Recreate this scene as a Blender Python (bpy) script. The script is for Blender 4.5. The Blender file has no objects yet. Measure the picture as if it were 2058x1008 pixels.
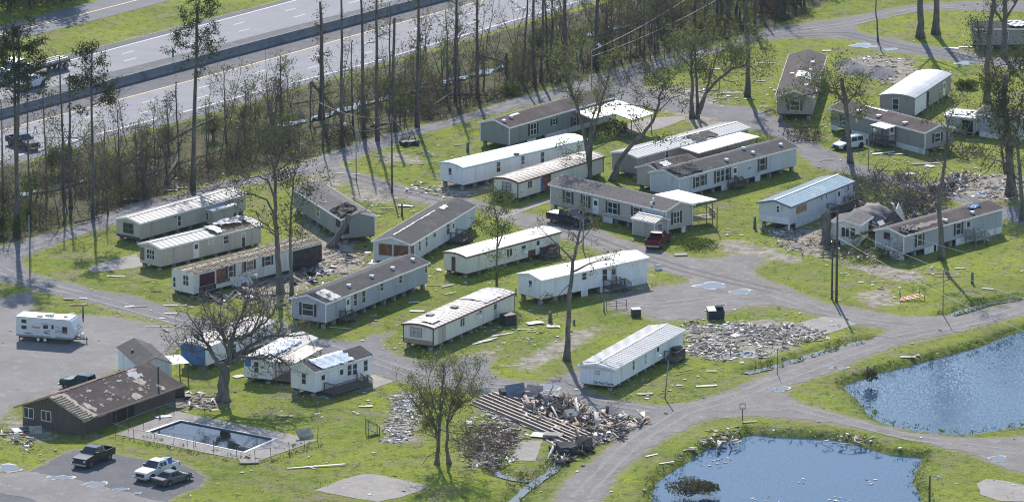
import bpy, bmesh, math, random
import numpy as np
from mathutils import Vector, Matrix, noise as mnoise
R = math.radians
sc = bpy.context.scene
col = sc.collection
# ------------------------------------------------------------------ camera, sky, sun, exposure
F_PX, PITCH, CAM_H = 13000.0, R(13.7), 192.0
CAM_D = CAM_H / math.tan(PITCH)
cam_data = bpy.data.cameras.new("camera"); cam = bpy.data.objects.new("camera", cam_data); col.objects.link(cam)
cam.location = (0, -CAM_D, CAM_H); cam.rotation_euler = (R(90) - PITCH, 0, 0)
cam_data.sensor_width = 36.0; cam_data.lens = 36.0 * F_PX / 2058.0
cam_data.clip_start = 1.0; cam_data.clip_end = 20000.0
sc.camera = cam
SUN_EL, SUN_AZ = R(36), R(-4.5)          # azimuth from +Y (behind the scene), clockwise towards +X
wld = bpy.data.worlds.new("World"); sc.world = wld; wld.use_nodes = True
wn = wld.node_tree.nodes; wl = wld.node_tree.links
sky = wn.new("ShaderNodeTexSky"); sky.sky_type = 'NISHITA'; sky.sun_disc = False
sky.sun_elevation = SUN_EL; sky.sun_rotation = SUN_AZ
sky.air_density = 1.0; sky.dust_density = 0.25; sky.ozone_density = 1.6
wl.new(sky.outputs[0], wn["Background"].inputs[0]); wn["Background"].inputs[1].default_value = 0.15
sd = bpy.data.lights.new("sun", 'SUN'); sd.energy = 4.2; sd.angle = R(0.53); sd.color = (1.0, 0.945, 0.87)
sun = bpy.data.objects.new("sun", sd); col.objects.link(sun)
_sv = Vector((math.sin(SUN_AZ) * math.cos(SUN_EL), math.cos(SUN_AZ) * math.cos(SUN_EL), math.sin(SUN_EL)))
sun.rotation_euler = _sv.to_track_quat('Z', 'Y').to_euler(); sun.location = (0, 100, 200)
sc.view_settings.view_transform = 'Standard'; sc.view_settings.look = 'None'
sc.view_settings.exposure = 0.44; sc.view_settings.gamma = 1.0
sc.render.engine = 'CYCLES'
sc.cycles.max_bounces = 6; sc.cycles.transparent_max_bounces = 8; sc.cycles.caustics_reflective = False
sc.cycles.caustics_refractive = False; sc.cycles.volume_bounces = 0; sc.cycles.use_denoising = True; sc.cycles.denoiser = "OPENIMAGEDENOISE"; sc.cycles.denoising_input_passes = "RGB_ALBEDO_NORMAL"; sc.cycles.denoising_prefilter = "ACCURATE"; sc.cycles.filter_width = 1.1; sc.cycles.sample_clamp_indirect = 4.0
# ------------------------------------------------------------------ pixel -> world (photo pixels 2058 x 1008)
_f = Vector((0, math.cos(PITCH), -math.sin(PITCH))); _u = Vector((0, math.sin(PITCH), math.cos(PITCH))); _o = Vector((0, -CAM_D, CAM_H))
def ray(px, py):
    return _f + Vector((1, 0, 0)) * ((px - 1029) / F_PX) - _u * ((py - 504) / F_PX)
def P(px, py, z=0.0):
    d = ray(px, py); t = (z - CAM_H) / d.z
    return _o + d * t
def on_plane(px, py, pt, n):
    d = ray(px, py); t = (Vector(pt) - _o).dot(n) / d.dot(n)
    return _o + d * t
def facing(px, py, base):          # point on the upright plane through base that faces south
    return on_plane(px, py, base, Vector((0, 1, 0)))
def hgt(base, py):                 # height above the ground of picture row py over a ground point
    b = Vector(base); k = -(py - 504) / F_PX
    rel = b - _o
    # (rel+z*Z).u = k * (rel+z*Z).f
    return (k * rel.dot(_f) - rel.dot(_u)) / (_u.z - k * _f.z)
def PL(pts, z=0.0): return [P(x, y, z) for x, y in pts]
# ------------------------------------------------------------------ scene helpers
def put(o, parent=None):
    col.objects.link(o)
    if parent: o.parent = parent
    return o
def tag(o, label=None, cat=None, group=None, kind=None):
    if label: o["label"] = label
    if cat: o["category"] = cat
    if group: o["group"] = group
    if kind: o["kind"] = kind
    return o
def empty(name, loc, rz=0.0, parent=None):
    o = bpy.data.objects.new(name, None); o.empty_display_size = 0.5
    o.location = loc; o.rotation_euler = (0, 0, rz)
    return put(o, parent)
class MB:
    def __init__(s): s.v = []; s.f = []; s.m = []; s.smooth = False
    def add(s, vs, fs, m=0):
        b = len(s.v); s.v.extend([tuple(q) for q in vs])
        s.f.extend([tuple(b + i for i in f) for f in fs]); s.m.extend([m] * len(fs)); return s
    def quad(s, a, b, c, d, m=0): return s.add([a, b, c, d], [(0, 1, 2, 3)], m)
    def poly(s, pts, m=0): return s.add(pts, [tuple(range(len(pts)))], m)
    def hexa(s, c8, m=0):
        return s.add(c8, [(0, 3, 2, 1), (4, 5, 6, 7), (0, 1, 5, 4), (1, 2, 6, 5), (2, 3, 7, 6), (3, 0, 4, 7)], m)
    def box(s, x0, y0, z0, x1, y1, z1, m=0):
        return s.hexa([(x0, y0, z0), (x1, y0, z0), (x1, y1, z0), (x0, y1, z0), (x0, y0, z1), (x1, y0, z1), (x1, y1, z1), (x0, y1, z1)], m)
    def mbox(s, M, sx, sy, sz, m=0):           # box centred in matrix M
        c = [M @ Vector((a * sx / 2, b * sy / 2, d * sz / 2)) for d in (-1, 1) for a, b in ((-1, -1), (1, -1), (1, 1), (-1, 1))]
        return s.hexa(c, m)
    def bar(s, a, b, w, h=None, m=0):          # square bar from a to b
        a, b = Vector(a), Vector(b); d = b - a; L = d.length
        if L < 1e-5: return s
        M = Matrix.Translation((a + b) / 2) @ d.to_track_quat('X', 'Z').to_matrix().to_4x4()
        return s.mbox(M, L, w, h or w, m)
    def tube(s, pts, rad, n=6, m=0, cap=True):
        pts = [Vector(p) for p in pts]; k = len(pts)
        if not hasattr(rad, '__len__'): rad = [rad] * k
        d0 = (pts[1] - pts[0]).normalized(); a = d0.orthogonal().normalized(); b0 = len(s.v)
        for i, p in enumerate(pts):
            d = (pts[min(i + 1, k - 1)] - pts[max(i - 1, 0)])
            d = d.normalized() if d.length > 1e-9 else d0
            a = a - d * a.dot(d); a = a.normalized() if a.length > 1e-6 else d.orthogonal().normalized()
            b = d.cross(a)
            for j in range(n):
                t = 2 * math.pi * j / n
                s.v.append(tuple(p + (a * math.cos(t) + b * math.sin(t)) * rad[i]))
        for i in range(k - 1):
            for j in range(n):
                j2 = (j + 1) % n
                s.f.append((b0 + i * n + j, b0 + i * n + j2, b0 + (i + 1) * n + j2, b0 + (i + 1) * n + j)); s.m.append(m)
        if cap and n > 2:
            s.f.append(tuple(b0 + (k - 1) * n + j for j in range(n))); s.m.append(m)
            s.f.append(tuple(b0 + j for j in reversed(range(n)))); s.m.append(m)
        return s
    def extrude(s, poly, vec, m=0):            # closed prism: poly (list of 3d), moved by vec
        p = [Vector(q) for q in poly]; v = Vector(vec); n = len(p)
        s.add([*p, *[q + v for q in p]], [tuple(reversed(range(n))), tuple(range(n, 2 * n))] + [(i, (i + 1) % n, n + (i + 1) % n, n + i) for i in range(n)], m)
        return s
    def mesh(s, name, mats, smooth=None):
        me = bpy.data.meshes.new(name); me.from_pydata(s.v, [], s.f)
        for mm in (mats if isinstance(mats, (list, tuple)) else [mats]): me.materials.append(mm)
        if len(me.materials) > 1: me.polygons.foreach_set("material_index", s.m)
        if smooth if smooth is not None else s.smooth: me.polygons.foreach_set("use_smooth", [True] * len(me.polygons))
        me.update(); return me
    def build(s, name, mats, parent=None, smooth=None):
        return put(bpy.data.objects.new(name, s.mesh(name, mats, smooth)), parent)
def np_mesh(name, V, Q, mats, mi=None, smooth=False):     # V (n,3), Q (m,4 or 3) arrays
    me = bpy.data.meshes.new(name); k = Q.shape[1]
    me.vertices.add(len(V)); me.vertices.foreach_set("co", np.ascontiguousarray(V, np.float32).ravel())
    me.loops.add(Q.size); me.loops.foreach_set("vertex_index", np.ascontiguousarray(Q, np.int32).ravel())
    me.polygons.add(len(Q)); me.polygons.foreach_set("loop_start", np.arange(0, Q.size, k, dtype=np.int32))
    for mm in (mats if isinstance(mats, (list, tuple)) else [mats]): me.materials.append(mm)
    if mi is not None: me.polygons.foreach_set("material_index", np.asarray(mi, np.int32))
    if smooth: me.polygons.foreach_set("use_smooth", np.ones(len(Q), bool))
    me.update(calc_edges=True); return me
def cards(C, S, rng, flat=0.0, asp=0.6):          # leaf quads: centres (n,3), sizes (n,)
    n = len(C)
    nrm = rng.normal(size=(n, 3)); nrm[:, 2] += flat; nrm /= np.linalg.norm(nrm, axis=1)[:, None] + 1e-9
    t = rng.normal(size=(n, 3)); a = np.cross(nrm, t); a /= np.linalg.norm(a, axis=1)[:, None] + 1e-9; b = np.cross(nrm, a)
    a = a * (S / 2)[:, None]; b = b * (S / 2 * asp)[:, None]
    V = np.stack([C - a, C - b * 1.0, C + a, C + b], 1).reshape(-1, 3)
    return V, np.arange(4 * n).reshape(-1, 4)
# ------------------------------------------------------------------ materials
MATS = {}
def mat(name, c, rough=0.7, var=0.12, scale=3.0, metal=0.0, spec=0.5, bump=0.0, bscale=20.0, c2=None, dirt=None, dscale=0.8, dlo=0.55, stretch=None):
    if name in MATS: return MATS[name]
    m = bpy.data.materials.new(name); m.use_nodes = True; nt = m.node_tree; n = nt.nodes; l = nt.links
    b = n["Principled BSDF"]; b.inputs["Roughness"].default_value = rough; b.inputs["Metallic"].default_value = metal
    b.inputs["Specular IOR Level"].default_value = spec
    tc = n.new("ShaderNodeTexCoord"); vec = tc.outputs["Object"]
    if stretch:
        mp = n.new("ShaderNodeMapping"); mp.inputs["Scale"].default_value = stretch; l.new(vec, mp.inputs[0]); vec = mp.outputs[0]
    nz = n.new("ShaderNodeTexNoise"); nz.inputs["Scale"].default_value = scale; nz.inputs["Detail"].default_value = 5; nz.inputs["Roughness"].default_value = 0.65
    l.new(vec, nz.inputs["Vector"])
    mx = n.new("ShaderNodeMix"); mx.data_type = 'RGBA'
    c2 = c2 or tuple(max(0, v * (1 - 2.2 * var)) for v in c); c1 = tuple(min(1, v * (1 + var)) for v in c)
    mx.inputs["A"].default_value = (*c2, 1); mx.inputs["B"].default_value = (*c1, 1)
    rp = n.new("ShaderNodeMapRange"); rp.inputs[1].default_value = 0.3; rp.inputs[2].default_value = 0.7
    l.new(nz.outputs[0], rp.inputs[0]); l.new(rp.outputs[0], mx.inputs["Factor"]); out = mx.outputs["Result"]
    if dirt:
        n2 = n.new("ShaderNodeTexNoise"); n2.inputs["Scale"].default_value = dscale; n2.inputs["Detail"].default_value = 6; n2.inputs["Roughness"].default_value = 0.7
        l.new(vec, n2.inputs["Vector"])
        r2 = n.new("ShaderNodeMapRange"); r2.inputs[1].default_value = dlo; r2.inputs[2].default_value = dlo + 0.12; l.new(n2.outputs[0], r2.inputs[0])
        m2 = n.new("ShaderNodeMix"); m2.data_type = 'RGBA'; m2.inputs["B"].default_value = (*dirt, 1)
        l.new(r2.outputs[0], m2.inputs["Factor"]); l.new(out, m2.inputs["A"]); out = m2.outputs["Result"]
    l.new(out, b.inputs["Base Color"])
    if bump:
        n3 = n.new("ShaderNodeTexNoise"); n3.inputs["Scale"].default_value = bscale; n3.inputs["Detail"].default_value = 4; l.new(vec, n3.inputs["Vector"])
        bp = n.new("ShaderNodeBump"); bp.inputs["Strength"].default_value = bump; bp.inputs["Distance"].default_value = 0.1
        l.new(n3.outputs[0], bp.inputs["Height"]); l.new(bp.outputs[0], b.inputs["Normal"])
    MATS[name] = m; return m
def leaf_mat(name, c1, c2, trans=0.45, scale=0.6):
    if name in MATS: return MATS[name]
    m = bpy.data.materials.new(name); m.use_nodes = True; nt = m.node_tree; n = nt.nodes; l = nt.links
    n.remove(n["Principled BSDF"]); tc = n.new("ShaderNodeTexCoord")
    nz = n.new("ShaderNodeTexNoise"); nz.inputs["Scale"].default_value = scale; nz.inputs["Detail"].default_value = 6; nz.inputs["Roughness"].default_value = 0.75
    l.new(tc.outputs["Object"], nz.inputs["Vector"])
    rp = n.new("ShaderNodeMapRange"); rp.inputs[1].default_value = 0.32; rp.inputs[2].default_value = 0.68; l.new(nz.outputs[0], rp.inputs[0])
    mx = n.new("ShaderNodeMix"); mx.data_type = 'RGBA'; mx.inputs["A"].default_value = (*c1, 1); mx.inputs["B"].default_value = (*c2, 1)
    l.new(rp.outputs[0], mx.inputs["Factor"])
    d = n.new("ShaderNodeBsdfDiffuse"); t = n.new("ShaderNodeBsdfTranslucent"); ms = n.new("ShaderNodeMixShader"); ms.inputs[0].default_value = trans
    l.new(mx.outputs["Result"], d.inputs[0]); l.new(mx.outputs["Result"], t.inputs[0]); l.new(d.outputs[0], ms.inputs[1]); l.new(t.outputs[0], ms.inputs[2])
    l.new(ms.outputs[0], n["Material Output"].inputs[0])
    MATS[name] = m; return m
def letters(txt, size, M, m, parent, shear=0.0):
    c = bpy.data.curves.new("lettering", 'FONT'); c.body = txt; c.size = size; c.offset = .008; c.extrude = .003; c.shear = shear; c.materials.append(m)
    t = bpy.data.objects.new("tmp_lettering", c); col.objects.link(t); bpy.context.view_layer.update(); me = bpy.data.meshes.new_from_object(t.evaluated_get(bpy.context.evaluated_depsgraph_get())); bpy.data.objects.remove(t)
    o = put(bpy.data.objects.new("lettering", me), parent); o.matrix_local = M; return o
# ------------------------------------------------------------------ ground layout (traced in photo pixels, laid on the ground plane)
def xy(pts): return np.array([[P(a, b).x, P(a, b).y] for a, b in pts])
def sdf(poly, X, Y):                    # signed distance (m), negative inside
    d = np.full(X.shape, 1e9); ins = np.zeros(X.shape, bool); n = len(poly)
    for i in range(n):
        ax, ay = poly[i]; bx, by = poly[(i + 1) % n]
        ex, ey = bx - ax, by - ay; L2 = ex * ex + ey * ey + 1e-12
        t = np.clip(((X - ax) * ex + (Y - ay) * ey) / L2, 0, 1)
        d = np.minimum(d, (X - ax - t * ex) ** 2 + (Y - ay - t * ey) ** 2)
        if abs(ey) > 1e-12:
            ins ^= ((ay > Y) != (by > Y)) & (X < ex * (Y - ay) / ey + ax)
    d = np.sqrt(d); return np.where(ins, -d, d)
def line_d(pl, X, Y):
    d = np.full(X.shape, 1e9)
    for (ax, ay), (bx, by) in zip(pl[:-1], pl[1:]):
        ex, ey = bx - ax, by - ay; L2 = ex * ex + ey * ey + 1e-12
        t = np.clip(((X - ax) * ex + (Y - ay) * ey) / L2, 0, 1)
        d = np.minimum(d, (X - ax - t * ex) ** 2 + (Y - ay - t * ey) ** 2)
    return np.sqrt(d)
ROAD_MAIN = [(1100,1030),(1112,1006),(1140,968),(1180,935),(1225,900),(1270,868),(1300,842),(1330,818),(1400,806),(1470,785),(1530,757),(1580,736),(1640,715),(1720,691),(1780,670),
  (1790,660),(1740,655),(1690,645),(1640,630),(1560,613),(1500,615),(1450,630),(1400,640),(1345,645),(1310,642),(1298,632),(1262,628),(1222,619),(1224,606),(1262,590),(1320,579),(1388,568),(1392,559),(1340,546),(1290,535),(1240,515),
  (1200,501),(1140,482),(1080,466),(1040,452),(1000,434),(955,406),(864,411),(803,397),(736,378),(679,360),(640,345),(682,337),(770,362),(837,382),(898,398),(960,402),(1010,420),(1060,430),(1100,437),(1140,452),(1205,462),(1240,478),(1300,498),(1360,516),(1420,521),(1470,515),(1522,511),(1532,526),(1512,542),(1520,555),(1554,568),(1621,595),(1655,609),(1722,620),(1763,627),(1813,636),(1857,637),(1905,635),(1942,631),(1999,616),(2058,603),(2120,588),(2120,618),
  (2058,632),(1958,657),(1884,676),(1857,681),(1790,698),(1722,725),(1672,747),(1601,770),(1573,784),(1577,797),(1621,814),(1689,833),(1756,851),(1823,866),(1891,877),(1992,881),(2058,877),(2130,872),(2130,965),(2058,950),(2019,939),(1989,927),(1948,910),(1904,901),(1857,885),(1790,870),(1722,860),(1655,849),(1587,841),(1520,835),(1438,838),(1405,847),(1371,864),(1337,880),(1303,901),(1270,926),(1236,955),(1219,982),(1205,1008),(1195,1030)]
ROAD_PERIM = [(2058,2),(1930,4),(1857,10),(1823,13),(1756,26),(1689,37),(1621,47),(1564,54),(1527,62),(1449,92),(1380,103),(1337,113),(1270,131),(1216,145),(1169,162),(1101,184),(1050,195),(1000,209),(938,233),(837,257),(736,281),(662,310),(620,328),(540,350),(438,366),(388,386),(304,402),(253,412),(202,435),(135,459),(67,479),(-60,515),
  (-60,585),(0,565),(50,572),(78,583),(118,593),(179,606),(236,623),(304,640),(351,651),(420,668),(520,690),(625,706),(690,733),(750,749),(800,764),(854,777),(920,782),(972,790),(1050,784),(1111,803),(1185,833),(1253,834),(1303,842),(1335,816),(1287,810),(1236,805),(1190,790),(1166,771),(1164,745),(1130,755),(1098,769),(1050,767),(1000,760),(972,737),(992,720),(965,714),(915,722),(864,729),(814,719),(768,703),(765,680),(790,667),(765,672),(709,688),(648,681),(560,672),(450,655),(354,628),(277,597),(250,592),(189,585),(155,572),(111,562),(71,553),(50,540),(40,519),(67,508),(135,478),(202,459),(236,446),(300,420),(420,385),(560,360),(640,346),(692,324),(750,304),(797,287),(837,271),(945,241),(1020,220),(1101,203),(1179,183),(1235,200),(1270,215),(1400,228),(1480,250),(1560,275),(1600,300),(1640,335),(1700,345),(1760,360),(1850,385),(1930,405),(1990,432),(2058,450),(2058,420),(1990,412),(1920,388),(1870,375),(1780,350),(1720,330),(1675,308),(1640,290),(1590,262),(1560,235),(1500,214),(1440,212),(1330,190),(1290,176),(1287,152),(1364,125),(1449,102),(1500,88),(1530,81),(1600,76),(1660,77),(1720,80),(1756,100),(1850,112),(1960,128),(2058,140),(2058,120),(1960,108),(1850,90),(1790,78),(1730,68),(1716,55),(1740,42),(1800,28),(1857,20),(2058,22)]
YARD = [(-40,600),(0,601),(40,590),(60,588),(66,630),(80,645),(160,633),(230,637),(270,644),(345,658),(420,672),(400,690),(345,700),(335,716),(250,730),(205,755),(130,785),(24,815),(0,842),(-60,870),(-60,620)]
PARKING = [(145,904),(229,911),(290,924),(371,934),(411,958),(398,978),(344,998),(325,1015),(140,1040),(-40,1030),(-30,960),(60,948),(95,930)]
TRACK = [(-40,955),(0,950),(60,948),(150,960),(240,985),(330,1008),(345,1030),(100,1030),(60,1000),(-40,985)]
PADS = {  # bare concrete and dirt patches
 'driveway_slab': [(175,540),(205,528),(275,510),(284,524),(285,536),(262,540),(186,548)],
 'slab_front': [(632,985),(690,962),(733,951),(760,953),(800,962),(850,973),(864,976),(840,987),(800,1000),(760,1008),(720,1002),(670,992)],
 'slab_small': [(1024,924),(1048,885),(1090,885),(1077,926)],
 'slab_home': [(740,754),(752,753),(793,766),(742,783),(650,800),(600,790),(640,790),(720,768)],
 'slab_corner': [(1964,971),(1982,962),(2019,965),(2070,977),(2070,1008),(2010,1006),(1972,994)],
 'slab_debris': [(1572,668),(1612,646),(1655,636),(1700,641),(1722,652),(1690,662),(1640,678),(1610,678)],
 'slab_left_strip': [(1003,432),(1070,408),(1104,398),(1110,404),(1050,425),(1012,440)],
 'slab_carport': [(1215,265),(1300,237),(1372,234),(1380,240),(1330,258),(1250,275)],
}
POND_A = [(1319,972),(1324,961),(1341,948),(1364,934),(1388,919),(1405,907),(1418,897),(1432,889),(1472,877),(1516,864),(1537,867),(1587,870),(1638,872),(1672,874),(1709,882),(1739,891),(1783,904),(1817,907),(1847,909),(1845,924),(1834,941),(1829,961),(1840,978),(1847,992),(1847,1008),(1840,1060),(1700,1100),(1450,1100),(1330,1050),(1318,1008),(1314,990)]
POND_B = [(2023,668),(2006,675),(1969,690),(1925,702),(1874,715),(1823,729),(1773,740),(1739,754),(1709,762),(1702,769),(1712,781),(1729,793),(1739,810),(1753,826),(1776,840),(1813,852),(1857,860),(1908,865),(1952,865),(1992,858),(2058,850),(2160,830),(2220,700),(2160,632),(2060,657)]
DITCHES = [[(1128,921),(1110,940),(1090,955),(1060,975),(1025,1008),(1010,1030)], [(985,925),(1000,948),(1035,958),(1066,962)],
  [(2075,592),(2050,597),(1995,604),(1945,617),(1903,632)], [(1740,679),(1700,690),(1655,702),(1587,722),(1554,732),(1500,745)]]
WOOD_DITCH = [[(-20,396),(60,385),(130,368),(200,352)], [(560,250),(640,232),(675,222),(735,203),(800,187),(860,172),(930,152),(980,140),(1020,128)],[(1180,70),(1250,48),(1300,40),(1350,30)]]
WOODS = [(-60,345),(67,324),(216,285),(405,238),(520,203),(736,141),(1020,60),(1230,2),(1500,-70),(1800,-90),(1700,-20),(1640,20),(1560,52),(1527,60),(1337,110),(1216,143),(1050,192),(938,230),(837,254),(736,278),(662,308),(560,338),(438,362),(304,400),(202,432),(67,476),(-60,505)]
DIRT = [  # sandy or worn patches in the grass
 [(1020,738),(1090,700),(1150,665),(1195,655),(1190,680),(1130,715),(1060,745)],
 [(1425,490),(1470,482),(1560,500),(1625,522),(1600,530),(1540,520),(1480,515)],
 [(1707,533),(1780,530),(1850,550),(1862,560),(1830,568),(1760,555)],
 [(1700,150),(1690,120),(1760,110),(1830,120),(1860,150),(1830,172),(1760,160)],
 [(640,215),(700,350),(640,470),(600,470)], [(750,300),(850,320),(860,330),(770,325)],
 [(700,370),(800,385),(790,410),(700,400)], [(560,480),(700,470),(740,540),(640,560),(540,620),(480,600)],
 [(1950,415),(2000,400),(2058,400),(2058,350),(1900,350),(1880,375)],
 [(1260,560),(1300,550),(1300,575),(1210,600),(1200,590)], [(1720,590),(1790,580),(1800,612),(1740,618)],
 [(330,800),(400,790),(450,800),(430,815),(350,825)], [(20,835),(120,860),(100,885),(20,880)],
 [(1000,700),(900,722),(960,740)], [(1370,660),(1400,655),(1560,640),(1600,650),(1610,690),(1560,715),(1460,722),(1400,715)],
 [(960,860),(1050,830),(1040,890),(1000,935),(940,935),(935,890)], [(770,885),(800,790),(840,790),(835,890)],
 [(900,340),(1000,345),(1000,372),(930,400),(880,390)], [(1550,455),(1660,460),(1665,520),(1580,500)],
 [(560,640),(600,670),(560,690)], [(1480,290),(1530,330),(1420,180),(1300,175),(1260,190)],
]
def wob(x, y, s, k): return mnoise.noise(Vector((x * s + k * 7.3, y * s - k * 3.1, k)))
def sheet(name, px, z, material, amp=0.35, step=0.7, label=None, kind='structure', parent=None, world=None):
    pts = world if world is not None else [tuple(q) for q in xy(px)]
    out = []; n = len(pts)
    for i in range(n):
        a = Vector((*pts[i][:2],)); b = Vector((*pts[(i + 1) % n][:2],)); d = b - a; L = d.length
        k = max(1, int(L / step)); nr = Vector((-d.y, d.x)).normalized() if L > 1e-6 else Vector((0, 0))
        for j in range(k):
            q = a + d * (j / k)
            off = amp * (wob(q.x, q.y, 0.45, 1) + 0.6 * wob(q.x, q.y, 1.3, 2) + .35 * wob(q.x, q.y, 3.1, 3))
            q = q + nr * off; out.append((q.x, q.y, z))
    me = bpy.data.meshes.new(name); bm = bmesh.new()
    f = bm.faces.new([bm.verts.new(v) for v in out])
    if f.normal.z < 0: f.normal_flip()
    f.normal_update()
    if f.normal.z < 0: f.normal_flip()
    bmesh.ops.triangulate(bm, faces=[f]); bm.to_mesh(me); bm.free()
    me.materials.append(material); o = put(bpy.data.objects.new(name, me), parent)
    if kind: o["kind"] = kind
    if label: o["label"] = label
    return o
# ---- one ground sheet reaching the horizon; banks and ditches are cut into it
gx = np.concatenate([[-1500, -900, -500, -300, -200, -150], np.arange(-118, 118.1, 0.6), [150, 200, 300, 500, 900, 1500]])
gy = np.concatenate([[-900, -600, -400, -250, -200], np.arange(-150, 190, 0.75), [200, 215, 240, 300, 450, 800, 1500, 2500]])
GX, GY = np.meshgrid(gx, gy)
sA, sB = sdf(xy(POND_A), GX, GY), sdf(xy(POND_B), GX, GY)
pond = np.minimum(sA, sB)
POOLQ = [(292,868),(361,844),(557,882),(492,910)]
DECKQ = [(233,873),(352,826),(640,884),(510,929)]
sP = sdf(xy(POOLQ), GX, GY)
dit = np.minimum.reduce([line_d(xy(d), GX, GY) for d in DITCHES]); wdit = np.minimum.reduce([line_d(xy(d), GX, GY) for d in WOOD_DITCH])
def sst(x): x = np.clip(x, 0, 1); return x * x * (3 - 2 * x)
Z = -1.5 * sst((1.6 - pond) / 3.2) - 0.45 * sst((1.9 - dit) / 1.6) - 0.5 * sst((3.0 - wdit) / 2.4)
Z = np.where(sP < 1.0, -1.6, Z)
roads = np.minimum.reduce([sdf(xy(p), GX, GY) for p in (ROAD_MAIN, ROAD_PERIM, YARD, PARKING, TRACK)])
woods = sdf(xy(WOODS), GX, GY)
dirt = np.minimum.reduce([sdf(xy(p), GX, GY) for p in DIRT])
near = (np.abs(GX) < 119) & (GY > -151) & (GY < 191)
hummock = np.array([[0.0]])
A = np.zeros(GX.shape + (4,), np.float32)
A[..., 0] = np.clip(0.5 - dirt / 6.0, 0, 1); A[..., 1] = np.clip(0.5 - woods / 4.0, 0, 1)
A[..., 2] = np.clip(1.0 - np.maximum(roads, 0) / 2.5, 0, 1); A[..., 3] = np.clip(1 - np.minimum(np.abs(pond - .6), np.minimum(dit, wdit)) / 2.5, 0, 1)
HWY_FAR = P(1029, -10).y
ny, nx = GX.shape
V = np.stack([GX, GY, Z], -1).reshape(-1, 3)
idx = np.arange(nx * ny).reshape(ny, nx)
Q = np.stack([idx[:-1, :-1], idx[:-1, 1:], idx[1:, 1:], idx[1:, :-1]], -1).reshape(-1, 4)
def ground_material():
    m = bpy.data.materials.new("ground_grass"); m.use_nodes = True; nt = m.node_tree; n = nt.nodes; l = nt.links; b = n["Principled BSDF"]
    b.inputs["Roughness"].default_value = 0.95; b.inputs["Specular IOR Level"].default_value = 0.1
    tc = n.new("ShaderNodeTexCoord"); at = n.new("ShaderNodeAttribute"); at.attribute_name = "layout"
    sp = n.new("ShaderNodeSeparateColor"); l.new(at.outputs["Color"], sp.inputs[0])
    def nz(s, d=5, r=0.6, st=None):
        x = n.new("ShaderNodeTexNoise"); x.inputs["Scale"].default_value = s; x.inputs["Detail"].default_value = d; x.inputs["Roughness"].default_value = r
        v = tc.outputs["Object"]
        if st:
            mp = n.new("ShaderNodeMapping"); mp.inputs["Scale"].default_value = st; l.new(v, mp.inputs[0]); v = mp.outputs[0]
        l.new(v, x.inputs["Vector"]); return x.outputs[0]
    def rng(v, a, c, lo=0.0, hi=1.0):
        x = n.new("ShaderNodeMapRange"); x.inputs[1].default_value = a; x.inputs[2].default_value = c; x.inputs[3].default_value = lo; x.inputs[4].default_value = hi; l.new(v, x.inputs[0]); return x.outputs[0]
    def mix(fac, a, c):
        x = n.new("ShaderNodeMix"); x.data_type = 'RGBA'
        if hasattr(fac, 'links'): l.new(fac, x.inputs["Factor"])
        else: x.inputs["Factor"].default_value = fac
        for k, q in (("A", a), ("B", c)):
            if hasattr(q, 'links'): l.new(q, x.inputs[k])
            else: x.inputs[k].default_value = (*q, 1)
        return x.outputs["Result"]
    def mth(op, a, c):
        x = n.new("ShaderNodeMath"); x.operation = op
        for i, q in enumerate((a, c)):
            if hasattr(q, 'links'): l.new(q, x.inputs[i])
            else: x.inputs[i].default_value = q
        return x.outputs[0]
    g = mix(rng(nz(0.055, 4), .38, .62), (.140, .195, .017), (.290, .330, .026))
    g = mix(rng(nz(0.35, 6, .7), .42, .68), g, (.26, .285, .055))
    g = mix(rng(nz(0.13, 7, .75), .51, .63), g, (.245, .225, .075)); g = mix(rng(nz(0.21, 8, .8), .53, .62), g, (.27, .225, .15))
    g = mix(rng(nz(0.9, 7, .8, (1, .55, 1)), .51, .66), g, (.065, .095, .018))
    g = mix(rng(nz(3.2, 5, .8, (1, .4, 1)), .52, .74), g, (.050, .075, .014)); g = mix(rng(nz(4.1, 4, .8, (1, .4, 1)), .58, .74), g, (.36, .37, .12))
    # worn edges of roads, then dirt, then the floor of the wood
    g = mix(rng(mth('ADD', sp.outputs[2], nz(0.8, 6, .7)), 1.12, 1.5), g, (.30, .27, .17))
    dcol = mix(rng(nz(0.7, 6, .7), .35, .65), (.20, .165, .115), (.50, .45, .37))
    g = mix(rng(mth('ADD', sp.outputs[0], mth('MULTIPLY', mth('SUBTRACT', nz(0.5, 7, .75), .5), 1.7)), .42, .62), g, dcol)
    fl = mix(rng(nz(0.3, 6, .7), .35, .65), (.060, .072, .022), (.15, .12, .075))
    fl = mix(rng(nz(0.9, 6, .75), .52, .72), fl, (.22, .20, .15))
    fl = mix(rng(nz(0.11, 5, .7), .52, .62), fl, (.11, .145, .03))
    g = mix(rng(mth('ADD', sp.outputs[1], mth('MULTIPLY', mth('SUBTRACT', nz(0.3, 6, .7), .5), .8)), .45, .62), g, fl)
    g = mix(mth('MULTIPLY', rng(nz(0.9, 5, .7), .40, .62), at.outputs["Alpha"]), g, (.055, .085, .018))
    l.new(g, b.inputs["Base Color"])
    bp = n.new("ShaderNodeBump"); bp.inputs["Strength"].default_value = 0.8; bp.inputs["Distance"].default_value = 0.35
    l.new(mth('ADD', nz(1.6, 6, .75), nz(0.4, 4)), bp.inputs["Height"]); l.new(bp.outputs[0], b.inputs["Normal"])
    return m
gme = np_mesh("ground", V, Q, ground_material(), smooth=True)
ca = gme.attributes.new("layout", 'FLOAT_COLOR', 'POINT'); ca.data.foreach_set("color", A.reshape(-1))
ground = tag(put(bpy.data.objects.new("ground", gme)), "grassy ground littered after the storm", kind='structure')
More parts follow.
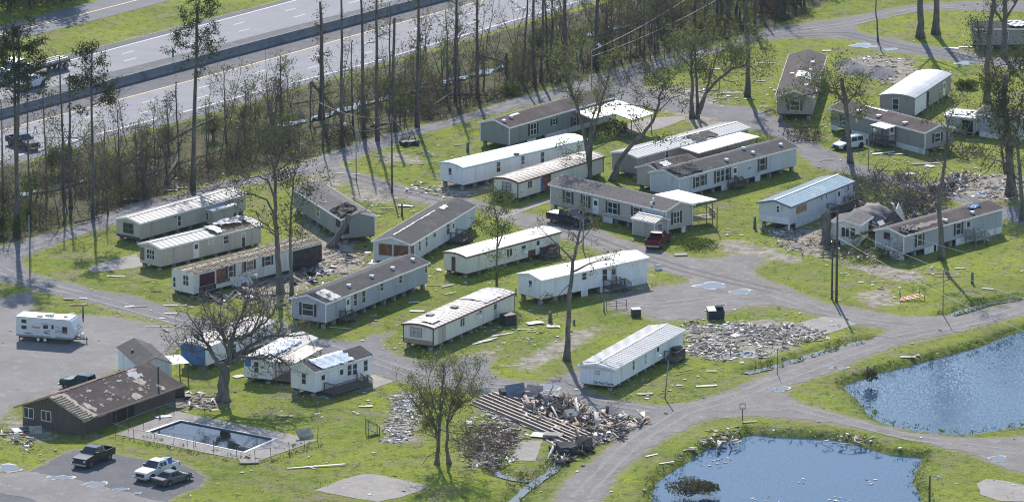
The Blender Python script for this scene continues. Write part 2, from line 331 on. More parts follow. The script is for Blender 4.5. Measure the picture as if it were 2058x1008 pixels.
# ---- surfaces
def gravel_mat(name, c1, c2, c3, s=0.25, fine=9.0, rough=0.9, spec=0.3, wear=.62):
    m = bpy.data.materials.new(name); m.use_nodes = True; nt = m.node_tree; n = nt.nodes; l = nt.links; b = n["Principled BSDF"]
    b.inputs["Roughness"].default_value = rough; b.inputs["Specular IOR Level"].default_value = spec; tc = n.new("ShaderNodeTexCoord")
    def nz(sc_, d=6, r=.7):
        x = n.new("ShaderNodeTexNoise"); x.inputs["Scale"].default_value = sc_; x.inputs["Detail"].default_value = d; x.inputs["Roughness"].default_value = r; l.new(tc.outputs["Object"], x.inputs["Vector"]); return x.outputs[0]
    def lay(v, a, c, A_, B_):
        x = n.new("ShaderNodeMapRange"); x.inputs[1].default_value = a; x.inputs[2].default_value = c; l.new(v, x.inputs[0])
        y = n.new("ShaderNodeMix"); y.data_type = 'RGBA'; l.new(x.outputs[0], y.inputs["Factor"])
        for k, q in (("A", A_), ("B", B_)):
            if hasattr(q, 'links'): l.new(q, y.inputs[k])
            else: y.inputs[k].default_value = (*q, 1)
        return y.outputs["Result"]
    g = lay(nz(s), .35, .65, c1, c2); g = lay(nz(s * 3.5, 7), wear - .08, wear + .08, g, c3)
    g = lay(nz(fine, 3), .40, .75, g, tuple(v * .55 for v in c1))
    l.new(g, b.inputs["Base Color"])
    bp = n.new("ShaderNodeBump"); bp.inputs["Strength"].default_value = .5; bp.inputs["Distance"].default_value = .06
    l.new(nz(fine * .6, 4), bp.inputs["Height"]); l.new(bp.outputs[0], b.inputs["Normal"]); MATS[name] = m; return m
G_ROAD = gravel_mat("pale_gravel", (.18, .162, .150), (.285, .26, .24), (.40, .365, .33))
G_PERIM = gravel_mat("grey_gravel", (.155, .148, .155), (.235, .225, .225), (.32, .30, .28))
G_YARD = gravel_mat("yard_gravel", (.20, .185, .175), (.29, .27, .255), (.38, .35, .32), s=.15)
G_DARK = gravel_mat("dark_gravel", (.105, .105, .115), (.15, .15, .16), (.21, .205, .20), s=.3)
G_SLAB = gravel_mat("worn_concrete", (.31, .275, .245), (.42, .38, .34), (.50, .46, .41), s=.4, fine=14)
sheet("road", ROAD_MAIN, .020, G_ROAD, .95, label="pale gravel road past the ponds")
sheet("gravel_road", ROAD_PERIM, .014, G_PERIM, .95, label="grey gravel lane round the park")
sheet("yard", YARD, .008, G_YARD, .7, label="gravel yard under the travel trailer")
sheet("parking_area", PARKING, .008, G_DARK, .6, label="dark gravel parking area")
sheet("track", TRACK, .026, G_YARD, .5, label="pale dirt track beside the parking area")
for k, v in PADS.items(): sheet("concrete_pad", v, .034, G_SLAB, .16, label="bare concrete slab")
TRK = gravel_mat("worn_wheel_track", (.24, .222, .21), (.32, .30, .28), (.40, .37, .345), s=.6); TRKD = gravel_mat("damp_wheel_track", (.13, .122, .12), (.17, .16, .155), (.24, .225, .21), s=.6)
TR = [[(1165,1000),(1225,930),(1300,870),(1370,830),(1450,808),(1560,765),(1700,712),(1800,680),(1900,660),(2060,620)],[(1500,822),(1590,815),(1700,845),(1830,878),(1960,898),(2060,910)],[(1225,610),(1330,612),(1430,600),(1550,590),(1650,625),(1760,645),(1850,655)],[(1090,448),(1180,475),(1270,510),(1370,540),(1470,565),(1560,585)],
  [(0,540),(60,565),(150,588),(270,620),(380,655),(520,680),(660,697),(740,720),(830,752),(960,772),(1080,780),(1200,808),(1310,825)],[(20,512),(150,470),(300,412),(450,372),(600,340),(720,294),(850,262),(1000,217),(1150,175),(1300,136),(1450,97),(1560,68),(1700,50),(1850,18),(2000,8)],[(1590,70),(1700,68),(1800,92),(1950,118),(2050,130)],[(700,352),(800,380),(900,403),(1000,425)]]
for i, t_ in enumerate(TR):
    w = [Vector(v) for v in xy(t_)]; F = []
    for a, b in zip(w[:-1], w[1:]): F += [a.lerp(b, k / 6) for k in range(6)]
    F.append(w[-1])
    for sgn in (-1, 1):
        Lh, Rh = [], []
        for j, p in enumerate(F):
            d = (F[min(j + 1, len(F) - 1)] - F[max(j - 1, 0)]).normalized(); nr = Vector((-d.y, d.x)); c = p + nr * (.85 * sgn + .5 * wob(p.x, p.y, .08, i + 4)); hw = .26 * (1 + .8 * wob(p.x, p.y, .3, i)); Lh.append(tuple(c + nr * hw)); Rh.append(tuple(c - nr * hw))
        sheet("wheel_track", None, .030 + .0005 * i, TRK if i in (0, 1, 2, 4, 5) else TRKD, .22, .5, "worn wheel track in the gravel", world=Lh + Rh[::-1])
def water_mat(name, c, rough, bs, strength, st=(1, 1, 1), dist=.1):
    m = bpy.data.materials.new(name); m.use_nodes = True; nt = m.node_tree; n = nt.nodes; l = nt.links; b = n["Principled BSDF"]
    b.inputs["Base Color"].default_value = (*c, 1); b.inputs["Roughness"].default_value = rough; b.inputs["IOR"].default_value = 1.33
    b.inputs["Specular IOR Level"].default_value = .5
    tc = n.new("ShaderNodeTexCoord"); mp = n.new("ShaderNodeMapping"); mp.inputs["Scale"].default_value = st; l.new(tc.outputs["Object"], mp.inputs[0])
    nz = n.new("ShaderNodeTexNoise"); nz.inputs["Scale"].default_value = bs; nz.inputs["Detail"].default_value = 3; nz.inputs["Roughness"].default_value = .6; l.new(mp.outputs[0], nz.inputs["Vector"])
    bp = n.new("ShaderNodeBump"); bp.inputs["Strength"].default_value = strength; bp.inputs["Distance"].default_value = dist
    l.new(nz.outputs[0], bp.inputs["Height"]); l.new(bp.outputs[0], b.inputs["Normal"]); MATS[name] = m; return m
def pond_mat(name, c, k, sx, sy, patch):
    """small wind ripples: the surface normal leans with a fine noise, stronger in patches of wind"""
    m = bpy.data.materials.new(name); m.use_nodes = True; nt = m.node_tree; n = nt.nodes; l = nt.links; b = n["Principled BSDF"]
    b.inputs["Base Color"].default_value = (*c, 1); b.inputs["Roughness"].default_value = .10; b.inputs["IOR"].default_value = 1.33
    tc = n.new("ShaderNodeTexCoord"); mp = n.new("ShaderNodeMapping"); mp.inputs["Scale"].default_value = (sx, sy, 1); l.new(tc.outputs["Object"], mp.inputs[0])
    nz = n.new("ShaderNodeTexNoise"); nz.inputs["Scale"].default_value = 1.0; nz.inputs["Detail"].default_value = 2.5; l.new(mp.outputs[0], nz.inputs["Vector"])
    s_ = n.new("ShaderNodeVectorMath"); s_.operation = 'SUBTRACT'; s_.inputs[1].default_value = (.5, .5, .5); l.new(nz.outputs["Color"], s_.inputs[0])
    pz = n.new("ShaderNodeTexNoise"); pz.inputs["Scale"].default_value = patch; pz.inputs["Detail"].default_value = 3; l.new(tc.outputs["Object"], pz.inputs["Vector"])
    mr = n.new("ShaderNodeMapRange"); mr.inputs[1].default_value = .40; mr.inputs[2].default_value = .62; mr.inputs[3].default_value = k * .45; mr.inputs[4].default_value = k; l.new(pz.outputs[0], mr.inputs[0])
    sc_ = n.new("ShaderNodeVectorMath"); sc_.operation = 'SCALE'; l.new(s_.outputs[0], sc_.inputs[0]); l.new(mr.outputs[0], sc_.inputs["Scale"])
    fl = n.new("ShaderNodeVectorMath"); fl.operation = 'MULTIPLY'; fl.inputs[1].default_value = (1, 1, 0); l.new(sc_.outputs[0], fl.inputs[0])
    ad = n.new("ShaderNodeVectorMath"); ad.operation = 'ADD'; ad.inputs[1].default_value = (0, 0, 1); l.new(fl.outputs[0], ad.inputs[0])
    nm = n.new("ShaderNodeVectorMath"); nm.operation = 'NORMALIZE'; l.new(ad.outputs[0], nm.inputs[0]); l.new(nm.outputs[0], b.inputs["Normal"])
    MATS[name] = m; return m
W_POND = pond_mat("pond_water", (.018, .060, .118), .09, 4.5, 1.5, .05); W_PONDB = pond_mat("windy_pond_water", (.022, .060, .105), .34, 4.0, 1.3, .06)
W_PUD = water_mat("puddle_water", (.13, .125, .12), .04, 1.0, .12)
W_POOL = water_mat("pool_water", (.010, .016, .020), .02, 1.2, .10)
sheet("pond", [(x, y) for x, y in POND_A], -.55, W_POND, 0, 50, label="round pond with floating litter", world=[(a * 1.0, b * 1.0) for a, b in (lambda q: (q - q.mean(0)) * 1.06 + q.mean(0))(xy(POND_A))])
sheet("pond", [(x, y) for x, y in POND_B], -.55, W_PONDB, 0, 50, label="larger pond at the right edge", world=[(a, b) for a, b in (lambda q: (q - q.mean(0)) * 1.04 + q.mean(0))(xy(POND_B))])
def strip_world(pl, w):
    q = [Vector(v) for v in xy(pl)]; Lh, Rh = [], []
    for i, p in enumerate(q):
        d = (q[min(i + 1, len(q) - 1)] - q[max(i - 1, 0)]).normalized(); nr = Vector((-d.y, d.x)); Lh.append(tuple(p + nr * w)); Rh.append(tuple(p - nr * w))
    return Lh + Rh[::-1]
for d in DITCHES: sheet("ditch_water", None, -.30, W_PUD, .25, label="water in a grassy ditch", world=strip_world(d, .55))
for d in WOOD_DITCH: sheet("ditch_water", None, -.22, W_PUD, 1.3, label="water in the ditch through the wood", world=strip_world(d, .7))
PUDDLES = [(1430,574,28,5),(1490,587,20,5),(2008,921,14,5),(120,960,24,4),(190,973,24,5),(245,983,10,3),(272,990,8,2.5),(1735,92,22,3),(1790,99,12,2.5),(1940,128,14,3),(1565,782,18,4),(1680,738,20,3),  # two on the top lane put gleaming white gravel in as water
  (16,940,26,6),(1100,778,18,5),(1500,712,22,5),(1460,714,14,3),(1055,845,10,3),(1210,886,16,4),(1975,392,18,5),(2010,378,14,4),(820,815,12,9),(800,880,14,4),(1108,795,14,4)]
WET = gravel_mat("wet_margin", (.24, .23, .225), (.32, .31, .30), (.40, .39, .38), s=.8, rough=.6, spec=.4)
rnd = random.Random(5)
for (cx, cy, a, b) in PUDDLES:
    c = P(cx, cy); rx = abs(P(cx + a, cy).x - c.x); ry = abs(P(cx, cy - b).y - c.y); k = rnd.random() * 6
    pts = [(c.x + rx * math.cos(t) * (1 + .22 * math.sin(3 * t + k)), c.y + ry * math.sin(t) * (1 + .2 * math.cos(2 * t + k))) for t in [i * .2618 for i in range(24)]]
    sheet("puddle", None, .046, W_PUD, .55, .25, label="rain puddle or gleaming gravel with a pale dried rim", world=pts)
    pts2 = [(c.x + rx * 1.12 * math.cos(t) * (1 + .30 * math.sin(3 * t + k + .5)), c.y + ry * 1.15 * math.sin(t) * (1 + .22 * math.cos(2 * t + k))) for t in [i * .2618 for i in range(24)]]
    sheet("silt_rim", None, .040, WET, .6, .25, label="pale silt round a puddle", world=pts2)
# ---- highway
def xline(pts, dx0=-60, dx1=60):            # image polyline -> world polyline, run on straight at both ends
    q = [Vector(v) for v in xy(pts)]
    a = q[0] + (q[0] - q[1]).normalized() * 130; b = q[-1] + (q[-1] - q[-2]).normalized() * 130
    return [a, *q, b]
def lerp_line(A_, B_, t):                   # both resampled by x
    xs = np.linspace(max(A_[0].x, B_[0].x), min(A_[-1].x, B_[-1].x), 60)
    ya = np.interp(xs, [p.x for p in A_], [p.y for p in A_]); yb = np.interp(xs, [p.x for p in B_], [p.y for p in B_])
    return [Vector((x, y)) for x, y in zip(xs, ya * (1 - t) + yb * t)]
def band(name, A_, B_, z, material, label=None, kind='structure'):
    a = lerp_line(A_, B_, 0); b = lerp_line(A_, B_, 1); mb = MB()
    for i in range(len(a) - 1): mb.quad((*b[i], z), (*b[i + 1], z), (*a[i + 1], z), (*a[i], z))
    o = mb.build(name, material); o["kind"] = kind
    if label: o["label"] = label
    return o
def offs(L_, d):                            # shift a world polyline sideways
    out = []
    for i, p in enumerate(L_):
        t = (L_[min(i + 1, len(L_) - 1)] - L_[max(i - 1, 0)]).normalized(); out.append(p + Vector((-t.y, t.x)) * d)
    return out
hl = {k: xline(v) for k, v in dict(
  fr_top=[(0,52),(118,22),(219,-4)], fr_bot=[(0,88),(169,46),(256,24),(344,0)],
  sh_far=[(0,147),(125,113),(337,60),(520,13),(565,1)], white_far=[(0,156),(148,120),(520,21),(598,0)],
  inner_far=[(0,203),(236,142),(432,93),(520,70),(787,3)], bar_far=[(0,224),(520,87),(870,-4)], bar_near=[(0,237),(520,98),(878,4)],
  yellow=[(0,263),(219,206),(438,148),(520,126),(736,65),(949,7)], white_near=[(0,322),(64,305),(216,265),(405,216),(520,184),(736,129),(1020,45)],
  edge=[(0,336),(67,319),(216,281),(405,233),(520,199),(736,137),(1020,54),(1200,2)]).items()}
M_CONC = mat("highway_concrete", (.215, .215, .232), .85, .08, .5, stretch=(.5, .5, 1), bump=.1, dirt=(.18, .18, .195), dscale=.25)
M_ASPH = mat("asphalt", (.10, .10, .108), .9, .15, .6, dirt=(.15, .147, .147), dscale=.3)
M_WHITE_P = mat("road_paint_white", (.50, .50, .51), .7, .12, 2); M_YEL = mat("road_paint_yellow", (.62, .42, .14), .7, .15, 2)
band("frontage_road", hl['fr_top'], hl['fr_bot'], .02, mat("frontage_asphalt", (.155, .155, .17), .9, .08, .4), "two-lane frontage road behind the highway")
band("highway_shoulder", hl['sh_far'], hl['edge'], .010, M_ASPH, "dark asphalt shoulders of the highway")
band("highway_lanes", hl['white_far'], hl['inner_far'], .020, M_CONC, "far carriageway of pale concrete")
band("highway_lanes", hl['yellow'], hl['edge'], .020, M_CONC, "near carriageway of pale concrete")
band("highway_shoulder", hl['white_near'], hl['edge'], .026, mat("shoulder_grey", (.15, .15, .162), .9, .1, .6), "grey near shoulder of the highway")
def stripe(L_, z, m, w=.14):
    return band("road_marking", offs(L_, w), offs(L_, -w), z, m, "painted line on the highway")
stripe(lerp_line(hl['white_far'], hl['inner_far'], 0.0), .034, M_WHITE_P, .16); stripe(hl['yellow'], .034, M_YEL); stripe(hl['white_near'], .034, M_WHITE_P, .16)
stripe(lerp_line(hl['fr_top'], hl['fr_bot'], .52), .034, M_YEL)
stripe(lerp_line(hl['sh_far'], hl['sh_far'], 0), .034, mat("seam", (.3, .3, .3)), .05)
def dashes(L_, z):
    mb = MB(); acc = 0
    pts = [Vector(p) for p in L_]; d = []
    for a, b in zip(pts[:-1], pts[1:]):
        n_ = max(1, int((b - a).length / .5))
        for i in range(n_): d.append(a + (b - a) * (i / n_))
    for i in range(0, len(d) - 8, 24):
        for j in range(i, i + 5):
            t = (d[j + 1] - d[j]).normalized(); nr = Vector((-t.y, t.x)) * .12
            mb.quad((*(d[j] - nr), z), (*(d[j + 1] - nr), z), (*(d[j + 1] + nr), z), (*(d[j] + nr), z))
    o = mb.build("road_marking", M_WHITE_P); o["kind"] = 'structure'; o["label"] = "dashed lane line on the highway"
for t in (1 / 3, 2 / 3):
    dashes(lerp_line(hl['white_far'], hl['inner_far'], t), .034); dashes(lerp_line(hl['yellow'], hl['white_near'], t), .034)
# concrete median barrier
bl = lerp_line(hl['bar_near'], hl['bar_near'], 0); mb = MB()
prof = [(-.42, 0), (-.42, .18), (-.20, .45), (-.12, 1.25), (.12, 1.25), (.20, .45), (.42, .18), (.42, 0)]
rings = []
for i, p in enumerate(bl):
    t = (bl[min(i + 1, len(bl) - 1)] - bl[max(i - 1, 0)]).normalized(); nr = Vector((-t.y, t.x)); rings.append([(p.x + nr.x * a, p.y + nr.y * a, z) for a, z in prof])
for r0, r1 in zip(rings[:-1], rings[1:]):
    for j in range(7): mb.quad(r0[j], r1[j], r1[j + 1], r0[j + 1])
tag(mb.build("median_barrier", mat("barrier_concrete", (.25, .25, .255), .9, .12, .8, dirt=(.12, .12, .13), dscale=.4)), "long grey concrete barrier down the middle of the highway", "barrier")
# ------------------------------------------------------------------ mobile homes
GLASS = mat("window_glass", (.035, .045, .055), .12, .3, 1.5, spec=.6); BLIND = mat("window_blind", (.42, .43, .44), .5, .1, 2)
WHITE = mat("white_trim", (.80, .80, .80), .6, .08, 2, dirt=(.5, .49, .46), dscale=1.2, dlo=.6); BLACKSH = mat("black_shutter", (.03, .033, .04), .6)
WOODD = mat("weathered_wood", (.13, .11, .095), .85, .2, 4, stretch=(1, 1, 4)); WOODL = mat("new_lumber", (.40, .27, .16), .8, .2, 3)
OSB = mat("exposed_sheathing", (.21, .095, .05), .85, .25, 1.5, dirt=(.33, .2, .12), dscale=1.5); BLOCK = mat("concrete_block", (.30, .29, .28), .9, .2, 3)
STEEL = mat("chassis_steel", (.05, .05, .055), .7); SKIRT = mat("skirting", (.72, .73, .75), .7, .1, 1.5, dirt=(.38, .37, .34), dscale=1, dlo=.55)
BURG = mat("burgundy_trim", (.115, .045, .040), .6, .2, 2); DARKV = mat("hole_shade", (.02, .02, .02), .9)  # near-black colour stands for the shade inside holes and slots
SHING = mat("dark_shingle", (.062, .058, .060), .95, .2, 2.5, dirt=(.105, .092, .085), dscale=.5, dlo=.52, bump=.3)
SHINGB = mat("brown_shingle", (.075, .052, .048), .95, .2, 2.5, dirt=(.12, .085, .075), dscale=.4, dlo=.52, bump=.3)
SHINGT = mat("taupe_shingle", (.15, .13, .125), .95, .2, 2.5, dirt=(.09, .08, .08), dscale=.5, dlo=.55, bump=.3)
def metal_roof(n, c, d, dl=.54, rough=.58): return mat(n, c, rough, .08, .8, spec=.5, dirt=d, dscale=.5, dlo=dl)
M_WHT = metal_roof("white_metal_roof", (.62, .61, .59), (.48, .44, .40), .54); M_PINK = metal_roof("chalky_metal_roof", (.44, .40, .365), (.33, .29, .265))
M_GRY = metal_roof("grey_metal_roof", (.34, .345, .36), (.26, .255, .26)); M_BLU = metal_roof("pale_blue_metal_roof", (.30, .42, .46), (.50, .55, .56), .52, .35)
M_TAN = metal_roof("tan_metal_roof", (.30, .245, .205), (.42, .375, .34), .5); M_RUST = metal_roof("stained_metal_roof", (.46, .40, .37), (.32, .26, .23), .5)
TARP = mat("blue_tarp", (.04, .20, .55), .35, .15, 2, bump=.5, bscale=5); TARPW = mat("sun_bleached_tarp", (.70, .75, .80), .35, .06, 1, bump=.8, bscale=3, dirt=(.20, .42, .68), dscale=2.2, dlo=.56, stretch=(2.4, .45, 1))
def siding(n, c, d=None): return mat(n, c, .75, .06, .7, dirt=d or tuple(v * .74 for v in c), dscale=.55, dlo=.54, stretch=(1.3, 1.3, .22))
class Home:
    def __init__(s, name, label, p0, p1, w, zb=.7, h=2.45, end=0, wall=None, roof='gable', rmat=None, rise=.7, oh=.25, fascia=WHITE, ribs=0, skirt=(), cat="mobile home", group=None, ovr=.2, rname="roof", pier=True, corner=WHITE, cutend=0, ribm=None, noroof=False):
        a, b = P(*p0, zb), P(*p1, zb); s.a = a; d = Vector((b.x - a.x, b.y - a.y, 0)); s.L = d.length; s.ex = d.normalized(); s.ey = Vector((-s.ex.y, s.ex.x, 0))
        s.w, s.zb, s.h, s.end, s.rise, s.oh, s.roofk = w, zb, h, end, rise, oh, roof; s.rz = math.atan2(s.ex.y, s.ex.x); s.zt = zb + h
        s.root = tag(empty(name, (a.x, a.y, 0), s.rz), label, cat, group or None); s.wallm = wall
        s.M = Matrix.Translation((a.x, a.y, 0)) @ Matrix.Rotation(s.rz, 4, 'Z'); s.Mi = s.M.inverted()
        s.prof = [(0, s.zt), *s.roofline(0)[1:-1], (w, s.zt)]
        mb = MB(); L = s.L; pr = [(0, zb), (w, zb), (w, s.zt)] + [(y, z - .03) for y, z in reversed(s.roofline(0)[1:-1])] + [(0, s.zt)]
        mb.extrude([(0, y, z) for y, z in pr], (L, 0, 0)); s.body = mb.build("wall", wall, s.root)
        if not noroof: s.make_roof(rmat, ovr, ribs, fascia, rname, ribm)
        if corner:
            for x in (0, L):
                for y in (0, w):
                    sx = -1 if x == 0 else 1; sy = -1 if y == 0 else 1; c = MB()
                    c.box(x - .09 if sx > 0 else x - .02, y - .09 if sy > 0 else y - .02, zb, x + .02 if sx > 0 else x + .09, y + .02 if sy > 0 else y + .09, s.zt - .05); c.build("corner_trim", corner, s.root)
        if zb > .25:
            c = MB(); c.box(.03, .5, zb - .26, L - .03, .62, zb - .01); c.box(.03, w - .62, zb - .26, L - .03, w - .5, zb - .01)
            c.box(.1, .15, zb - .1, L - .1, w - .15, zb - .005); c.build("chassis", STEEL, s.root)
            if pier:
                k = max(3, int(L / 2.3))
                for i in range(k + 1):
                    x = .35 + (L - .7) * i / k
                    for y in (.56, w - .56):
                        if y > 1 and i % 2: continue
                        b_ = MB(); b_.box(x - .2, y - .22, -.02, x + .2, y + .22, zb - .26); b_.box(x - .24, y - .1, zb - .27, x + .24, y + .1, zb - .2)
                        b_.build("pier", BLOCK, s.root)
            for k_ in skirt:
                side, x0, x1 = k_[0], k_[1], k_[2]; mb = MB(); x1 = L if x1 is None and side == 'L' else (w if x1 is None else x1)
                if side == 'L': mb.box(x0, .02, 0, x1, .06, zb)
                elif end == 0: mb.box(.02, x0, 0, .06, x1, zb)
                else: mb.box(L - .06, x0, 0, L - .02, x1, zb)
                mb.build("skirting", SKIRT, s.root)
    def roofline(s, oh):
        w, r = s.w, s.rise
        if s.roofk == 'gable':
            k = r / (w / 2); return [(-oh, s.zt - k * oh), (w / 2, s.zt + r), (w + oh, s.zt - k * oh)]
        n = 8; return [(-oh + (w + 2 * oh) * i / n, s.zt + r * (1 - ((2 * i / n) - 1) ** 2)) for i in range(n + 1)]
    def make_roof(s, m, ovr, ribs, fascia, rname, ribm):
        rl = s.roofline(s.oh); L = s.L; t = .05; lo = [(y, z + .02) for y, z in rl]; hi = [(y, z + .02 + t) for y, z in rl]
        mb = MB(); mb.extrude([(-ovr, y, z) for y, z in lo + hi[::-1]], (L + 2 * ovr, 0, 0)); mb.f = mb.f[:0]; mb.m = []
        n = len(lo); x0, x1 = -ovr, L + ovr; V = mb.v = []
        for x in (x0, x1): V.extend([(x, y, z) for y, z in lo]); V.extend([(x, y, z) for y, z in hi])
        q = 2 * n
        for i in range(n - 1):
            mb.f.append((n + i, q + n + i, q + n + i + 1, n + i + 1)); mb.f.append((i + 1, q + i + 1, q + i, i))
            mb.f.append((i, n + i, n + i + 1, i + 1)); mb.f.append((q + i + 1, q + n + i + 1, q + n + i, q + i))
        mb.f.append((0, q, q + n, n)); mb.f.append((n - 1, 2 * n - 1, q + 2 * n - 1, q + n - 1)); mb.m = [0] * len(mb.f)
        s.roof = mb.build(rname, m, s.root)
        if ribs:
            mb = MB(); x = x0 + .1
            while x < x1:
                for (ya, za), (yb, zb_) in zip(hi[:-1], hi[1:]): mb.bar((x, ya, za + .012), (x, yb, zb_ + .012), .07, .05)
                x += ribs
            if s.roofk == 'gable': mb.bar((x0, s.w / 2, hi[1][1] + .01), (x1, s.w / 2, hi[1][1] + .01), .3, .05)
            mb.build("ridge_ribs", ribm or m, s.roof)
        if fascia:
            mb = MB()
            for y, z in (lo[0], lo[-1]):
                sy = -.03 if y < 1 else .03
                mb.box(x0 - .02, min(y, y + sy), z - .14, x1 + .02, max(y, y + sy), z + t + .01)
            for x in (x0, x1):
                for (ya, za), (yb, zb_) in zip(lo[:-1], lo[1:]): mb.bar((x + (-.015 if x < 0 else .015), ya, za - .04), (x + (-.015 if x < 0 else .015), yb, zb_ - .04), .03, .2)
            mb.build("fascia", fascia, s.root)
    def T(s, pl, u, z, o):
        if pl == 'L': return Vector((u, -o, z))
        return Vector((-o, u, z)) if s.end == 0 else Vector((s.L + o, u, z))
    def at(s, pl, px, py):               # picture point -> (u, z) on the long or the end wall
        if pl == 'L': q = on_plane(px, py, s.a, s.ey)
        else: q = on_plane(px, py, s.a if s.end == 0 else s.a + s.ex * s.L, s.ex)
        l = s.Mi @ q; return (l.x if pl == 'L' else l.y), l.z
    def slab(s, mb, pl, u0, z0, u1, z1, o0, o1):
        return mb.hexa([s.T(pl, u, z, o) for z in (z0, z1) for u, o in ((u0, o0), (u1, o0), (u1, o1), (u0, o1))])
    def win(s, pl, px, py, w=.75, h=1.3, sh=None, pane=GLASS, fr=WHITE, bars=1, ac=False, uz=None, mull=0):
        u, z = uz or s.at(pl, px, py); z = min(max(z, s.zb + h / 2 + .1), s.zt - h / 2 - .03)
        lim = s.L if pl == 'L' else s.w; u = min(max(u, w / 2 + .1), lim - w / 2 - .1); a, b, c, d = u - w / 2, u + w / 2, z - h / 2, z + h / 2; t = .07
        mb = MB(); s.slab(mb, pl, a - t, c - t, b + t, c, .0, .05); s.slab(mb, pl, a - t, d, b + t, d + t, .0, .05); s.slab(mb, pl, a - t, c, a, d, 0, .05); s.slab(mb, pl, b, c, b + t, d, 0, .05)
        if bars: s.slab(mb, pl, a, z - .03, b, z + .03, 0, .045)
        for k in range(mull): x = a + (b - a) * (k + 1) / (mull + 1); s.slab(mb, pl, x - .035, c, x + .035, d, 0, .047)
        f = mb.build("window", fr, s.root); mb = MB(); s.slab(mb, pl, a, c, b, d, 0, .02); mb.build("pane", pane, f)
        if sh:
            for x in (a - t - .38, b + t + .03):
                mb = MB(); s.slab(mb, pl, x, c - .05, x + .35, d + .05, 0, .04); mb.build("shutter", sh, f)
        if ac:
            mb = MB(); s.slab(mb, pl, u - .3, c - .05, u + .3, c + .38, .02, .5); mb.build("air_conditioner", WHITE, f)
        return f
    def door(s, pl, px, py, m=WHITE, w=.9, h=2.0, uz=None):
        u, z = uz or s.at(pl, px, py); c = s.zb + .04; lim = s.L if pl == 'L' else s.w; u = min(max(u, w / 2 + .1), lim - w / 2 - .1)
        mb = MB(); s.slab(mb, pl, u - w / 2, c, u + w / 2, c + h, 0, .04); f = mb.build("door", m, s.root)
        mb = MB(); s.slab(mb, pl, u - w / 2 - .08, c - .03, u - w / 2, c + h + .08, 0, .06); s.slab(mb, pl, u + w / 2, c - .03, u + w / 2 + .08, c + h + .08, 0, .06); s.slab(mb, pl, u - w / 2, c + h, u + w / 2, c + h + .08, 0, .06); mb.build("frame", WHITE, f)
        mb = MB(); s.slab(mb, pl, u - .28, c + 1.15, u + .28, c + 1.75, .03, .05); mb.build("pane", GLASS if m is not GLASS else BLIND, f)
        return f
    def panel(s, name, pl, u0, z0, u1, z1, m, o=.03, px=False):
        if px: (u0, z0), (u1, z1) = s.at(pl, u0, z0), s.at(pl, u1, z1)
        lim = s.L if pl == 'L' else s.w
        u0, u1 = sorted((min(max(u0, 0), lim), min(max(u1, 0), lim))); z0, z1 = sorted((max(z0, s.zb), min(z1, s.zt - .02) if not px else z1)); mb = MB(); s.slab(mb, pl, u0, max(z0, s.zb), u1, min(max(z1, s.zb + .1), s.zt - .02), 0, o); return mb.build(name, m, s.root)
    def onroof(s, px, py):               # picture point -> local point on the slope facing the camera
        k = s.rise / (s.w / 2) if s.roofk == 'gable' else .02; n = (s.M.to_3x3() @ Vector((0, -k, 1))).normalized()
        q = s.Mi @ on_plane(px, py, s.M @ Vector((0, 0, s.zt + .08 + (0 if s.roofk == 'gable' else s.rise * .8))), n); return q
    def rz_at(s, y):
        rl = s.roofline(s.oh); return float(np.interp(y, [p[0] for p in rl], [p[1] for p in rl])) + .075
    def vents(s, pts, m=WHITE, a=.36, hh=.22):
        for px, py in pts:
            q = s.onroof(px, py); y = min(max(q.y, .1), s.w); x = min(max(q.x, 0), s.L); z = s.rz_at(y); mb = MB()
            mb.box(x - a / 2, y - a / 2, z - .08, x + a / 2, y + a / 2, z + hh); mb.box(x - a * .62, y - a * .62, z + hh, x + a * .62, y + a * .62, z + hh + .05); mb.build("vent", m, s.roof)
    def roof_patch(s, name, x0, x1, y0, y1, m, wrinkle=0.0, o=.02, nx=10, ny=6, seed=1, ragged=.0):
        mb = MB(); r = random.Random(seed); V = []
        for i in range(nx + 1):
            for j in range(ny + 1):
                x = x0 + (x1 - x0) * i / nx; y = y0 + (y1 - y0) * j / ny
                if i in (0, nx): x += r.uniform(-1, 1) * ragged
                if j in (0, ny): y += r.uniform(-1, 1) * ragged * .6
                V.append((x, y, s.rz_at(y) + o + wrinkle * max(0, .5 + .9 * mnoise.noise(Vector((x * 1.3 + y * .9, y * .5 - x * .2, seed))) + .5 * (r.random() - .5))))
        mb.add(V, [(i * (ny + 1) + j, (i + 1) * (ny + 1) + j, (i + 1) * (ny + 1) + j + 1, i * (ny + 1) + j + 1) for i in range(nx) for j in range(ny)])
        o_ = mb.build(name, m, s.roof, smooth=wrinkle > .05 and m in (TARPW, TARP)); sm = o_.modifiers.new("thick", 'SOLIDIFY'); sm.thickness = .012; return o_
    def world(s, x, y, z=0): return s.M @ Vector((x, y, z))
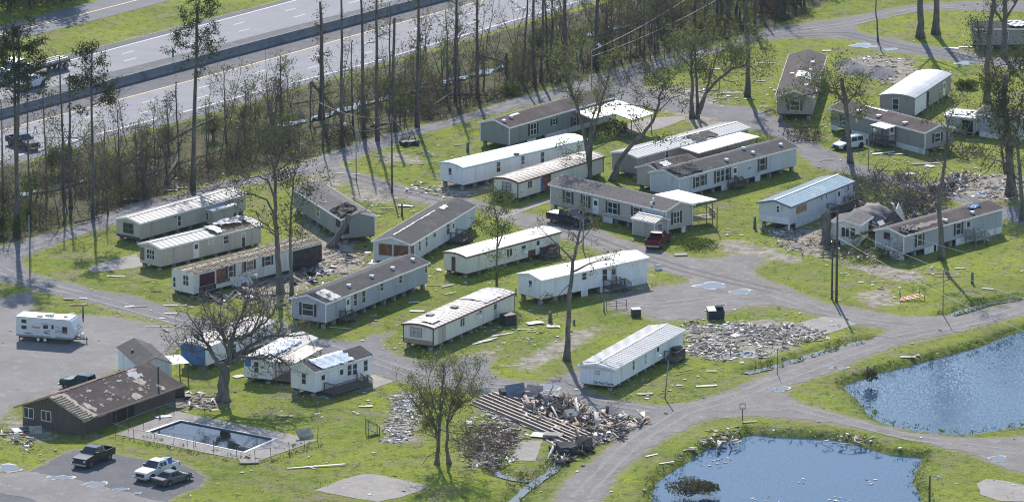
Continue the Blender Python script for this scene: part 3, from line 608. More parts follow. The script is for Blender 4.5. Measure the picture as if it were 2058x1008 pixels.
def porch(H, x0, x1, d, label, zd=None, stairs=None, roof=None, m=WOODD, rails=True, name="porch", roofm=None, hgt_r=2.2, lattice=False):
    """deck against the long wall of home H between x0 and x1, d deep; stairs: 'front', 'left' or 'right'"""
    zd = zd or H.zb - .02; root = tag(empty(name, H.world(x0, -.06), H.rz), label, "porch"); w = x1 - x0
    mb = MB()
    k = max(2, int(w / .3))
    for i in range(k): mb.box(w * i / k + .012, -d, zd - .05, w * (i + 1) / k - .012, 0, zd)
    mb.box(0, -d - .04, zd - .22, w, -d, zd - .02); mb.box(-.04, -d, zd - .22, 0, 0, zd - .02); mb.box(w, -d, zd - .22, w + .04, 0, zd - .02); mb.build("deck", m, root)
    top = hgt_r if roof else .95
    for x in (.05, w - .05):
        for y in (-d + .05, -.1):
            mb = MB(); mb.box(x - .05, y - .05, -.05, x + .05, y + .05, zd + (top if (roof or rails) else 0)); mb.build("post", m, root)
    def rail(a, b):
        a, b = Vector(a), Vector(b); r = MB(); r.bar(a + Vector((0, 0, .93)), b + Vector((0, 0, .93)), .05, .1); r.bar(a + Vector((0, 0, .15)), b + Vector((0, 0, .15)), .05, .05)
        n_ = max(1, int((b - a).length / (.16)))
        for i in range(n_ + 1): q = a + (b - a) * (i / n_); r.bar(q + Vector((0, 0, .15)), q + Vector((0, 0, .93)), .035)
        r.build("railing", m, root)
    ns = max(2, int(zd / .19)); sw = min(1.1, w)
    if rails:
        if stairs != 'front': rail((0, -d, zd), (w, -d, zd))
        elif w > sw + .3: rail((0, -d, zd), (w - sw, -d, zd))
        if stairs != 'left': rail((0, -d, zd), (0, -.1, zd))
        if stairs != 'right': rail((w, -d, zd), (w, -.1, zd))
    if stairs:
        mb = MB()
        for i in range(ns):
            z = zd - zd * (i + 1) / (ns + .2); t = .27 * i
            if stairs == 'front': mb.box(w - sw, -d - t - .29, z - .04, w, -d - t, z)
            elif stairs == 'right': mb.box(w + t, -d, z - .04, w + t + .29, -d + sw, z)
            else: mb.box(-t - .29, -d, z - .04, -t, -d + sw, z)
        e = .27 * ns
        if stairs == 'front':
            for x in (w - sw, w): mb.bar((x, -d, zd - .1), (x, -d - e, .02), .05, .22)
            rail((w, -d - e, 0), (w, -d, zd)); rail((w - sw, -d - e, 0), (w - sw, -d, zd))
        elif stairs == 'right':
            for y in (-d, -d + sw): mb.bar((w, y, zd - .1), (w + e, y, .02), .05, .22)
            rail((w, -d, zd), (w + e, -d, 0)); rail((w, -d + sw, zd), (w + e, -d + sw, 0))
        else:
            for y in (-d, -d + sw): mb.bar((0, y, zd - .1), (-e, y, .02), .05, .22)
            rail((0, -d, zd), (-e, -d, 0)); rail((0, -d + sw, zd), (-e, -d + sw, 0))
        mb.build("steps", m, root)
    if roof:
        mb = MB(); mb.hexa([(-.2, -d - .25, zd + top), (w + .2, -d - .25, zd + top), (w + .2, 0, zd + top + .18), (-.2, 0, zd + top + .18), (-.2, -d - .25, zd + top + .1), (w + .2, -d - .25, zd + top + .1), (w + .2, 0, zd + top + .28), (-.2, 0, zd + top + .28)]); mb.build("roof", roofm or M_WHT, root)
    return root
S_GREY = siding("grey_vinyl_siding", (.40, .41, .455)); S_WHITE = siding("white_siding", (.80, .81, .83), (.68, .68, .68)); S_TAN = siding("tan_vinyl_siding", (.44, .405, .37))
S_GRN = siding("sage_vinyl_siding", (.27, .285, .27)); S_CRM = siding("cream_siding", (.72, .69, .61), (.55, .52, .45)); S_BEI = siding("beige_siding", (.50, .455, .395)); S_PALE = siding("pale_grey_siding", (.60, .61, .66))
S_TAUP = siding("taupe_siding", (.35, .32, .295)); S_CW = siding("cool_white_siding", (.74, .76, .80))
# 1 long grey home in the middle
h = Home("mobile_home", "long grey home on piers with white roof vents and black shutters on its end window", (655,648.6), (860,566.6), 4.9, .8, 2.45, wall=S_GREY, rmat=SHING)
h.door('L',699,611,WHITE); h.win('L',713.5,602,.75,1.45); h.win('L',730.7,596,.75,1.45); h.win('L',767,576,.75,.95); h.win('L',804.6,560.6,.7,.95); h.win('L',855.8,539,.45,1.05); h.win('E',618.7,621.6,1.5,1.45,sh=BLACKSH,bars=1)
h.vents([(660,592),(701,575),(747,556.5),(789,540),(829.5,523)]); h.roof_patch("loose_metal_panel", 1.0, 3.4, -.1, 2.3, M_PINK, .05); h.panel("exposed_sheathing", 'L', .2, 3.0, 3.3, 3.2, OSB)
G1 = h; porch(h, 2.9, 4.2, 1.0, "small dark wooden steps at the long grey home", stairs='right')
# 2 white home with dark roof and boarded brown end
h = Home("mobile_home", "white home with dark roof and its end stripped to brown boards", (824.5,529), (954.6,450), 4.9, .55, 2.45, wall=S_PALE, rmat=SHING)
for q in ((843,488),(857,479)): h.win('L',*q,.6,1.5)
h.win('L',873,466,.75,.9); h.win('L',900,454.7,1.1,1.6); h.door('L',911,447)
h.panel("bare_boards", 'E', .25, 1.2, 2.2, 2.75, OSB); h.panel("bare_boards", 'E', 2.45, 1.3, 4.2, 2.75, OSB); h.panel("bare_boards", 'L', 0, 1.0, 1.2, 2.85, OSB)
h.roof_patch("torn_ridge_strip", 1, 15, 2.45, 2.72, M_WHT, .05, nx=30, seed=4, ragged=.12); h.roof_patch("torn_ridge_strip", 16.2, 18.0, 1.9, 2.5, M_WHT, .1, seed=8, ragged=.3)
porch(h, 13.3, 15.4, 1.8, "grey wooden porch with bent canopy frame by the dark roofed white home", stairs='front')
# 3 white bowed roof with burgundy trim
h = Home("mobile_home", "cream home with bowed white roof, burgundy trim and burgundy door", (938,550), (1126,499), 3.8, .55, 2.1, wall=S_CRM, roof='bow', rmat=M_WHT, rise=.3, oh=.12, fascia=BURG, ribs=0, corner=None)
h.door('E',912,535,BURG,.7,1.8); h.win('L',1023.6,507.6,1.0,.95,bars=0,mull=1); h.win('L',1052,500,.8,.9,ac=True); h.door('L',1081,493.5,WHITE,.8,1.9); h.panel("burgundy_lower_panel", 'L', 11.5, .55, 17.2, 1.35, BURG)
porch(h, 13.6, 15.6, 1.6, "grey wooden porch of pickets beside the burgundy trimmed home", stairs='left')
# 4 white metal home
h = Home("mobile_home", "white home under a bright plain white metal roof, dark stair at its side", (1088,601), (1301,555), 4.2, .8, 2.4, wall=S_WHITE, rmat=M_WHT, rise=.45, corner=None, skirt=[('L',6.5,7.6),('L',9.6,None)])
h.win('E',1066.4,571.7,.55,1.05,ac=True); h.win('L',1174,555,.7,.8); h.win('L',1215,552,.75,1.4); h.door('L',1233,546,BLIND); HW = h
porch(h, 10.0, 12.2, 1.6, "dark wooden stair at the white home with white metal roof", stairs='right')
# 5 old single-wide
h = Home("mobile_home", "old pale home with stained metal roof, brown trim and pink front panel", (871,695), (1034,623), 4.1, .65, 2.15, wall=S_CRM, roof='bow', rmat=M_RUST, rise=.28, oh=.15, fascia=BURG, corner=BURG, ribs=.9)
h.win('E',836,667,1.5,1.0,mull=2,pane=BLIND,fr=mat("pink_frame",(.35,.2,.18))); h.panel("pink_front_panel",'E',.1,.66,4.0,1.2,mat("pink_panel",(.40,.27,.22))); h.win('L',929,647,1.0,1.0,bars=0,mull=1); h.win('L',959,633,.5,.5,ac=True); h.door('L',995,620,BLIND); h.win('L',965,629,.6,.7)
h.vents([(913,618),(864,633)], STEEL, .7, .12); h.roof_patch("lifted_roof_sheet", .8, 3.0, .6, 2.2, M_WHT, .12, o=.08, seed=3); h.panel("tan_wall_panel",'L',1.2,.66,3.0,2.7,S_BEI)
h.roof_patch("lifted_roof_sheet", 13, 16.8, .2, 3.8, M_GRY, .12, o=.04, seed=13, ragged=.2)
# 6 do not demo
h = Home("mobile_home", "white home with ribbed grey roof and Do Not Demo sprayed on its end", (1232.7,776.6), (1372,697), 4.2, .55, 2.1, wall=S_CW, rmat=M_GRY, rise=.4, oh=.3, ribs=.62, corner=None, ribm=M_WHT)
h.win('L',1273,732,.5,1.2); h.win('L',1297,720,.5,1.2,pane=BLIND); h.door('L',1322,697,WHITE); h.win('E',1200.5,748,.75,.55,pane=BLIND); HD = h
for u in (.2, 2.9): h.panel("end_panel_seam",'E',u,.6,u+.06,2.3,S_PALE,.012)
letters("Do Not Demo", .56, Matrix.Translation((-.012, 2.5, .66)) @ Matrix(((0, 0, -1, 0), (-1, 0, 0, 0), (0, 1, 0, 0), (0, 0, 0, 1))) @ Matrix.Diagonal((.76, 1, 1, 1)), mat("black_spray_paint", (.02, .02, .022), .8), h.root)
h.panel("gable_band", 'E', 0, 2.32, 4.2, 2.62, M_WHT, .02)
porch(h, 14.2, 16.2, 1.7, "dark wooden stair with railing at the Do Not Demo home", stairs='right')
# 7 small home with bleached blue tarp
h = Home("mobile_home", "small white home with wrinkled bleached blue tarp over half its dark roof", (633,788), (747,754), 3.7, .65, 2.45, wall=S_WHITE, rmat=SHING, rise=.75, corner=None, oh=.2)
h.win('E',611,760,.6,1.25); h.door('L',649,753,WHITE,.75); h.door('L',686,741,WHITE,.8); h.win('L',702,743,.7,1.2); h.win('L',713,741,.7,1.2); h.win('L',734.5,734,.65,1.25); H7 = h
h.roof_patch("tarp", 1.0, 6.8, -.25, 1.95, TARPW, .13, nx=26, ny=8, seed=5, ragged=.3); h.roof_patch("tarp", 3.6, 6.4, 1.75, 3.4, TARPW, .1, seed=6, ragged=.2)
porch(h, 1.4, 7.2, 1.7, "long grey wooden porch with bare posts on the small tarped home", stairs='right', roof=None); 
# 8 neighbour
h = Home("mobile_home", "small white home behind the leafless oak with tarp strips and covered wooden porch", (545.5,762.4), (634,715), 3.5, .6, 2.2, wall=S_WHITE, rmat=M_PINK, rise=.5, corner=None)
h.win('E',515.5,737,.55,1.25); h.panel("tarp_flap",'E',2.6,1.9,3.4,2.78,TARP); h.roof_patch("tarp", .2, 9, .3, 1.75, TARPW, .15, nx=26, seed=15, ragged=.3); h.win('L',590,728,.7,1.2); H8 = h
porch(h, .8, 8.5, 2.2, "covered porch of open wooden slats on the small white home by the oak", stairs=None, roof=True, m=mat("grey_porch_boards", (.23, .19, .165), .85, .2, 3), roofm=M_TAN, hgt_r=1.9)
# 9 blue tarp end
h = Home("mobile_home", "white home whose end wall is covered by bright blue tarp, behind the leafless oak", (413.5,735), (549,684), 3.5, .6, 2.3, wall=S_WHITE, rmat=M_RUST, rise=.4, corner=None)
h.panel("tarp",'E',.05,.62,3.45,2.88,TARP,.05); h.win('L',470,700,.7,1.1); h.win('L',520,680,.7,1.1)
# 10 T1
h = Home("mobile_home", "tan home with long chalky ribbed roof and dark framed end window, nearest the gravel lane", (281,481.7), (494,422), 3.9, .55, 2.15, wall=S_BEI, rmat=M_PINK, rise=.45, oh=.25, ribs=.85, ribm=M_PINK, corner=None)
h.win('E',258,458.5,1.6,1.25,mull=1,fr=mat("grey_frame",(.22,.22,.23))); h.panel("dark_skirt_board",'E',0,.55,3.9,.85,mat("dark_board",(.09,.08,.08))); h.win('L',360,443.5,.6,1.3); h.panel("vent_slot",'L',6.6,2.2,7.8,2.3,DARKV); T1 = h
# 11 T2
h = Home("mobile_home", "tan home with half its grey metal roof peeled back to the rafters", (323,536), (525,487), 3.7, .55, 2.35, wall=S_BEI, rmat=M_GRY, rise=.42, oh=.22, ribs=.85, corner=None, ribm=M_GRY)
h.win('E',303,511,1.4,1.2,mull=2); h.panel("brown_panel",'E',2.9,.9,3.6,2.5,mat("brown_panel",(.2,.12,.09))); h.door('L',394,501,WHITE,.85,1.9); h.win('L',423,484.5,.8,.7,pane=BLIND); h.win('L',454,481.5,.9,.95); h.door('L',489,480,GLASS,.6,1.7)
h.roof_patch("exposed_deck", 10.3, 16.2, -.1, 3.6, mat("bare_roof_deck", (.33, .22, .15), .9, .3, 1.5), 0, o=.035, ragged=.3)
mb = MB()
for i in range(14): x = 10.6 + i * .42; [mb.bar((x, ya, h.rz_at(ya) + .07), (x, yb, h.rz_at(yb) + .07), .07) for ya, yb in ((-.1, 1.85), (1.85, 3.6))]
mb.build("rafter", WOODL, h.roof)
h.roof_patch("peeled_sheet", 9.6, 10.9, -.15, 2.2, M_WHT, .1, o=.25, seed=9, ragged=.3); h.roof_patch("peeled_sheet", 11.2, 14.2, 1.0, 3.4, M_GRY, .45, o=.18, seed=22, ragged=.5); h.roof_patch("peeled_sheet", 13.6, 16.6, .9, 3.3, M_GRY, .5, o=.2, seed=23, ragged=.5)
# 12 T3 rafters
h = Home("mobile_home", "roofless cream home with bare tan rafters and a torn burgundy room", (389.5,591), (646.7,526), 3.8, .45, 2.45, wall=S_CRM, rmat=SHINGB, rise=.3, roof='bow', oh=.05, fascia=None, corner=None, noroof=True)
mb = MB(); WL, LL = h.w, h.L; mb.box(.02, .02, h.zt - .02, LL - .02, WL - .02, h.zt + .02); ceil = mb.build("ceiling_board", mat("bare_roof_deck", (.33, .22, .15)), h.root); h.roof = ceil
mb = MB(); r = random.Random(3); x = .1
while x < LL:
    mb.bar((x, -.12, h.zt + .1), (x + r.uniform(-.05, .05), WL / 2, h.zt + .42), .06, .11); mb.bar((x, WL / 2, h.zt + .42), (x, WL + .12, h.zt + .1), .06, .11); x += .42
for y in (.1, 1.2, 2.5, 3.6): mb.bar((0, y, h.zt + .08 + .32 * (1 - abs(y - 1.9) / 1.9) - .09), (LL, y, h.zt + .08 + .32 * (1 - abs(y - 1.9) / 1.9) - .09), .05, .08)
o = mb.build("rafters", mat("tan_rafter", (.46, .35, .215), .8, .25, 2), h.root)  # rafters are plain tan wood
mb = MB()
for i in range(80):
    x = r.uniform(0, LL); y = r.uniform(.1, 3.4); mb.hexa([(x + dx, y + dy, h.zt + .32 * (1 - abs(y - 1.9) / 1.9) + dz) for dz in (.14, .17) for dx, dy in ((0, 0), (r.uniform(.2, .7), .05), (.3, r.uniform(.2, .5)), (-.1, .3))])
mb.build("roof_scraps", mat("roof_scraps", (.34, .29, .23), .9, .3, 1), h.root)
h.panel("burgundy_room_wall",'L',1.0,1.2,3.6,2.7,mat("burgundy_wall",(.085,.016,.028),.9,.3,1.2)); h.panel("torn_opening",'L',.9,.5,3.8,1.15,mat("splintered_boards",(.1,.075,.06),.9,.5,1.5)); h.panel("bare_boards",'L',3.9,1.0,6.2,2.8,OSB); h.panel("bare_boards",'L',8.3,1.6,10.2,2.85,mat("bare_board_tan",(.28,.19,.14)))
h.win('E',374,563,.9,1.2,fr=WHITE,mull=1); h.win('E',351,566,.4,1.2); h.win('L',463,538,.8,1.4,sh=BLACKSH,pane=GLASS); h.win('L',502,533,1.1,1.1,sh=BLACKSH); h.win('L',538,522,1.0,1.1,sh=BLACKSH)
h.panel("scorched_wall",'L',17.2,.46,LL,2.7,mat("dark_torn_board",(.065,.055,.05),.9,.4,1.2))
T3 = h
# 14 sage home up at the lane
h = Home("mobile_home", "sage green home with dark roof beside an L-shaped white carport", (1023.6,292), (1236,230), 4.9, .7, 2.5, wall=S_GRN, rmat=SHINGB, rise=.7, skirt=[('L',4,6),('L',8,None)])
h.win('L',1071.5,259.5,1.3,1.5,sh=BLACKSH,mull=1); h.win('L',1113.5,244.5,.6,.8,sh=BLACKSH); h.win('L',1154.5,243.5,.7,1.2,sh=BLACKSH); h.vents([(1027,236),(1013,244)]); GG = h
h.roof_patch("bare_strip", 3.4, 5.0, 2.0, 2.4, M_WHT, .02)
# 15 white home with tarp
h = Home("mobile_home", "long white home with sunlit tarp roof patched in blue", (931,372), (1178,315), 4.2, .75, 2.3, wall=S_WHITE, roof='bow', rmat=TARPW, rise=.35, oh=.15, corner=None, fascia=mat("blue_edge",(.45,.6,.68)))
h.win('L',1001.5,335.5,.7,1.3); h.win('L',1050.5,324,.6,1.4,ac=True); h.win('L',1090,316,.6,1.4); h.win('E',905,347,.55,1.2,ac=True)
h.vents([(1041,308)], STEEL, .5, .15)
mb = MB()
for i in range(9): x = 1.2 + i * 1.9; mb.bar((x, .1, h.rz_at(.1) + .03), (x + .2, 3.9, h.rz_at(3.9) + .03), .05, .03)
mb.build("batten", mat("batten_wood", (.4, .3, .25)), h.roof)
# 16 tan roof burgundy trim
h = Home("mobile_home", "older cream home with tan bowed roof, burgundy trim and a boarded opening", (1041,399), (1213,346), 4.0, .5, 2.1, wall=S_CRM, roof='bow', rmat=M_TAN, rise=.35, oh=.15, fascia=BURG, corner=BURG, ribs=.9)
h.win('E',1018.5,375,1.3,1.0,mull=1,pane=BLIND,fr=BURG); h.win('L',1064.5,370.5,.9,.9,bars=0,mull=1); h.panel("boarded_opening",'L',5.3,.52,7.2,2.4,OSB); h.panel("tarp_strip",'L',4.95,.55,5.3,2.3,TARP)
# 17 tan home centre
h = Home("mobile_home", "large tan home with black shutters and leaf-shadowed dark roof, carport at its end", (1106,409), (1338,463.5), 4.9, .75, 2.6, end=1, wall=S_TAN, rmat=SHINGT, rise=.75, skirt=[('L',9.5,11.3),('L',0,.6),('E',2.9,3.6)])
h.win('L',1142,396.5,1.0,1.45,sh=BLACKSH); h.win('L',1177,404.5,.8,1.45,sh=BLACKSH,mull=1); h.door('L',1197.5,413,WHITE); h.win('L',1231.5,418,1.6,1.4,sh=BLACKSH,mull=1); h.win('L',1279,426,1.0,1.2,sh=BLACKSH); h.win('E',1359.5,437,1.0,1.45,sh=BLACKSH,mull=1)
h.vents([(1313,405),(1309,413)], WHITE, .2, .4); h.panel("weathered_panel",'L',14.9,2.2,20.5,3.3,S_PALE,.012); TH = h
# 18 ribbed grey roof
h = Home("mobile_home", "taupe home under long ribbed pale grey metal roof crossed by a tree's shadow", (1279,350), (1504,290), 4.2, .65, 2.3, wall=S_TAUP, rmat=M_GRY, rise=.4, oh=.3, ribs=.6, corner=None, ribm=M_WHT)
h.win('L',1340,305,.6,1.1)
h.roof_patch("fallen_leaves", 12.2, 17.2, -.2, 1.6, mat("dead_leaves", (.10, .085, .065), .95, .4, 3), .12, o=.03, seed=31, ragged=.4)
h = Home("mobile_home", "small beige annex with dark roof squeezed between two longer homes", (1328,379), (1405,358), 4.0, .6, 2.3, wall=S_BEI, rmat=SHINGB, rise=.6, corner=None); h.roof_patch("bare_patch", 1.6, 3.2, .6, 1.7, M_WHT, .1, ragged=.2)
# 19 long beige
h = Home("mobile_home", "long pale grey home with dark roof, three-pane window and wooden stair", (1365,395), (1600.5,332), 4.9, .75, 2.5, wall=S_PALE, rmat=SHING, rise=.65, skirt=[('L',8.6,10.2),('L',15.5,16.6)])
PURP = mat("plum_shutter", (.09, .075, .085))
h.win('L',1401,365.5,.75,1.35,sh=PURP); h.win('L',1412,362,.75,1.35,sh=PURP); h.win('L',1443,355,.7,1.5,sh=PURP); h.win('L',1452,352.5,.7,1.5); h.win('L',1461,350,.7,1.5,sh=PURP); h.door('L',1477,346,WHITE); h.win('L',1532,330.5,1.0,1.6,sh=PURP); h.vents([(1460,322.5),(1513,308),(1569,292),(1494,299)]); LB = h
mb = MB()
for q in ((1443,341),(1452,338.5),(1461,336),(1506,338),(1556.5,309.5)): u, z = h.at('L', *q); h.slab(mb, 'L', u - .35, z - .06, u + .35, z + .06, 0, .03)
mb.build("wall_vent", DARKV, h.root)
h.roof_patch("storm_litter", .5, 5.2, .1, 2.3, mat("dead_leaves", (.10, .085, .065)), .14, seed=41, ragged=.5)
porch(h, 9.7, 11.2, 1.3, "grey wooden stair with railings below the three-pane window", stairs='right')
# 20 SUV home
h = Home("mobile_home", "grey-tan home on white skirting with an entry porch, a white SUV parked in front", (1669.4,249.6), (1859,300), 4.9, .75, 2.3, end=1, wall=siding("stone_siding",(.31,.30,.285)), rmat=SHINGB, rise=.65, skirt=[('L',0,1.4),('L',4.3,8),('L',8.2,None)])
h.win('E',1884,276.5,.9,1.15,sh=BLACKSH); h.win('L',1697,243,.8,1.1,sh=BLACKSH); h.vents([(1726,224),(1765.5,234),(1819,248)], WHITE, .5, .18); h.roof_patch("loose_panel", 4.5, 9, 2.2, 2.6, M_WHT, .05); h.door('L',1793,264,WHITE); HS = h
h.panel("damaged_hole",'L',5.2,2.0,5.6,2.5,WHITE)
porch(h, 10.8, 13.6, 1.8, "white-roofed entry porch with railing and open steps, near the white SUV", stairs='left', roof=True, hgt_r=2.0)
# 21 bowed pale roof, top right
h = Home("mobile_home", "grey-brown home with smooth pale bowed roof and part of its side stripped white", (1838,232.7), (1911,184), 5.0, .65, 2.45, wall=S_TAUP, roof='bow', rmat=mat("smooth_grey_roof", (.33, .34, .35), .4, .1, .5, dirt=(.45, .45, .45), dscale=.3, dlo=.5), rise=.4, oh=.12, fascia=mat("grey_edge",(.3,.3,.3)), corner=None)
h.panel("stripped_white_wall",'L',.05,.66,5.2,2.95,WHITE); h.win('E',1800,209.5,.85,1.5); h.win('L',1891,176,.7,1.0); h.door('L',1897,169,WHITE); h.panel("torn_opening",'L',5.4,.7,6.4,2.8,DARKV)
# 22 end-on home top right
h = Home("mobile_home", "tan home seen end-on with one shuttered window and a white patch on its dark roof", (1633,230), (1658,146), 4.9, .85, 2.45, wall=siding("warm_siding",(.37,.32,.28)), rmat=SHINGB, rise=.8, corner=None)
h.win('E',1597.5,212,1.2,1.3,sh=PURP)
for yy, xx in ((1.2,5),(1.3,9),(1.2,15),(3.6,12),(1.3,20)): 
    mb = MB(); z = h.rz_at(yy); mb.box(xx-.3, yy-.25, z-.05, xx+.3, yy+.25, z+.2); mb.build("vent", WHITE, h.roof)
h.roof_patch("white_patch", 9.4, 13.2, .9, 3.0, M_WHT, .05, ragged=.4)
# 23 top right corner
h = Home("mobile_home", "brown-grey home at the top right corner raised over a dark gap", (1960,91), (2120,89), 4.6, .8, 2.4, wall=S_TAUP, rmat=SHING, rise=.6, corner=None); h.roof_patch("torn_sheet", 5, 9, .2, 2.0, M_WHT, .3, ragged=.5, seed=3); h.roof_patch("torn_sheet", 8, 12, .5, 2.2, TARP, .3, ragged=.5, seed=4); h.win('L',2020,72,.8,1.2)
# 24 right edge
h = Home("mobile_home", "grey home behind the thick leafy trunks at the right edge on white skirting", (1962,263), (2048,275), 4.9, .7, 2.4, end=1, wall=S_GREY, rmat=SHING, rise=.6, skirt=[('L',.5,3.5),('E',0,None)]); h.win('E',2062,246,.8,1.3,sh=BLACKSH)
h = Home("mobile_home", "small grey home with flat torn roof between the leaning tree and the thick trunks", (1900,262), (1958,268), 4.0, .5, 2.1, end=1, wall=S_GREY, rmat=M_GRY, roof='bow', rise=.2, corner=None); h.panel("torn_opening",'L',2.4,.6,4.0,2.2,DARKV); h.roof_patch("torn_sheet", .5, 3, .3, 3, M_WHT, .2, ragged=.5)
# 25 blue roof
h = Home("mobile_home", "grey home with pale blue metal roof and one boarded window", (1587.5,452), (1714,400.5), 4.5, .75, 2.4, wall=S_PALE, rmat=M_BLU, rise=.55, oh=.25, ribs=.6, skirt=[('L',1.5,None),('E',0,.3)], corner=None, fascia=mat("blue_fascia",(.12,.17,.22)))
h.panel("boarded_window",'L',1600,430,1621,408,mat("plywood",(.36,.23,.13),.85,.15,2),.05,px=True); h.win('E',1563.5,420,.35,.75); h.win('L',1651,395,.3,.8); h.win('L',1660,392,.3,.8); h.door('L',1686,388,WHITE); h.win('L',1704,372,.4,.9); h.panel("pale_band",'E',.1,.8,4.4,1.6,S_CW)
porch(h, 9.6, 14.2, 2.0, "cluttered wooden porch on the blue roofed home", stairs=None); HB = h
# 27 right home
h = Home("mobile_home", "grey brown-roofed home on white skirting, its near corner gashed by a fallen trunk", (1816,510), (2014,454.5), 4.5, .85, 2.35, wall=S_GREY, rmat=SHINGB, rise=.6, skirt=[('L',4.2,6.1),('L',10.5,None),('E',0,2.2),('L',0,.15),('L',6.6,6.8)])
h.win('L',1848,482,.9,1.4,sh=BLACKSH,bars=1); h.win('L',1926,459.5,.9,1.4,sh=BLACKSH); h.door('L',1946,452,BLIND); h.vents([(1900,444),(1954,428)], WHITE, .4, .2); h.panel("torn_pale_sheet",'E',.1,1.0,2.6,2.7,mat("torn_lining",(.42,.42,.45),.8,.3,1.2)); h.panel("gash",'E',2.2,2.3,3.2,3.15,mat("splintered_hole",(.05,.03,.025),.9,.5,2))
h.roof_patch("blue_tarp_scrap", 15.2, 17.3, 1.3, 2.0, TARP, .2, ragged=.2); h.roof_patch("worn_strip", 3.2, 9.5, .5, 1.3, mat("worn_felt",(.16,.11,.09)), .03, ragged=.5); h.panel("dark_gap_patch",'L',.2,.86,.25,.9,DARKV); HR = h
h.roof_patch("collapsed_edge", .2, 3.4, .2, 1.5, STEEL, .25, o=.05, ragged=.4, seed=77)
porch(h, 12.2, 14.0, 1.8, "white framed porch steps on the gashed grey home", stairs='right', m=mat("grey_white_wood", (.30, .29, .28), .8, .15, 3))
# 13 crushed by tree
h = Home("mobile_home", "sage grey home whose roof corner is crushed by a leaning trunk", (590,416), (688,479), 4.4, .75, 2.5, end=1, wall=S_GRN, rmat=SHINGT, rise=.7, skirt=[('L',15.6,16.6)]); CT = h
h.roof_patch("crushed_roof", 13.8, 17.6, .1, 2.6, mat("splintered_boards", (.10, .075, .06), .9, .5, 1.5), .5, o=.02, seed=5, ragged=.5); h.panel("split_wall",'E',-.0,1.3,.9,3.2,mat("splintered_hole",(.05,.03,.025)),.06); h.roof_patch("bare_patch", 9, 10.5, .3, 1.0, STEEL, .1, ragged=.3); h.win('L',640,425,.8,1.3)
h.panel("split_wall",'L',16.2,1.9,17.7,3.2,mat("splintered_hole",(.05,.03,.025)),.06)
# 28 brown clubhouse
WB = mat("brown_board_siding", (.125, .098, .085), .85, .15, 2.0, stretch=(3, 3, .15))
h = Home("clubhouse", "brown board building by the pool with patchy dark roof and bare corner rafters", (162,873.7), (352,807), 8.3, 0.0, 2.3, wall=WB, rmat=SHINGB, rise=1.65, oh=.9, ovr=.5, corner=None, fascia=mat("tan_fascia",(.34,.28,.22)), cat="building")
mb = MB(); x = .2
while x < h.L: mb.box(x, -.03, 0, x + .05, 0, 2.25); x += .4
y = .2
while y < 8.2: mb.box(-.03, y, 0, 0, y + .05, 2.3 + 1.65 * (1 - abs(y - 4.15) / 4.15) - .12); y += .4
mb.build("batten", mat("batten_brown", (.105, .083, .072)), h.root)
h.win('E',58,829,1.3,1.1,mull=1,bars=0); h.win('E',93,835,1.3,1.1,mull=1,bars=0); h.win('L',174,842,1.2,.6,bars=0,mull=1,uz=(1.2,1.75)); h.win('L',209,831,1.2,.6,bars=0,mull=1,uz=(3.9,1.75)); h.win('L',305,801,1.3,.6,bars=0,mull=1,uz=(11.2,1.8)); h.win('L',333,790,1.3,.6,bars=0,mull=1,uz=(13.6,1.8))
h.panel("porch_shade_panel",'L',6.0,0.02,9.7,2.15,mat("porch_shade",(.015,.015,.018)),.045)  # near-black panel paints in the shade of the open porch
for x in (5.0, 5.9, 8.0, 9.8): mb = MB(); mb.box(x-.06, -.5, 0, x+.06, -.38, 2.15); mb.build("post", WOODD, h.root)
k = 1.65 / 4.15
RD = mat("bare_roof_deck", (.33, .22, .15)); rr = random.Random(8)
h.roof_patch("exposed_deck", -.5, 1.9, -.85, 3.9, mat("pale_deck", (.50, .42, .33), .9, .2, 1.5), 0, o=.012, ragged=.25, nx=6, ny=8, seed=50)
mb = MB()
for i in range(13): yy = -.85 + i * .36; mb.bar((-.55, yy, h.rz_at(yy) + .06), (1.25 + rr.uniform(-.1, .2), yy, h.rz_at(yy) + .06), .09, .10)
mb.build("rafters", mat("tan_rafter", (.52, .40, .25)), h.roof)
PDK = mat("pale_deck", (.5, .42, .33))
for (a, b, c, d) in ((13.0,14.6,2.4,3.6),(12.6,13.8,1.2,2.2),(9.4,10.6,-.6,.3),(11.6,12.2,.4,1.0),(14.6,15.1,-.6,.4),(2.2,2.9,-.3,1.4),(5,5.5,2.8,3.1),(7.2,7.6,1.9,2.2),(8.6,9.2,3.1,3.3),(6.2,6.6,.6,.9),(13.6,15.0,3.5,4.0),(3.4,3.9,2.5,2.8),(10.6,11.1,2.7,3.0),(4.2,4.5,.2,.5)):
    h.roof_patch("exposed_deck", a, b, c, d, PDK if rr.random() < .6 else M_GRY, 0, o=.014, ragged=.3, nx=5, ny=4, seed=int(a * 10))
h.roof_patch("roof_hole", 7.1, 7.8, .3, .9, DARKV, 0, o=.014, ragged=.15, nx=4, ny=4); h.roof_patch("bare_ridge", 0, 15, 4.0, 4.4, RD, .04, o=.02, nx=40, ragged=.1, seed=60); h.roof_patch("bare_deck_strip", -.4, 9, 6.5, 9.1, RD, .02, o=.02, nx=16, ragged=.4, seed=61)
for _ in range(40):
    xx, yy = rr.uniform(1.8, 15), rr.uniform(-.5, 3.8); h.roof_patch("shingle_scar", xx, xx + rr.uniform(.1, .45), yy, yy + rr.uniform(.05, .18), M_GRY if rr.random() < .6 else PDK, 0, o=.013, nx=2, ny=2, ragged=.05, seed=_)
mb = MB(); mb.tube([(15.0, .5, h.rz_at(.5) - .1), (15.0, .5, h.rz_at(.5) + 2.1)], .1, 8); mb.build("flue_pipe", STEEL, h.roof); CLUB = h
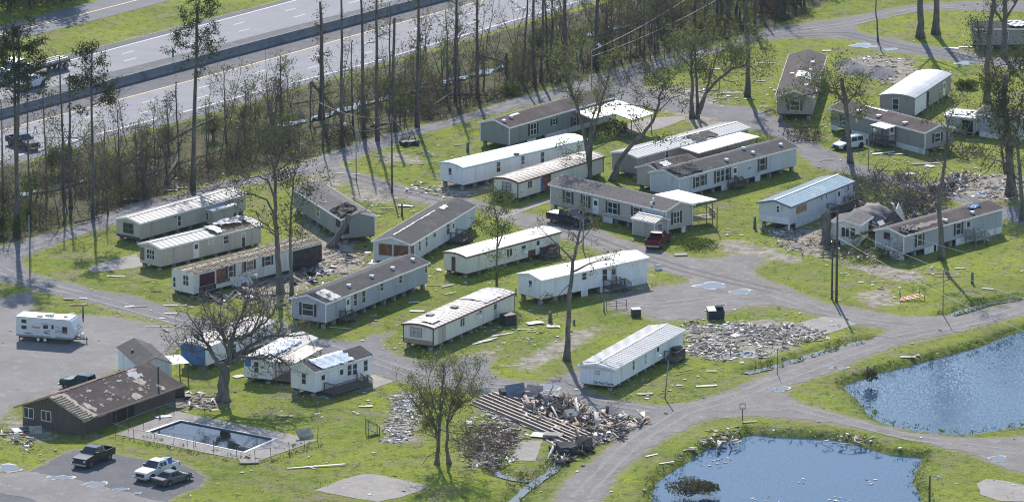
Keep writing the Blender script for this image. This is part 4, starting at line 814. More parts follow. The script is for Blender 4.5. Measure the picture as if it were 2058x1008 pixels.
# 29 shed, 30 small shed
h = Home("shed", "tall white shed with dark gable roof behind the brown building", (238,740.5), (280,779), 3.9, .05, 2.6, end=1, wall=S_CW, rmat=SHING, rise=.85, corner=None, cat="shed", fascia=None, oh=.15); h.vents([(266,706)], STEEL, .25, .2); SH = h
mb = MB(); mb.box(4.5, 3.95, 2.3, 8.5, 6.2, 2.36); mb.build("lean_to_roof", M_WHT, h.root)
for q in ((4.7, 6.1), (8.3, 6.1)): mb = MB(); mb.box(q[0] - .06, q[1] - .06, 0, q[0] + .06, q[1] + .06, 2.3); mb.build("post", WOODD, h.root)
h = Home("shed", "small tan shed with pale ribbed roof behind the red pickup", (1271.5,471), (1315,480), 2.7, .1, 2.1, end=1, wall=S_TAN, rmat=M_TAN, rise=.45, corner=WHITE, cat="shed", ribs=.5, ribm=M_WHT, oh=.12); h.win('E',1326,457,.7,.9,mull=1)
h = Home("shed", "little white-roofed lean-to against the tan home nearest the lane", (428,450), (470,438), 2.3, .3, 1.75, wall=S_BEI, roof='bow', rmat=M_WHT, rise=.12, corner=None, cat="shed", ovr=.3); h.win('E',0,0,.6,.8,uz=(1.0,1.2))
# flat carport roofs
def flat_roof(name, label, pts, z, posts, m, deck=None, slope=0, cat="carport"):
    q = PL(pts, z); c = sum(q, Vector()) / len(q); root = tag(empty(name, (c.x, c.y, 0)), label, cat); mb = MB()
    pl = [(v.x - c.x, v.y - c.y, z) for v in q]; mb.extrude(pl, (0, 0, .14)); mb.build("roof", m, root)
    for (px, py) in posts:
        b = P(px, py); mb = MB(); mb.box(b.x - c.x - .06, b.y - c.y - .06, -.05, b.x - c.x + .06, b.y - c.y + .06, z + .01); mb.build("post", WOODD, root)
    return root, c
r_, c = flat_roof("carport", "wooden deck under a bright white flat roof at the end of the tan home", [(1315,392.3),(1362.6,383),(1441,402.4),(1388,411.8)], 3.1, [(1388,463),(1441,464),(1420,455),(1432,455)], M_WHT)
dk = [P(a, b, 1.0) for a, b in ((1388,444),(1437,438),(1425,428),(1385,433))]; mb = MB(); mb.extrude([(v.x - c.x, v.y - c.y, .9) for v in dk], (0, 0, .1)); mb.build("deck", WOODL, r_)
mb = MB(); LAT = mat("pale_lattice", (.42, .34, .25))
for a, b in ((dk[0], dk[1]), (dk[1], dk[2])):
    for t in np.linspace(0, 1, 22):
        q = a + (b - a) * float(t) - c; mb.bar((q.x, q.y, 1.05), (q.x, q.y, 1.9), .05)
    for zz in (1.05, 1.45, 1.9): mb.bar((a.x - c.x, a.y - c.y, zz), (b.x - c.x, b.y - c.y, zz), .07)
mb.build("railing", LAT, r_)
flat_roof("carport", "L-shaped white flat carport roof beside the sage green home", [(1147.2,222),(1236.5,200.3),(1313.3,229.5),(1271.2,243.6),(1235,230.3),(1190.6,240.7)], 2.7, [(1269,281),(1309,268),(1192,281),(1236,270),(1156,262)], mat("white_carport", (.70, .66, .62), .5, .1, .6))
flat_roof("patio_cover", "flat patio cover stained by leaves between the ribbed roof and the long pale home", [(1361.4,296.7),(1477,264.5),(1527,276.4),(1404,309.8)], 2.7, [(1404,348),(1462,333),(1520,316)], mat("stained_white", (.62, .57, .53), .6, .15, .7, dirt=(.17, .14, .12), dscale=.35, dlo=.56), cat="patio cover")
# ------------------------------------------------------------------ trees
BARK = mat("grey_bark", (.17, .15, .135), .95, .3, 2.5, stretch=(1, 1, .3), bump=.5, bscale=6); BARKD = mat("dark_bark", (.135, .116, .104), .95, .3, 2.5, stretch=(1, 1, .3), bump=.5, bscale=6)
LEAF = leaf_mat("fresh_leaves", (.075, .105, .022), (.15, .185, .045)); LEAFS = leaf_mat('spring_leaves', (.11, .135, .035), (.20, .215, .07), .5); LEAFD = leaf_mat("oak_leaves", (.045, .055, .02), (.11, .12, .045)); LEAFP = leaf_mat("pine_needles", (.030, .048, .020), (.07, .092, .032), .25)
LEAFY = leaf_mat("yellowing_leaves", (.15, .12, .035), (.11, .12, .035)); LEAFB = leaf_mat("brown_leaves", (.10, .07, .045), (.19, .135, .085), .3); LEAFU = leaf_mat("undergrowth_leaves", (.050, .055, .026), (.165, .15, .08), .4)
def rvec(r): 
    v = Vector((r.gauss(0, 1), r.gauss(0, 1), r.gauss(0, 1))); return v / (v.length + 1e-6)
def grow(mb, tips, p, d, L, r, lvl, rn, q):
    """one branch from p along d; q: levels, wander, up, kids, spread"""
    n = 4 if lvl < 2 else 3; pts = [p.copy()]; rad = [r]; d = d.normalized(); seg = L / n
    for i in range(n):
        d = (d + rvec(rn) * q['wander'] + Vector((0, 0, q['up']))).normalized(); p = p + d * seg
        if p.z < .3: p.z = .3
        pts.append(p.copy()); rad.append(max(r * (1 - .75 * (i + 1) / n), q.get('rmin', .016)))
    mb.tube(pts, rad, 5 if r > .1 else (4 if r > .04 else 3), cap=False)
    if lvl >= q['levels']:
        for i in (2, 3) if n == 3 else (2, 3, 4): tips.append((pts[i], L))
        return
    k = q['kids'][min(lvl, len(q['kids']) - 1)]
    for i in range(k):
        t = rn.uniform(.3, 1.0); j = min(int(t * n), n - 1); a = pts[j].lerp(pts[j + 1], t * n - j)
        nd = (d + rvec(rn) * q['spread']).normalized(); grow(mb, tips, a, nd, L * rn.uniform(.45, .75), r * (1 - .75 * t) * .75 + .008, lvl + 1, rn, q)
    tips.append((pts[-1], L))
def make_leaves(tips, per, size, spread, rng, keep=1.0, flat=.3):
    C = []
    for p, L in tips:
        if rng.random() > keep: continue
        k = rng.poisson(per)
        if k: C.append(np.array(p)[None] + rng.normal(size=(k, 3)) * spread * np.array([1, 1, .8]))
    if not C: C = [np.zeros((1, 3))]
    C = np.concatenate(C); C[:, 2] = np.maximum(C[:, 2], .15); return C, size * (rng.random(len(C)) * .8 + .6)
def leaf_obj(name, C, S, rng, m, parent, flat=.3):
    V, Q = cards(C, S, rng, flat); return put(bpy.data.objects.new(name, np_mesh(name, V, Q, m)), parent)
TREE_N = [0]
def tree(name, label, base, stems, leaf=None, twig=None, seed=None, bark=BARK, group=None, cat="tree", yoff=0.0, extra=None):
    """stems: (points in picture px, r0, r1, n twig branches, first t, twig length); the first point lies on the ground or on another stem"""
    TREE_N[0] += 1; seed = seed or TREE_N[0]; rn = random.Random(seed); rng = np.random.default_rng(seed)
    b = P(*base); root = tag(empty(name, (b.x, b.y, 0)), label, cat, group); mb = MB(); mb.smooth = True; tips = []
    q = dict(levels=2, wander=.28, up=.10, kids=(4, 3), spread=.95); q.update(twig or {})
    for st in stems:
        pts, r0, r1, nt, t0, tl = st[:6]; dep = st[6] if len(st) > 6 else rn.uniform(-.45, .45)
        w = [facing(x, y, b) for x, y in pts]; start = Vector((w[0].x, b.y, w[0].z)); ln = 0; W = []
        for i, v in enumerate(w):
            if i: ln += (w[i] - w[i - 1]).length
            W.append(Vector((v.x - b.x, ln * dep * (0 if st is stems[0] else 1) + (st[7] if len(st) > 7 else 0), v.z)))
        # finer, slightly crooked
        F = []; 
        for i in range(len(W) - 1):
            for k in range(3): F.append(W[i].lerp(W[i + 1], k / 3) + (rvec(rn) * min(r0 * .35, .09) if (i or k) else Vector()))
        F.append(W[-1]); n = len(F); rad = [r0 + (r1 - r0) * (i / (n - 1)) ** .8 for i in range(n)]
        if W[0].z < .6: rad[0] *= 1.5; F[0].z = -.15; 
        if st is stems[0] and n > 3: rad[1] *= 1.12
        mb.tube(F, rad, 8 if r0 > .15 else 6)
        for i in range(nt):
            t = rn.uniform(t0, 1.0); j = min(int(t * (n - 1)), n - 2); a = F[j].lerp(F[j + 1], t * (n - 1) - j); d = (F[j + 1] - F[j]).normalized()
            nd = d * .5 + rvec(rn) * .9; nd.z += .15
            grow(mb, tips, a, nd, tl * rn.uniform(.6, 1.3), min(rad[j] * .55, .035 + tl * .022), 1, rn, q)
    if extra: extra(mb, tips, rn)
    mb.build("trunk", bark, root)
    if leaf:
        m, per, size, spr = leaf[:4]; C, S = make_leaves(tips, per, size, spr, rng, leaf[4] if len(leaf) > 4 else 1.0)
        if len(leaf) > 5:       # leaf sprouts hugging the trunk: (count, radius, z from, z to)
            k, rr, za, zb = leaf[5]; w = [facing(x, y, b) for x, y in stems[0][0]]; zz = np.array([v.z for v in w]); xx = np.array([v.x - b.x for v in w])
            z = rng.uniform(za, zb, k); a = rng.normal(size=(k, 2)) * rr; D = np.stack([np.interp(z, zz, xx) + a[:, 0], a[:, 1], z], 1); cl = np.sin(z * 2.3 + seed) + np.sin(z * 5.1) + rng.normal(size=k) * .7 > .1
            C = np.concatenate([C, D[cl]]); S = np.concatenate([S, size * (rng.random(cl.sum()) * .8 + .6)])
        leaf_obj("crown", C, S, rng, m, root)
    return root
# ---- the big trees among the homes
tree("tree", "tall many-limbed tree with green leaf tufts behind the tan home's roof", (1184,362), [
  ([(1184,362),(1183,330),(1180,300),(1172,255),(1160,215),(1150,190),(1143,165),(1148,130)], .40, .07, 26, .55, 2.2),
  ([(1186,335),(1190,270),(1200,230),(1208,195),(1218,165),(1224,140)], .26, .06, 16, .45, 2.0), ([(1185,345),(1182,290),(1188,240),(1196,205),(1203,170)], .2, .07, 10, .6, 1.8),
  ([(1176,265),(1165,232),(1158,200),(1163,180)], .12, .09, 2, .5, .8), ([(1190,300),(1215,290),(1235,275),(1245,262)], .10, .03, 9, .2, 1.5), ([(1180,310),(1160,310),(1140,300),(1120,302)], .09, .03, 9, .2, 1.4),
  ([(1143,165),(1125,140),(1118,115)], .08, .02, 9, .1, 1.8), ([(1148,140),(1165,110),(1178,90)], .08, .02, 10, .1, 1.8), ([(1222,150),(1238,125),(1245,100)], .06, .02, 9, .1, 1.6)], (LEAFS, 6, .27, .42, .75))
tree("tree", "dark leaning tree arching right over the carport and the ribbed roof", (1230,364), [
  ([(1230,364),(1240,332),(1262,300),(1290,272),(1312,245),(1322,215),(1327,190),(1336,165)], .40, .08, 16, .6, 2.0), ([(1322,225),(1290,215),(1250,213),(1215,220)], .12, .03, 8, .3, 1.6), ([(1325,222),(1350,200),(1372,195),(1390,200)], .10, .03, 10, .2, 1.7),
  ([(1250,312),(1285,278),(1325,280),(1355,291)], .12, .03, 9, .2, 1.4), ([(1290,272),(1275,250),(1268,235)], .08, .03, 5, .3, 1.3), ([(1336,165),(1320,145),(1310,135)], .06, .02, 7, 0, 1.5), ([(1330,180),(1350,155),(1365,140)], .06, .02, 8, 0, 1.5)], (LEAFD, 5, .28, .38, .75), dict(up=.02, rmin=.022))
tree("tree", "broad fresh green tree with twin stems above the ribbed roof home", (1396,238), [
  ([(1391,238),(1391,180),(1389,130),(1392,80)], .32, .1, 20, .45, 2.6), ([(1402,234),(1400,160),(1398,110),(1415,70)], .24, .06, 18, .4, 2.6),
  ([(1404,228),(1418,185),(1445,152),(1470,130),(1500,122),(1532,138)], .30, .04, 26, .4, 2.4), ([(1420,180),(1432,140),(1440,105),(1470,85)], .14, .03, 18, .2, 2.4), ([(1388,135),(1372,118),(1360,98),(1350,85)], .12, .03, 12, .2, 2.2), ([(1470,130),(1490,100),(1520,80)], .1, .02, 14, .1, 2.2), ([(1405,215),(1425,165),(1430,120)], .16, .05, 8, .4, 2)],
  (LEAFS, 6, .28, .5, .8), dict(kids=(4, 4)))
tree("tree", "straight single trunk with leafy sprouts by the fork of the lane", (1502,194), [([(1502,194),(1503,120),(1500,60),(1500,-10),(1502,-60)], .36, .2, 18, .45, 1.6), ([(1502,75),(1525,85),(1535,110)], .1, .03, 8, .2, 1.3)], (LEAF, 6, .3, .4, .8))
tree("tree", "snapped tree with broken top and leafy side limbs beside the white SUV", (1709,327), [
  ([(1709,327),(1707,280),(1700,215),(1694,180),(1691,157)], .35, .25, 6, .6, 1.6), ([(1697,207),(1680,182),(1650,180),(1620,185),(1592,190),(1568,197)], .22, .03, 22, .15, 1.9), ([(1700,212),(1716,190),(1732,158)], .16, .05, 16, .2, 1.9), ([(1650,180),(1635,160),(1615,150)], .08, .02, 10, .1, 1.7), ([(1680,183),(1668,160),(1672,135)], .09, .02, 12, .1, 1.8), ([(1704,230),(1725,225),(1740,215)], .08, .02, 8, .1, 1.5), ([(1703,240),(1680,240),(1668,225)], .06, .02, 6, .1, 1.3)], (LEAF, 7, .28, .45, .85), dict(up=0))
tree("tree", "tall half-bare tree standing over the gashed grey home", (1893,520), [
  ([(1893,520),(1891,460),(1888,420),(1890,395),(1897,340),(1900,300),(1903,265),(1907,240)], .38, .1, 10, .6, 1.6), ([(1889,402),(1868,385),(1845,375),(1820,372),(1798,366)], .14, .03, 10, .3, 1.5), ([(1901,300),(1925,280),(1945,262),(1957,238)], .10, .02, 14, .2, 1.5), ([(1904,262),(1885,240),(1872,236)], .08, .02, 8, .2, 1.4), ([(1907,245),(1917,215),(1937,195)], .07, .02, 14, .1, 1.5), ([(1906,250),(1898,225),(1905,205)], .06, .02, 8, .1, 1.4), ([(1898,335),(1885,315),(1878,300)], .06, .02, 6, .1, 1)], (LEAFD, 3, .25, .35, .6), dict(rmin=.022))
tree("tree", "thick vine-clad tree at the right edge by the debris clearing", (2032,392), [
  ([(2032,392),(2030,330),(2026,280),(2022,240),(2018,200),(2021,150)], .62, .3, 22, .2, 1.8), ([(2020,350),(2012,290),(2005,250),(2000,225)], .2, .08, 14, .4, 1.8), ([(2027,290),(2045,260),(2052,225),(2055,190)], .2, .06, 18, .2, 2), ([(2020,215),(1995,185),(1985,160)], .14, .04, 16, .2, 2), ([(2022,170),(2035,140),(2050,120)], .14, .04, 14, .2, 2), ([(2028,330),(2000,322),(1985,345),(1968,357)], .12, .04, 3, .3, 1)], (LEAFD, 8, .3, .5, .9, (2500, .9, 1, 16)))
tree("tree", "dark trunk at the very right edge in front of the vine-clad tree", (2055,442), [([(2055,442),(2050,350),(2045,300),(2035,268)], .3, .15, 8, .4, 1.4)], (LEAFD, 5, .28, .4, .8))
tree("tree", "stout trunk with spreading bare limbs between pale-roofed home and right edge", (1985,206), [([(1985,206),(1984,160),(1985,120),(1990,60),(1998,0),(2000,-40)], .48, .25, 12, .5, 2.2), ([(1985,125),(1970,80),(1965,40)], .14, .05, 10, .2, 2), ([(2008,200),(2006,165),(1998,135),(1990,110)], .16, .06, 12, .3, 1.8)], (LEAFD, 6, .28, .5, .8, (500, .8, 2, 10)))
tree("tree", "forked tree before the top right corner home", (2019,116), [([(2019,116),(2018,60),(2020,15),(2026,-40)], .42, .3, 8, .4, 2), ([(2019,50),(2000,20),(1995,-20)], .2, .1, 8, .3, 2), ([(2020,40),(2040,10),(2055,-10)], .2, .1, 8, .3, 2)], (LEAFD, 4, .28, .5, .6))
tree("tree", "left of two massive bare trunks on the grass loop at the top", (1850,76), [([(1850,76),(1851,30),(1848,-20),(1846,-110),(1850,-190)], .55, .25, 16, .55, 3.5), ([(1848,-60),(1815,-110),(1800,-150)], .2, .06, 8, .2, 2.5), ([(1848,-80),(1880,-120),(1895,-160)], .2, .06, 8, .2, 2.5)], (LEAFD, 2, .28, .5, .5))
tree("tree", "right of two massive bare trunks on the grass loop at the top", (1881,69), [([(1881,69),(1882,20),(1886,-40),(1888,-140)], .55, .25, 12, .6, 3.2), ([(1885,-50),(1915,-90),(1930,-130)], .2, .06, 8, .2, 2.5)], (LEAFD, 2, .28, .5, .5))
tree("dead_tree", "slim curved dead trunk in the middle of the top lane", (1764,84), [([(1765,84),(1763,50),(1760,20),(1761,-25)], .14, .08, 0, .5, 1)])
tree("tree", "taller of two grey trees with twisted limbs beside the roofless home", (564,590), [
  ([(564,590),(560,530),(556,480),(553,430),(554,390),(553,345),(563,310),(577,280)], .42, .07, 14, .55, 2.0), ([(557,440),(535,405),(505,395),(478,400),(450,412)], .16, .04, 14, .3, 1.8), ([(553,400),(540,362),(520,352),(495,355),(480,340)], .16, .03, 18, .2, 1.8), ([(554,360),(545,320),(530,290),(520,262)], .14, .03, 18, .2, 2), ([(556,345),(590,320),(620,300)], .10, .03, 14, .2, 1.8), ([(560,320),(555,285),(548,255)], .08, .02, 14, .1, 1.8), ([(560,480),(540,462),(525,455)], .1, .06, 2, .5, .6), ([(558,470),(520,440),(515,420)], .09, .04, 3, .5, .8), ([(577,285),(590,262),(610,250)], .07, .02, 12, .1, 1.7)], (LEAFD, 3.2, .28, .45, .65), dict(kids=(4, 4), up=.03, rmin=.022))
tree("tree", "slimmer leafier tree standing right against the taller grey one by the roofless home", (586,603), [
  ([(586,603),(584,520),(583,450),(586,400),(592,350),(595,312)], .24, .05, 18, .35, 1.8), ([(585,440),(605,412),(625,392),(640,380)], .09, .02, 14, .2, 1.7), ([(584,470),(570,450),(560,440)], .06, .02, 6, .2, 1.2), ([(587,400),(570,380),(562,360)], .07, .02, 8, .2, 1.4), ([(583,500),(600,478),(612,462)], .06, .02, 8, .2, 1.4)], (LEAFD, 5, .28, .5, .8))
tree("tree", "spindly green tree with ivy on its stem before the bowed white roof", (999,580), [
  ([(999,580),(998,520),(1000,480),(1001,450),(994,420),(986,388)], .15, .04, 20, .4, 1.5), ([(1001,495),(1010,468),(1014,440)], .1, .05, 4, .4, 1), ([(996,430),(978,440),(966,448)], .05, .02, 8, .2, 1.2), ([(998,440),(1012,415),(1020,398)], .05, .02, 10, .2, 1.3)], (LEAF, 7, .24, .4, .85, (900, .8, 1, 5)), dict(up=0))
tree("tree", "very tall nearly leafless trunk beside the white metal roofed home", (1139,724), [
  ([(1139,724),(1141,660),(1145,590),(1150,540),(1157,500),(1165,460),(1172,428)], .37, .08, 8, .55, 1.5), ([(1149,547),(1180,530),(1205,520),(1234,518)], .15, .03, 9, .3, 1.4), ([(1153,525),(1130,500),(1100,470),(1082,452)], .13, .03, 9, .3, 1.4), ([(1158,495),(1178,470),(1192,445)], .10, .03, 7, .2, 1.2), ([(1146,570),(1130,585),(1118,602),(1100,610)], .07, .02, 7, .2, 1.2), ([(1165,460),(1188,455),(1210,440)], .08, .02, 7, .2, 1.2), ([(1168,450),(1155,430),(1140,425)], .07, .02, 6, .2, 1.2)], (LEAFY, 3, .25, .3, .55), dict(up=-.02, spread=.8))
Z5 = lambda pts: [(340 + a / 3.878, 560 + b / 3.878) for a, b in pts]
tree("oak_tree", "great leafless spreading oak with a thick short trunk by the brown building", (448,806), [
  ([(448,806),(449,775),(452,735)], .72, .60, 0, .5, 1),
  (Z5([(440,680),(380,655),(340,600),(310,540),(270,500),(245,440),(200,380),(130,290)]), .34, .05, 26, .25, 2.0, .25), (Z5([(470,660),(480,500),(440,470),(400,400),(370,330),(330,240)]), .36, .05, 30, .25, 2.2, -.2), (Z5([(480,640),(480,480),(560,480),(640,440),(720,380),(800,310),(840,220)]), .36, .05, 32, .25, 2.2, .2),
  (Z5([(490,640),(560,590),(640,600),(720,600),(800,560),(880,590),(960,660)]), .28, .05, 26, .3, 1.9, -.35), (Z5([(500,600),(620,540),(700,500),(800,470),(900,480),(1000,490),(1140,480)]), .28, .04, 32, .3, 1.9, .35), (Z5([(480,520),(510,400),(560,300),(600,200),(640,120)]), .22, .04, 30, .2, 2.2, .3), (Z5([(470,600),(430,520),(420,420),(300,330),(230,220)]), .2, .04, 26, .2, 2.0, .5),
  (Z5([(720,600),(780,680),(760,720)]), .08, .02, 6, .2, 1), (Z5([(310,540),(200,560),(100,520),(20,420)]), .13, .03, 22, .2, 1.7, -.4), (Z5([(640,440),(700,300),(740,180),(720,110)]), .14, .03, 24, .15, 2, -.2), (Z5([(440,690),(330,700),(220,680)]), .1, .03, 8, .2, 1.2, -.5), (Z5([(560,600),(640,700),(720,710)]), .08, .03, 6, .2, 1, -.5)],
  (LEAFD, .9, .22, .3, .5), dict(kids=(6, 6), wander=.33, up=.05, rmin=.018), bark=BARK)
tree("tree", "vase-shaped young tree with fine spring leaves near the bottom centre", (880,931), [
  ([(878,931),(880,900),(877,862),(868,835),(850,800),(832,768)], .26, .04, 22, .3, 1.9), ([(880,905),(884,850),(885,810),(892,770),(893,735)], .20, .03, 22, .35, 1.9, .2), ([(903,928),(898,890),(900,850),(905,810),(918,770),(932,732)], .24, .03, 24, .3, 1.9, -.2), ([(900,850),(920,820),(945,780),(968,745)], .13, .02, 22, .2, 1.8, .4), ([(877,862),(855,830),(825,790),(805,760)], .12, .02, 20, .2, 1.8, -.4), ([(884,850),(870,800),(862,750),(868,720)], .10, .02, 18, .2, 1.8, -.5), ([(884,863),(920,868),(962,862)], .08, .02, 8, .2, 1.2, -.3), ([(880,880),(850,870),(835,850)], .06, .02, 9, .2, 1.3), ([(905,830),(935,800),(970,790)], .08, .02, 14, .2, 1.6, -.5), ([(880,905),(860,915),(850,928)], .06, .04, 0, .2, 1), ([(900,900),(925,893),(940,905)], .05, .02, 4, .2, 1)],
  (LEAFS, 7.5, .19, .36, .85, (200, .8, .5, 3)), dict(up=.16, kids=(4, 4), spread=.7))
tree("fallen_tree", "heavy snapped trunk leaning into the crushed sage grey home", (664,497), [([(664,497),(680,472),(694,452),(704,432)], .46, .36, 2, .7, 1.2), ([(700,440),(715,430),(735,425)], .12, .04, 6, .2, 1), ([(700,436),(690,420),(678,425)], .1, .04, 6, .2, 1)], None)
tree("tree_stump", "tall splintered stump between the utility pole and the wrecked home", (1660,492), [([(1660,492),(1661,470),(1662,440),(1664,421)], .62, .42, 0, .5, 1), ([(1666,430),(1669,412)], .2, .05, 0, 0, 1)], None)
def brush(name, label, c, rx, ry, n, L, leafm=None, per=2, hgt_=1.6, seed=1, barkm=BARKD):
    rn = random.Random(seed); rng = np.random.default_rng(seed); b = P(*c); root = tag(empty(name, (b.x, b.y, 0)), label, "brush pile"); mb = MB(); tips = []
    q = dict(levels=2, wander=.35, up=0, kids=(3, 3), spread=1.1)
    for _ in range(n):
        a = rn.uniform(0, 6.3); t = rn.random() ** .5; p = Vector((rx * t * math.cos(a), ry * t * math.sin(a), rn.uniform(.1, hgt_ * (1.1 - t)))); d = rvec(rn); d.z = abs(d.z) * .5
        grow(mb, tips, p, d, L * rn.uniform(.5, 1.3), .05 * rn.uniform(.5, 2), 1, rn, q)
    mb.build("branches", barkm, root)
    if leafm: C, S = make_leaves(tips, per, .25, .35, rng, .7); leaf_obj("foliage", C, S, rng, leafm, root)
brush("brush_pile", "huge grey tangle of fallen crown heaped over the wrecked home", (1785,400), 7.5, 9, 330, 2.6, LEAFD, .7, 4.2, 11, BARK)
brush("brush_pile", "brown heap of cut branches beside the collapsed floor joists", (975,893), 3.2, 7, 100, 1.5, LEAFB, 2, 1.3, 12)
brush("brush_pile", "low pile of dead branches in front of the end-on tan home", (1612,276), 2.8, 4, 45, 1.6, LEAFD, 3, 1.0, 13); brush("brush_pile", "brush heap on the grass right of the half-bare tree", (1945,312), 2.6, 4, 45, 1.5, LEAFD, 2, .9, 14)
brush("brush_pile", "tangle of branches at the gashed corner of the grey home", (1752,515), 3.5, 5, 45, 1.8, LEAF, 3, 1.2, 15); brush("brush_pile", "flattened branches beside the wrecked home's far end", (1850,430), 4, 8, 90, 1.8, LEAFD, .7, 1.4, 16, BARK)
brush("brush_pile", "dark fallen branches under the big stump", (1650,505), 3, 5, 30, 1.5, None, 0, .6, 17); brush("brush_pile", "scrubby branches by the lane below the broad green tree", (1290,165), 3, 9, 30, 1.8, LEAFD, 4, 1.4, 18)
brush("brush_pile", "russet heap of felled branches along the wood's edge at the left", (300,372), 9, 12, 150, 2.2, LEAFB, 3, 2.0, 19); brush("brush_pile", "reddish dead brush along the wood beside the middle of the lane", (865,215), 6, 10, 90, 2.2, LEAFB, 3, 1.8, 20)
# ---- the wood between highway and lane
WG = "trees in the wood along the highway"
def simple_tree(spec, label):
    x, y, top, r, kind = spec[:5]; lean = spec[5] if len(spec) > 5 else rnd.uniform(-4, 4); b = P(x, y); ht = hgt(b, top) if top is not None else rnd.uniform(23, 28)
    TREE_N[0] += 1; rn = random.Random(TREE_N[0] * 7 + 1); rng = np.random.default_rng(TREE_N[0]); root = tag(empty("pine_tree" if kind == 'pine' else ("dead_tree" if kind == 'dead' else "tree"), (b.x, b.y, 0)), label, "tree", WG); mb = MB(); mb.smooth = True; tips = []
    pts = []; rad = []; n = 9; dx = lean / 14.5; dy = rn.uniform(-.5, .5); wx = 0
    for i in range(n + 1):
        t = i / n; wx += rn.uniform(-.10, .10); pts.append(Vector((dx * t + wx, dy * t, -.2 + (ht + .2) * t))); rad.append(r * ((1.35 if i == 0 else 1.0) - (.35 if kind == 'dead' else .6) * t))
    mb.tube(pts, rad, 7)
    q = dict(levels=2, wander=.3, up=.08, kids=(3, 3), spread=.9)
    def at(t): j = min(int(t * n), n - 1); return pts[j].lerp(pts[j + 1], t * n - j)
    if kind == 'dead':
        for _ in range(5): t = rn.uniform(.5, .98); d = rvec(rn); d.z *= .3; grow(mb, [], at(t), d, rn.uniform(.6, 1.8), r * .2, 2, rn, q)
        C = np.zeros((0, 3)); m = None
    elif kind == 'pine':
        for _ in range(24): t = rn.uniform(.66, 1.0); d = rvec(rn); d.z = abs(d.z) * .4; grow(mb, tips, at(t), d, (1.35 - t) * ht * .17 + .5, r * .3 * (1.2 - t) + .02, 1, rn, q)
        for _ in range(7): t = rn.uniform(.3, .62); d = rvec(rn); d.z *= .3; grow(mb, [], at(t), d, rn.uniform(.8, 2.2), .03, 2, rn, q)
        C, S = make_leaves(tips, 30, .25, .30, rng, .9); m = LEAFP
    elif kind == 'bare':
        for _ in range(10): t = rn.uniform(.4, .98); d = rvec(rn); d.z *= .3; grow(mb, tips, at(t), d, rn.uniform(.8, 2.4), .04, 1, rn, q)
        C, S = make_leaves(tips, 2, .26, .3, rng, .6); m = LEAFD if rn.random() < .7 else LEAFB
    else:
        nb = 15 if kind == 'leafy' else 18
        for _ in range(nb): t = rn.uniform(.35 if kind == 'leafy' else .2, 1.0); d = rvec(rn); d.z = abs(d.z) * .7; grow(mb, tips, at(t), d, (1.25 - t) * ht * (.22 if kind == 'leafy' else .07) + .5, r * .35 * (1.2 - t) + .015, 1, rn, q)
        C, S = make_leaves(tips, 4.2, .24, .34, rng, .62); m = LEAF if rn.random() < .65 else LEAFU
        if kind == 'sprout':
            k = int(ht * 18); z = rng.uniform(.12 * ht, .98 * ht, k); a = rng.normal(size=(k, 2)) * .55; cl = np.sin(z * 1.3 + TREE_N[0]) + np.sin(z * 3.1) + rng.normal(size=k) * .7 > .2; D = np.stack([a[:, 0] + dx * z / ht, a[:, 1], z], 1)[cl]
            C = np.concatenate([C, D]); S = np.concatenate([S, .2 + .2 * rng.random(len(D))])
    mb.build("trunk", BARKD, root)
    if m and len(C): leaf_obj("crown", C, S, rng, m, root)
    return root
LB_S = dict(sprout="tall dark trunk in the wood furred with small green sprouts", bare="tall dark trunk in the wood with short bare branches", dead="snapped dead trunk standing in the wood", leafy="slender leafy tree in the wood beside the highway", pine="pine with a dark tufted crown at the wood's left end")
for s_ in [(645,238,4,.40,'sprout'),(687,294,-70,.26,'bare'),(709,252,84,.15,'bare'),(731,277,-80,.28,'bare'),(758,282,-80,.28,'sprout'),(783,205,4,.16,'leafy'),(796,264,36,.26,'dead'),(814,240,120,.12,'leafy'),(838,255,-85,.30,'sprout'),(824,218,110,.10,'dead',10),(898,202,20,.13,'leafy'),(916,205,-70,.22,'sprout'),(923,206,-40,.12,'bare'),
  (959,197,-70,.28,'sprout'),(971,184,107,.16,'dead',0),(1016,148,105,.30,'dead',0),(1050,168,-50,.2,'bare',18),(1075,168,-85,.28,'sprout'),(1088,165,-80,.24,'bare'),(1101,135,-60,.2,'bare',-8),(1108,128,-60,.16,'leafy'),(1135,152,-95,.38,'bare'),(1199,138,-95,.36,'sprout'),
  (128,405,112,.20,'leafy'),(142,418,150,.24,'leafy'),(60,445,130,.15,'bare'),(216,430,240,.12,'leafy'),(238,330,212,.12,'leafy'),(340,312,196,.10,'leafy'),(360,302,165,.13,'dead',0),(452,285,140,.13,'leafy'),(565,255,110,.15,'leafy'),(550,250,130,.12,'leafy',8),(623,258,165,.12,'dead',0),(418,330,200,.10,'leafy'),(492,300,160,.10,'leafy'),(275,360,250,.10,'leafy'),(310,350,205,.09,'leafy'),(5,430,200,.16,'leafy'),(95,380,150,.14,'bare')]: simple_tree(s_, LB_S[s_[4]])
simple_tree((30,475,62,.32,'pine',12), "left pine of the close pair at the far left edge"); simple_tree((37,470,70,.30,'pine',-2), "right pine of the close pair at the far left edge"); simple_tree((188,440,102,.24,'pine',4), "middle-height pine with a round dark crown behind the tan home's corner"); simple_tree((386,382,8,.34,'pine',8), "tallest pine, standing alone before the highway with lopsided crown")
simple_tree((648,300,30,.10,'dead',0), "thin dead pole at the edge of the lane, left of the street lamp")
rnd = random.Random(77)
for i, x in enumerate(range(1216, 1365, 9)): simple_tree((x + rnd.uniform(-3, 3), 128 - (x - 1216) * .12 + rnd.uniform(-14, 6), rnd.uniform(-40, 30), rnd.uniform(.08, .16), 'leafy' if i % 3 else 'bare'), "thin stem in the dense stand at the wood's right end")
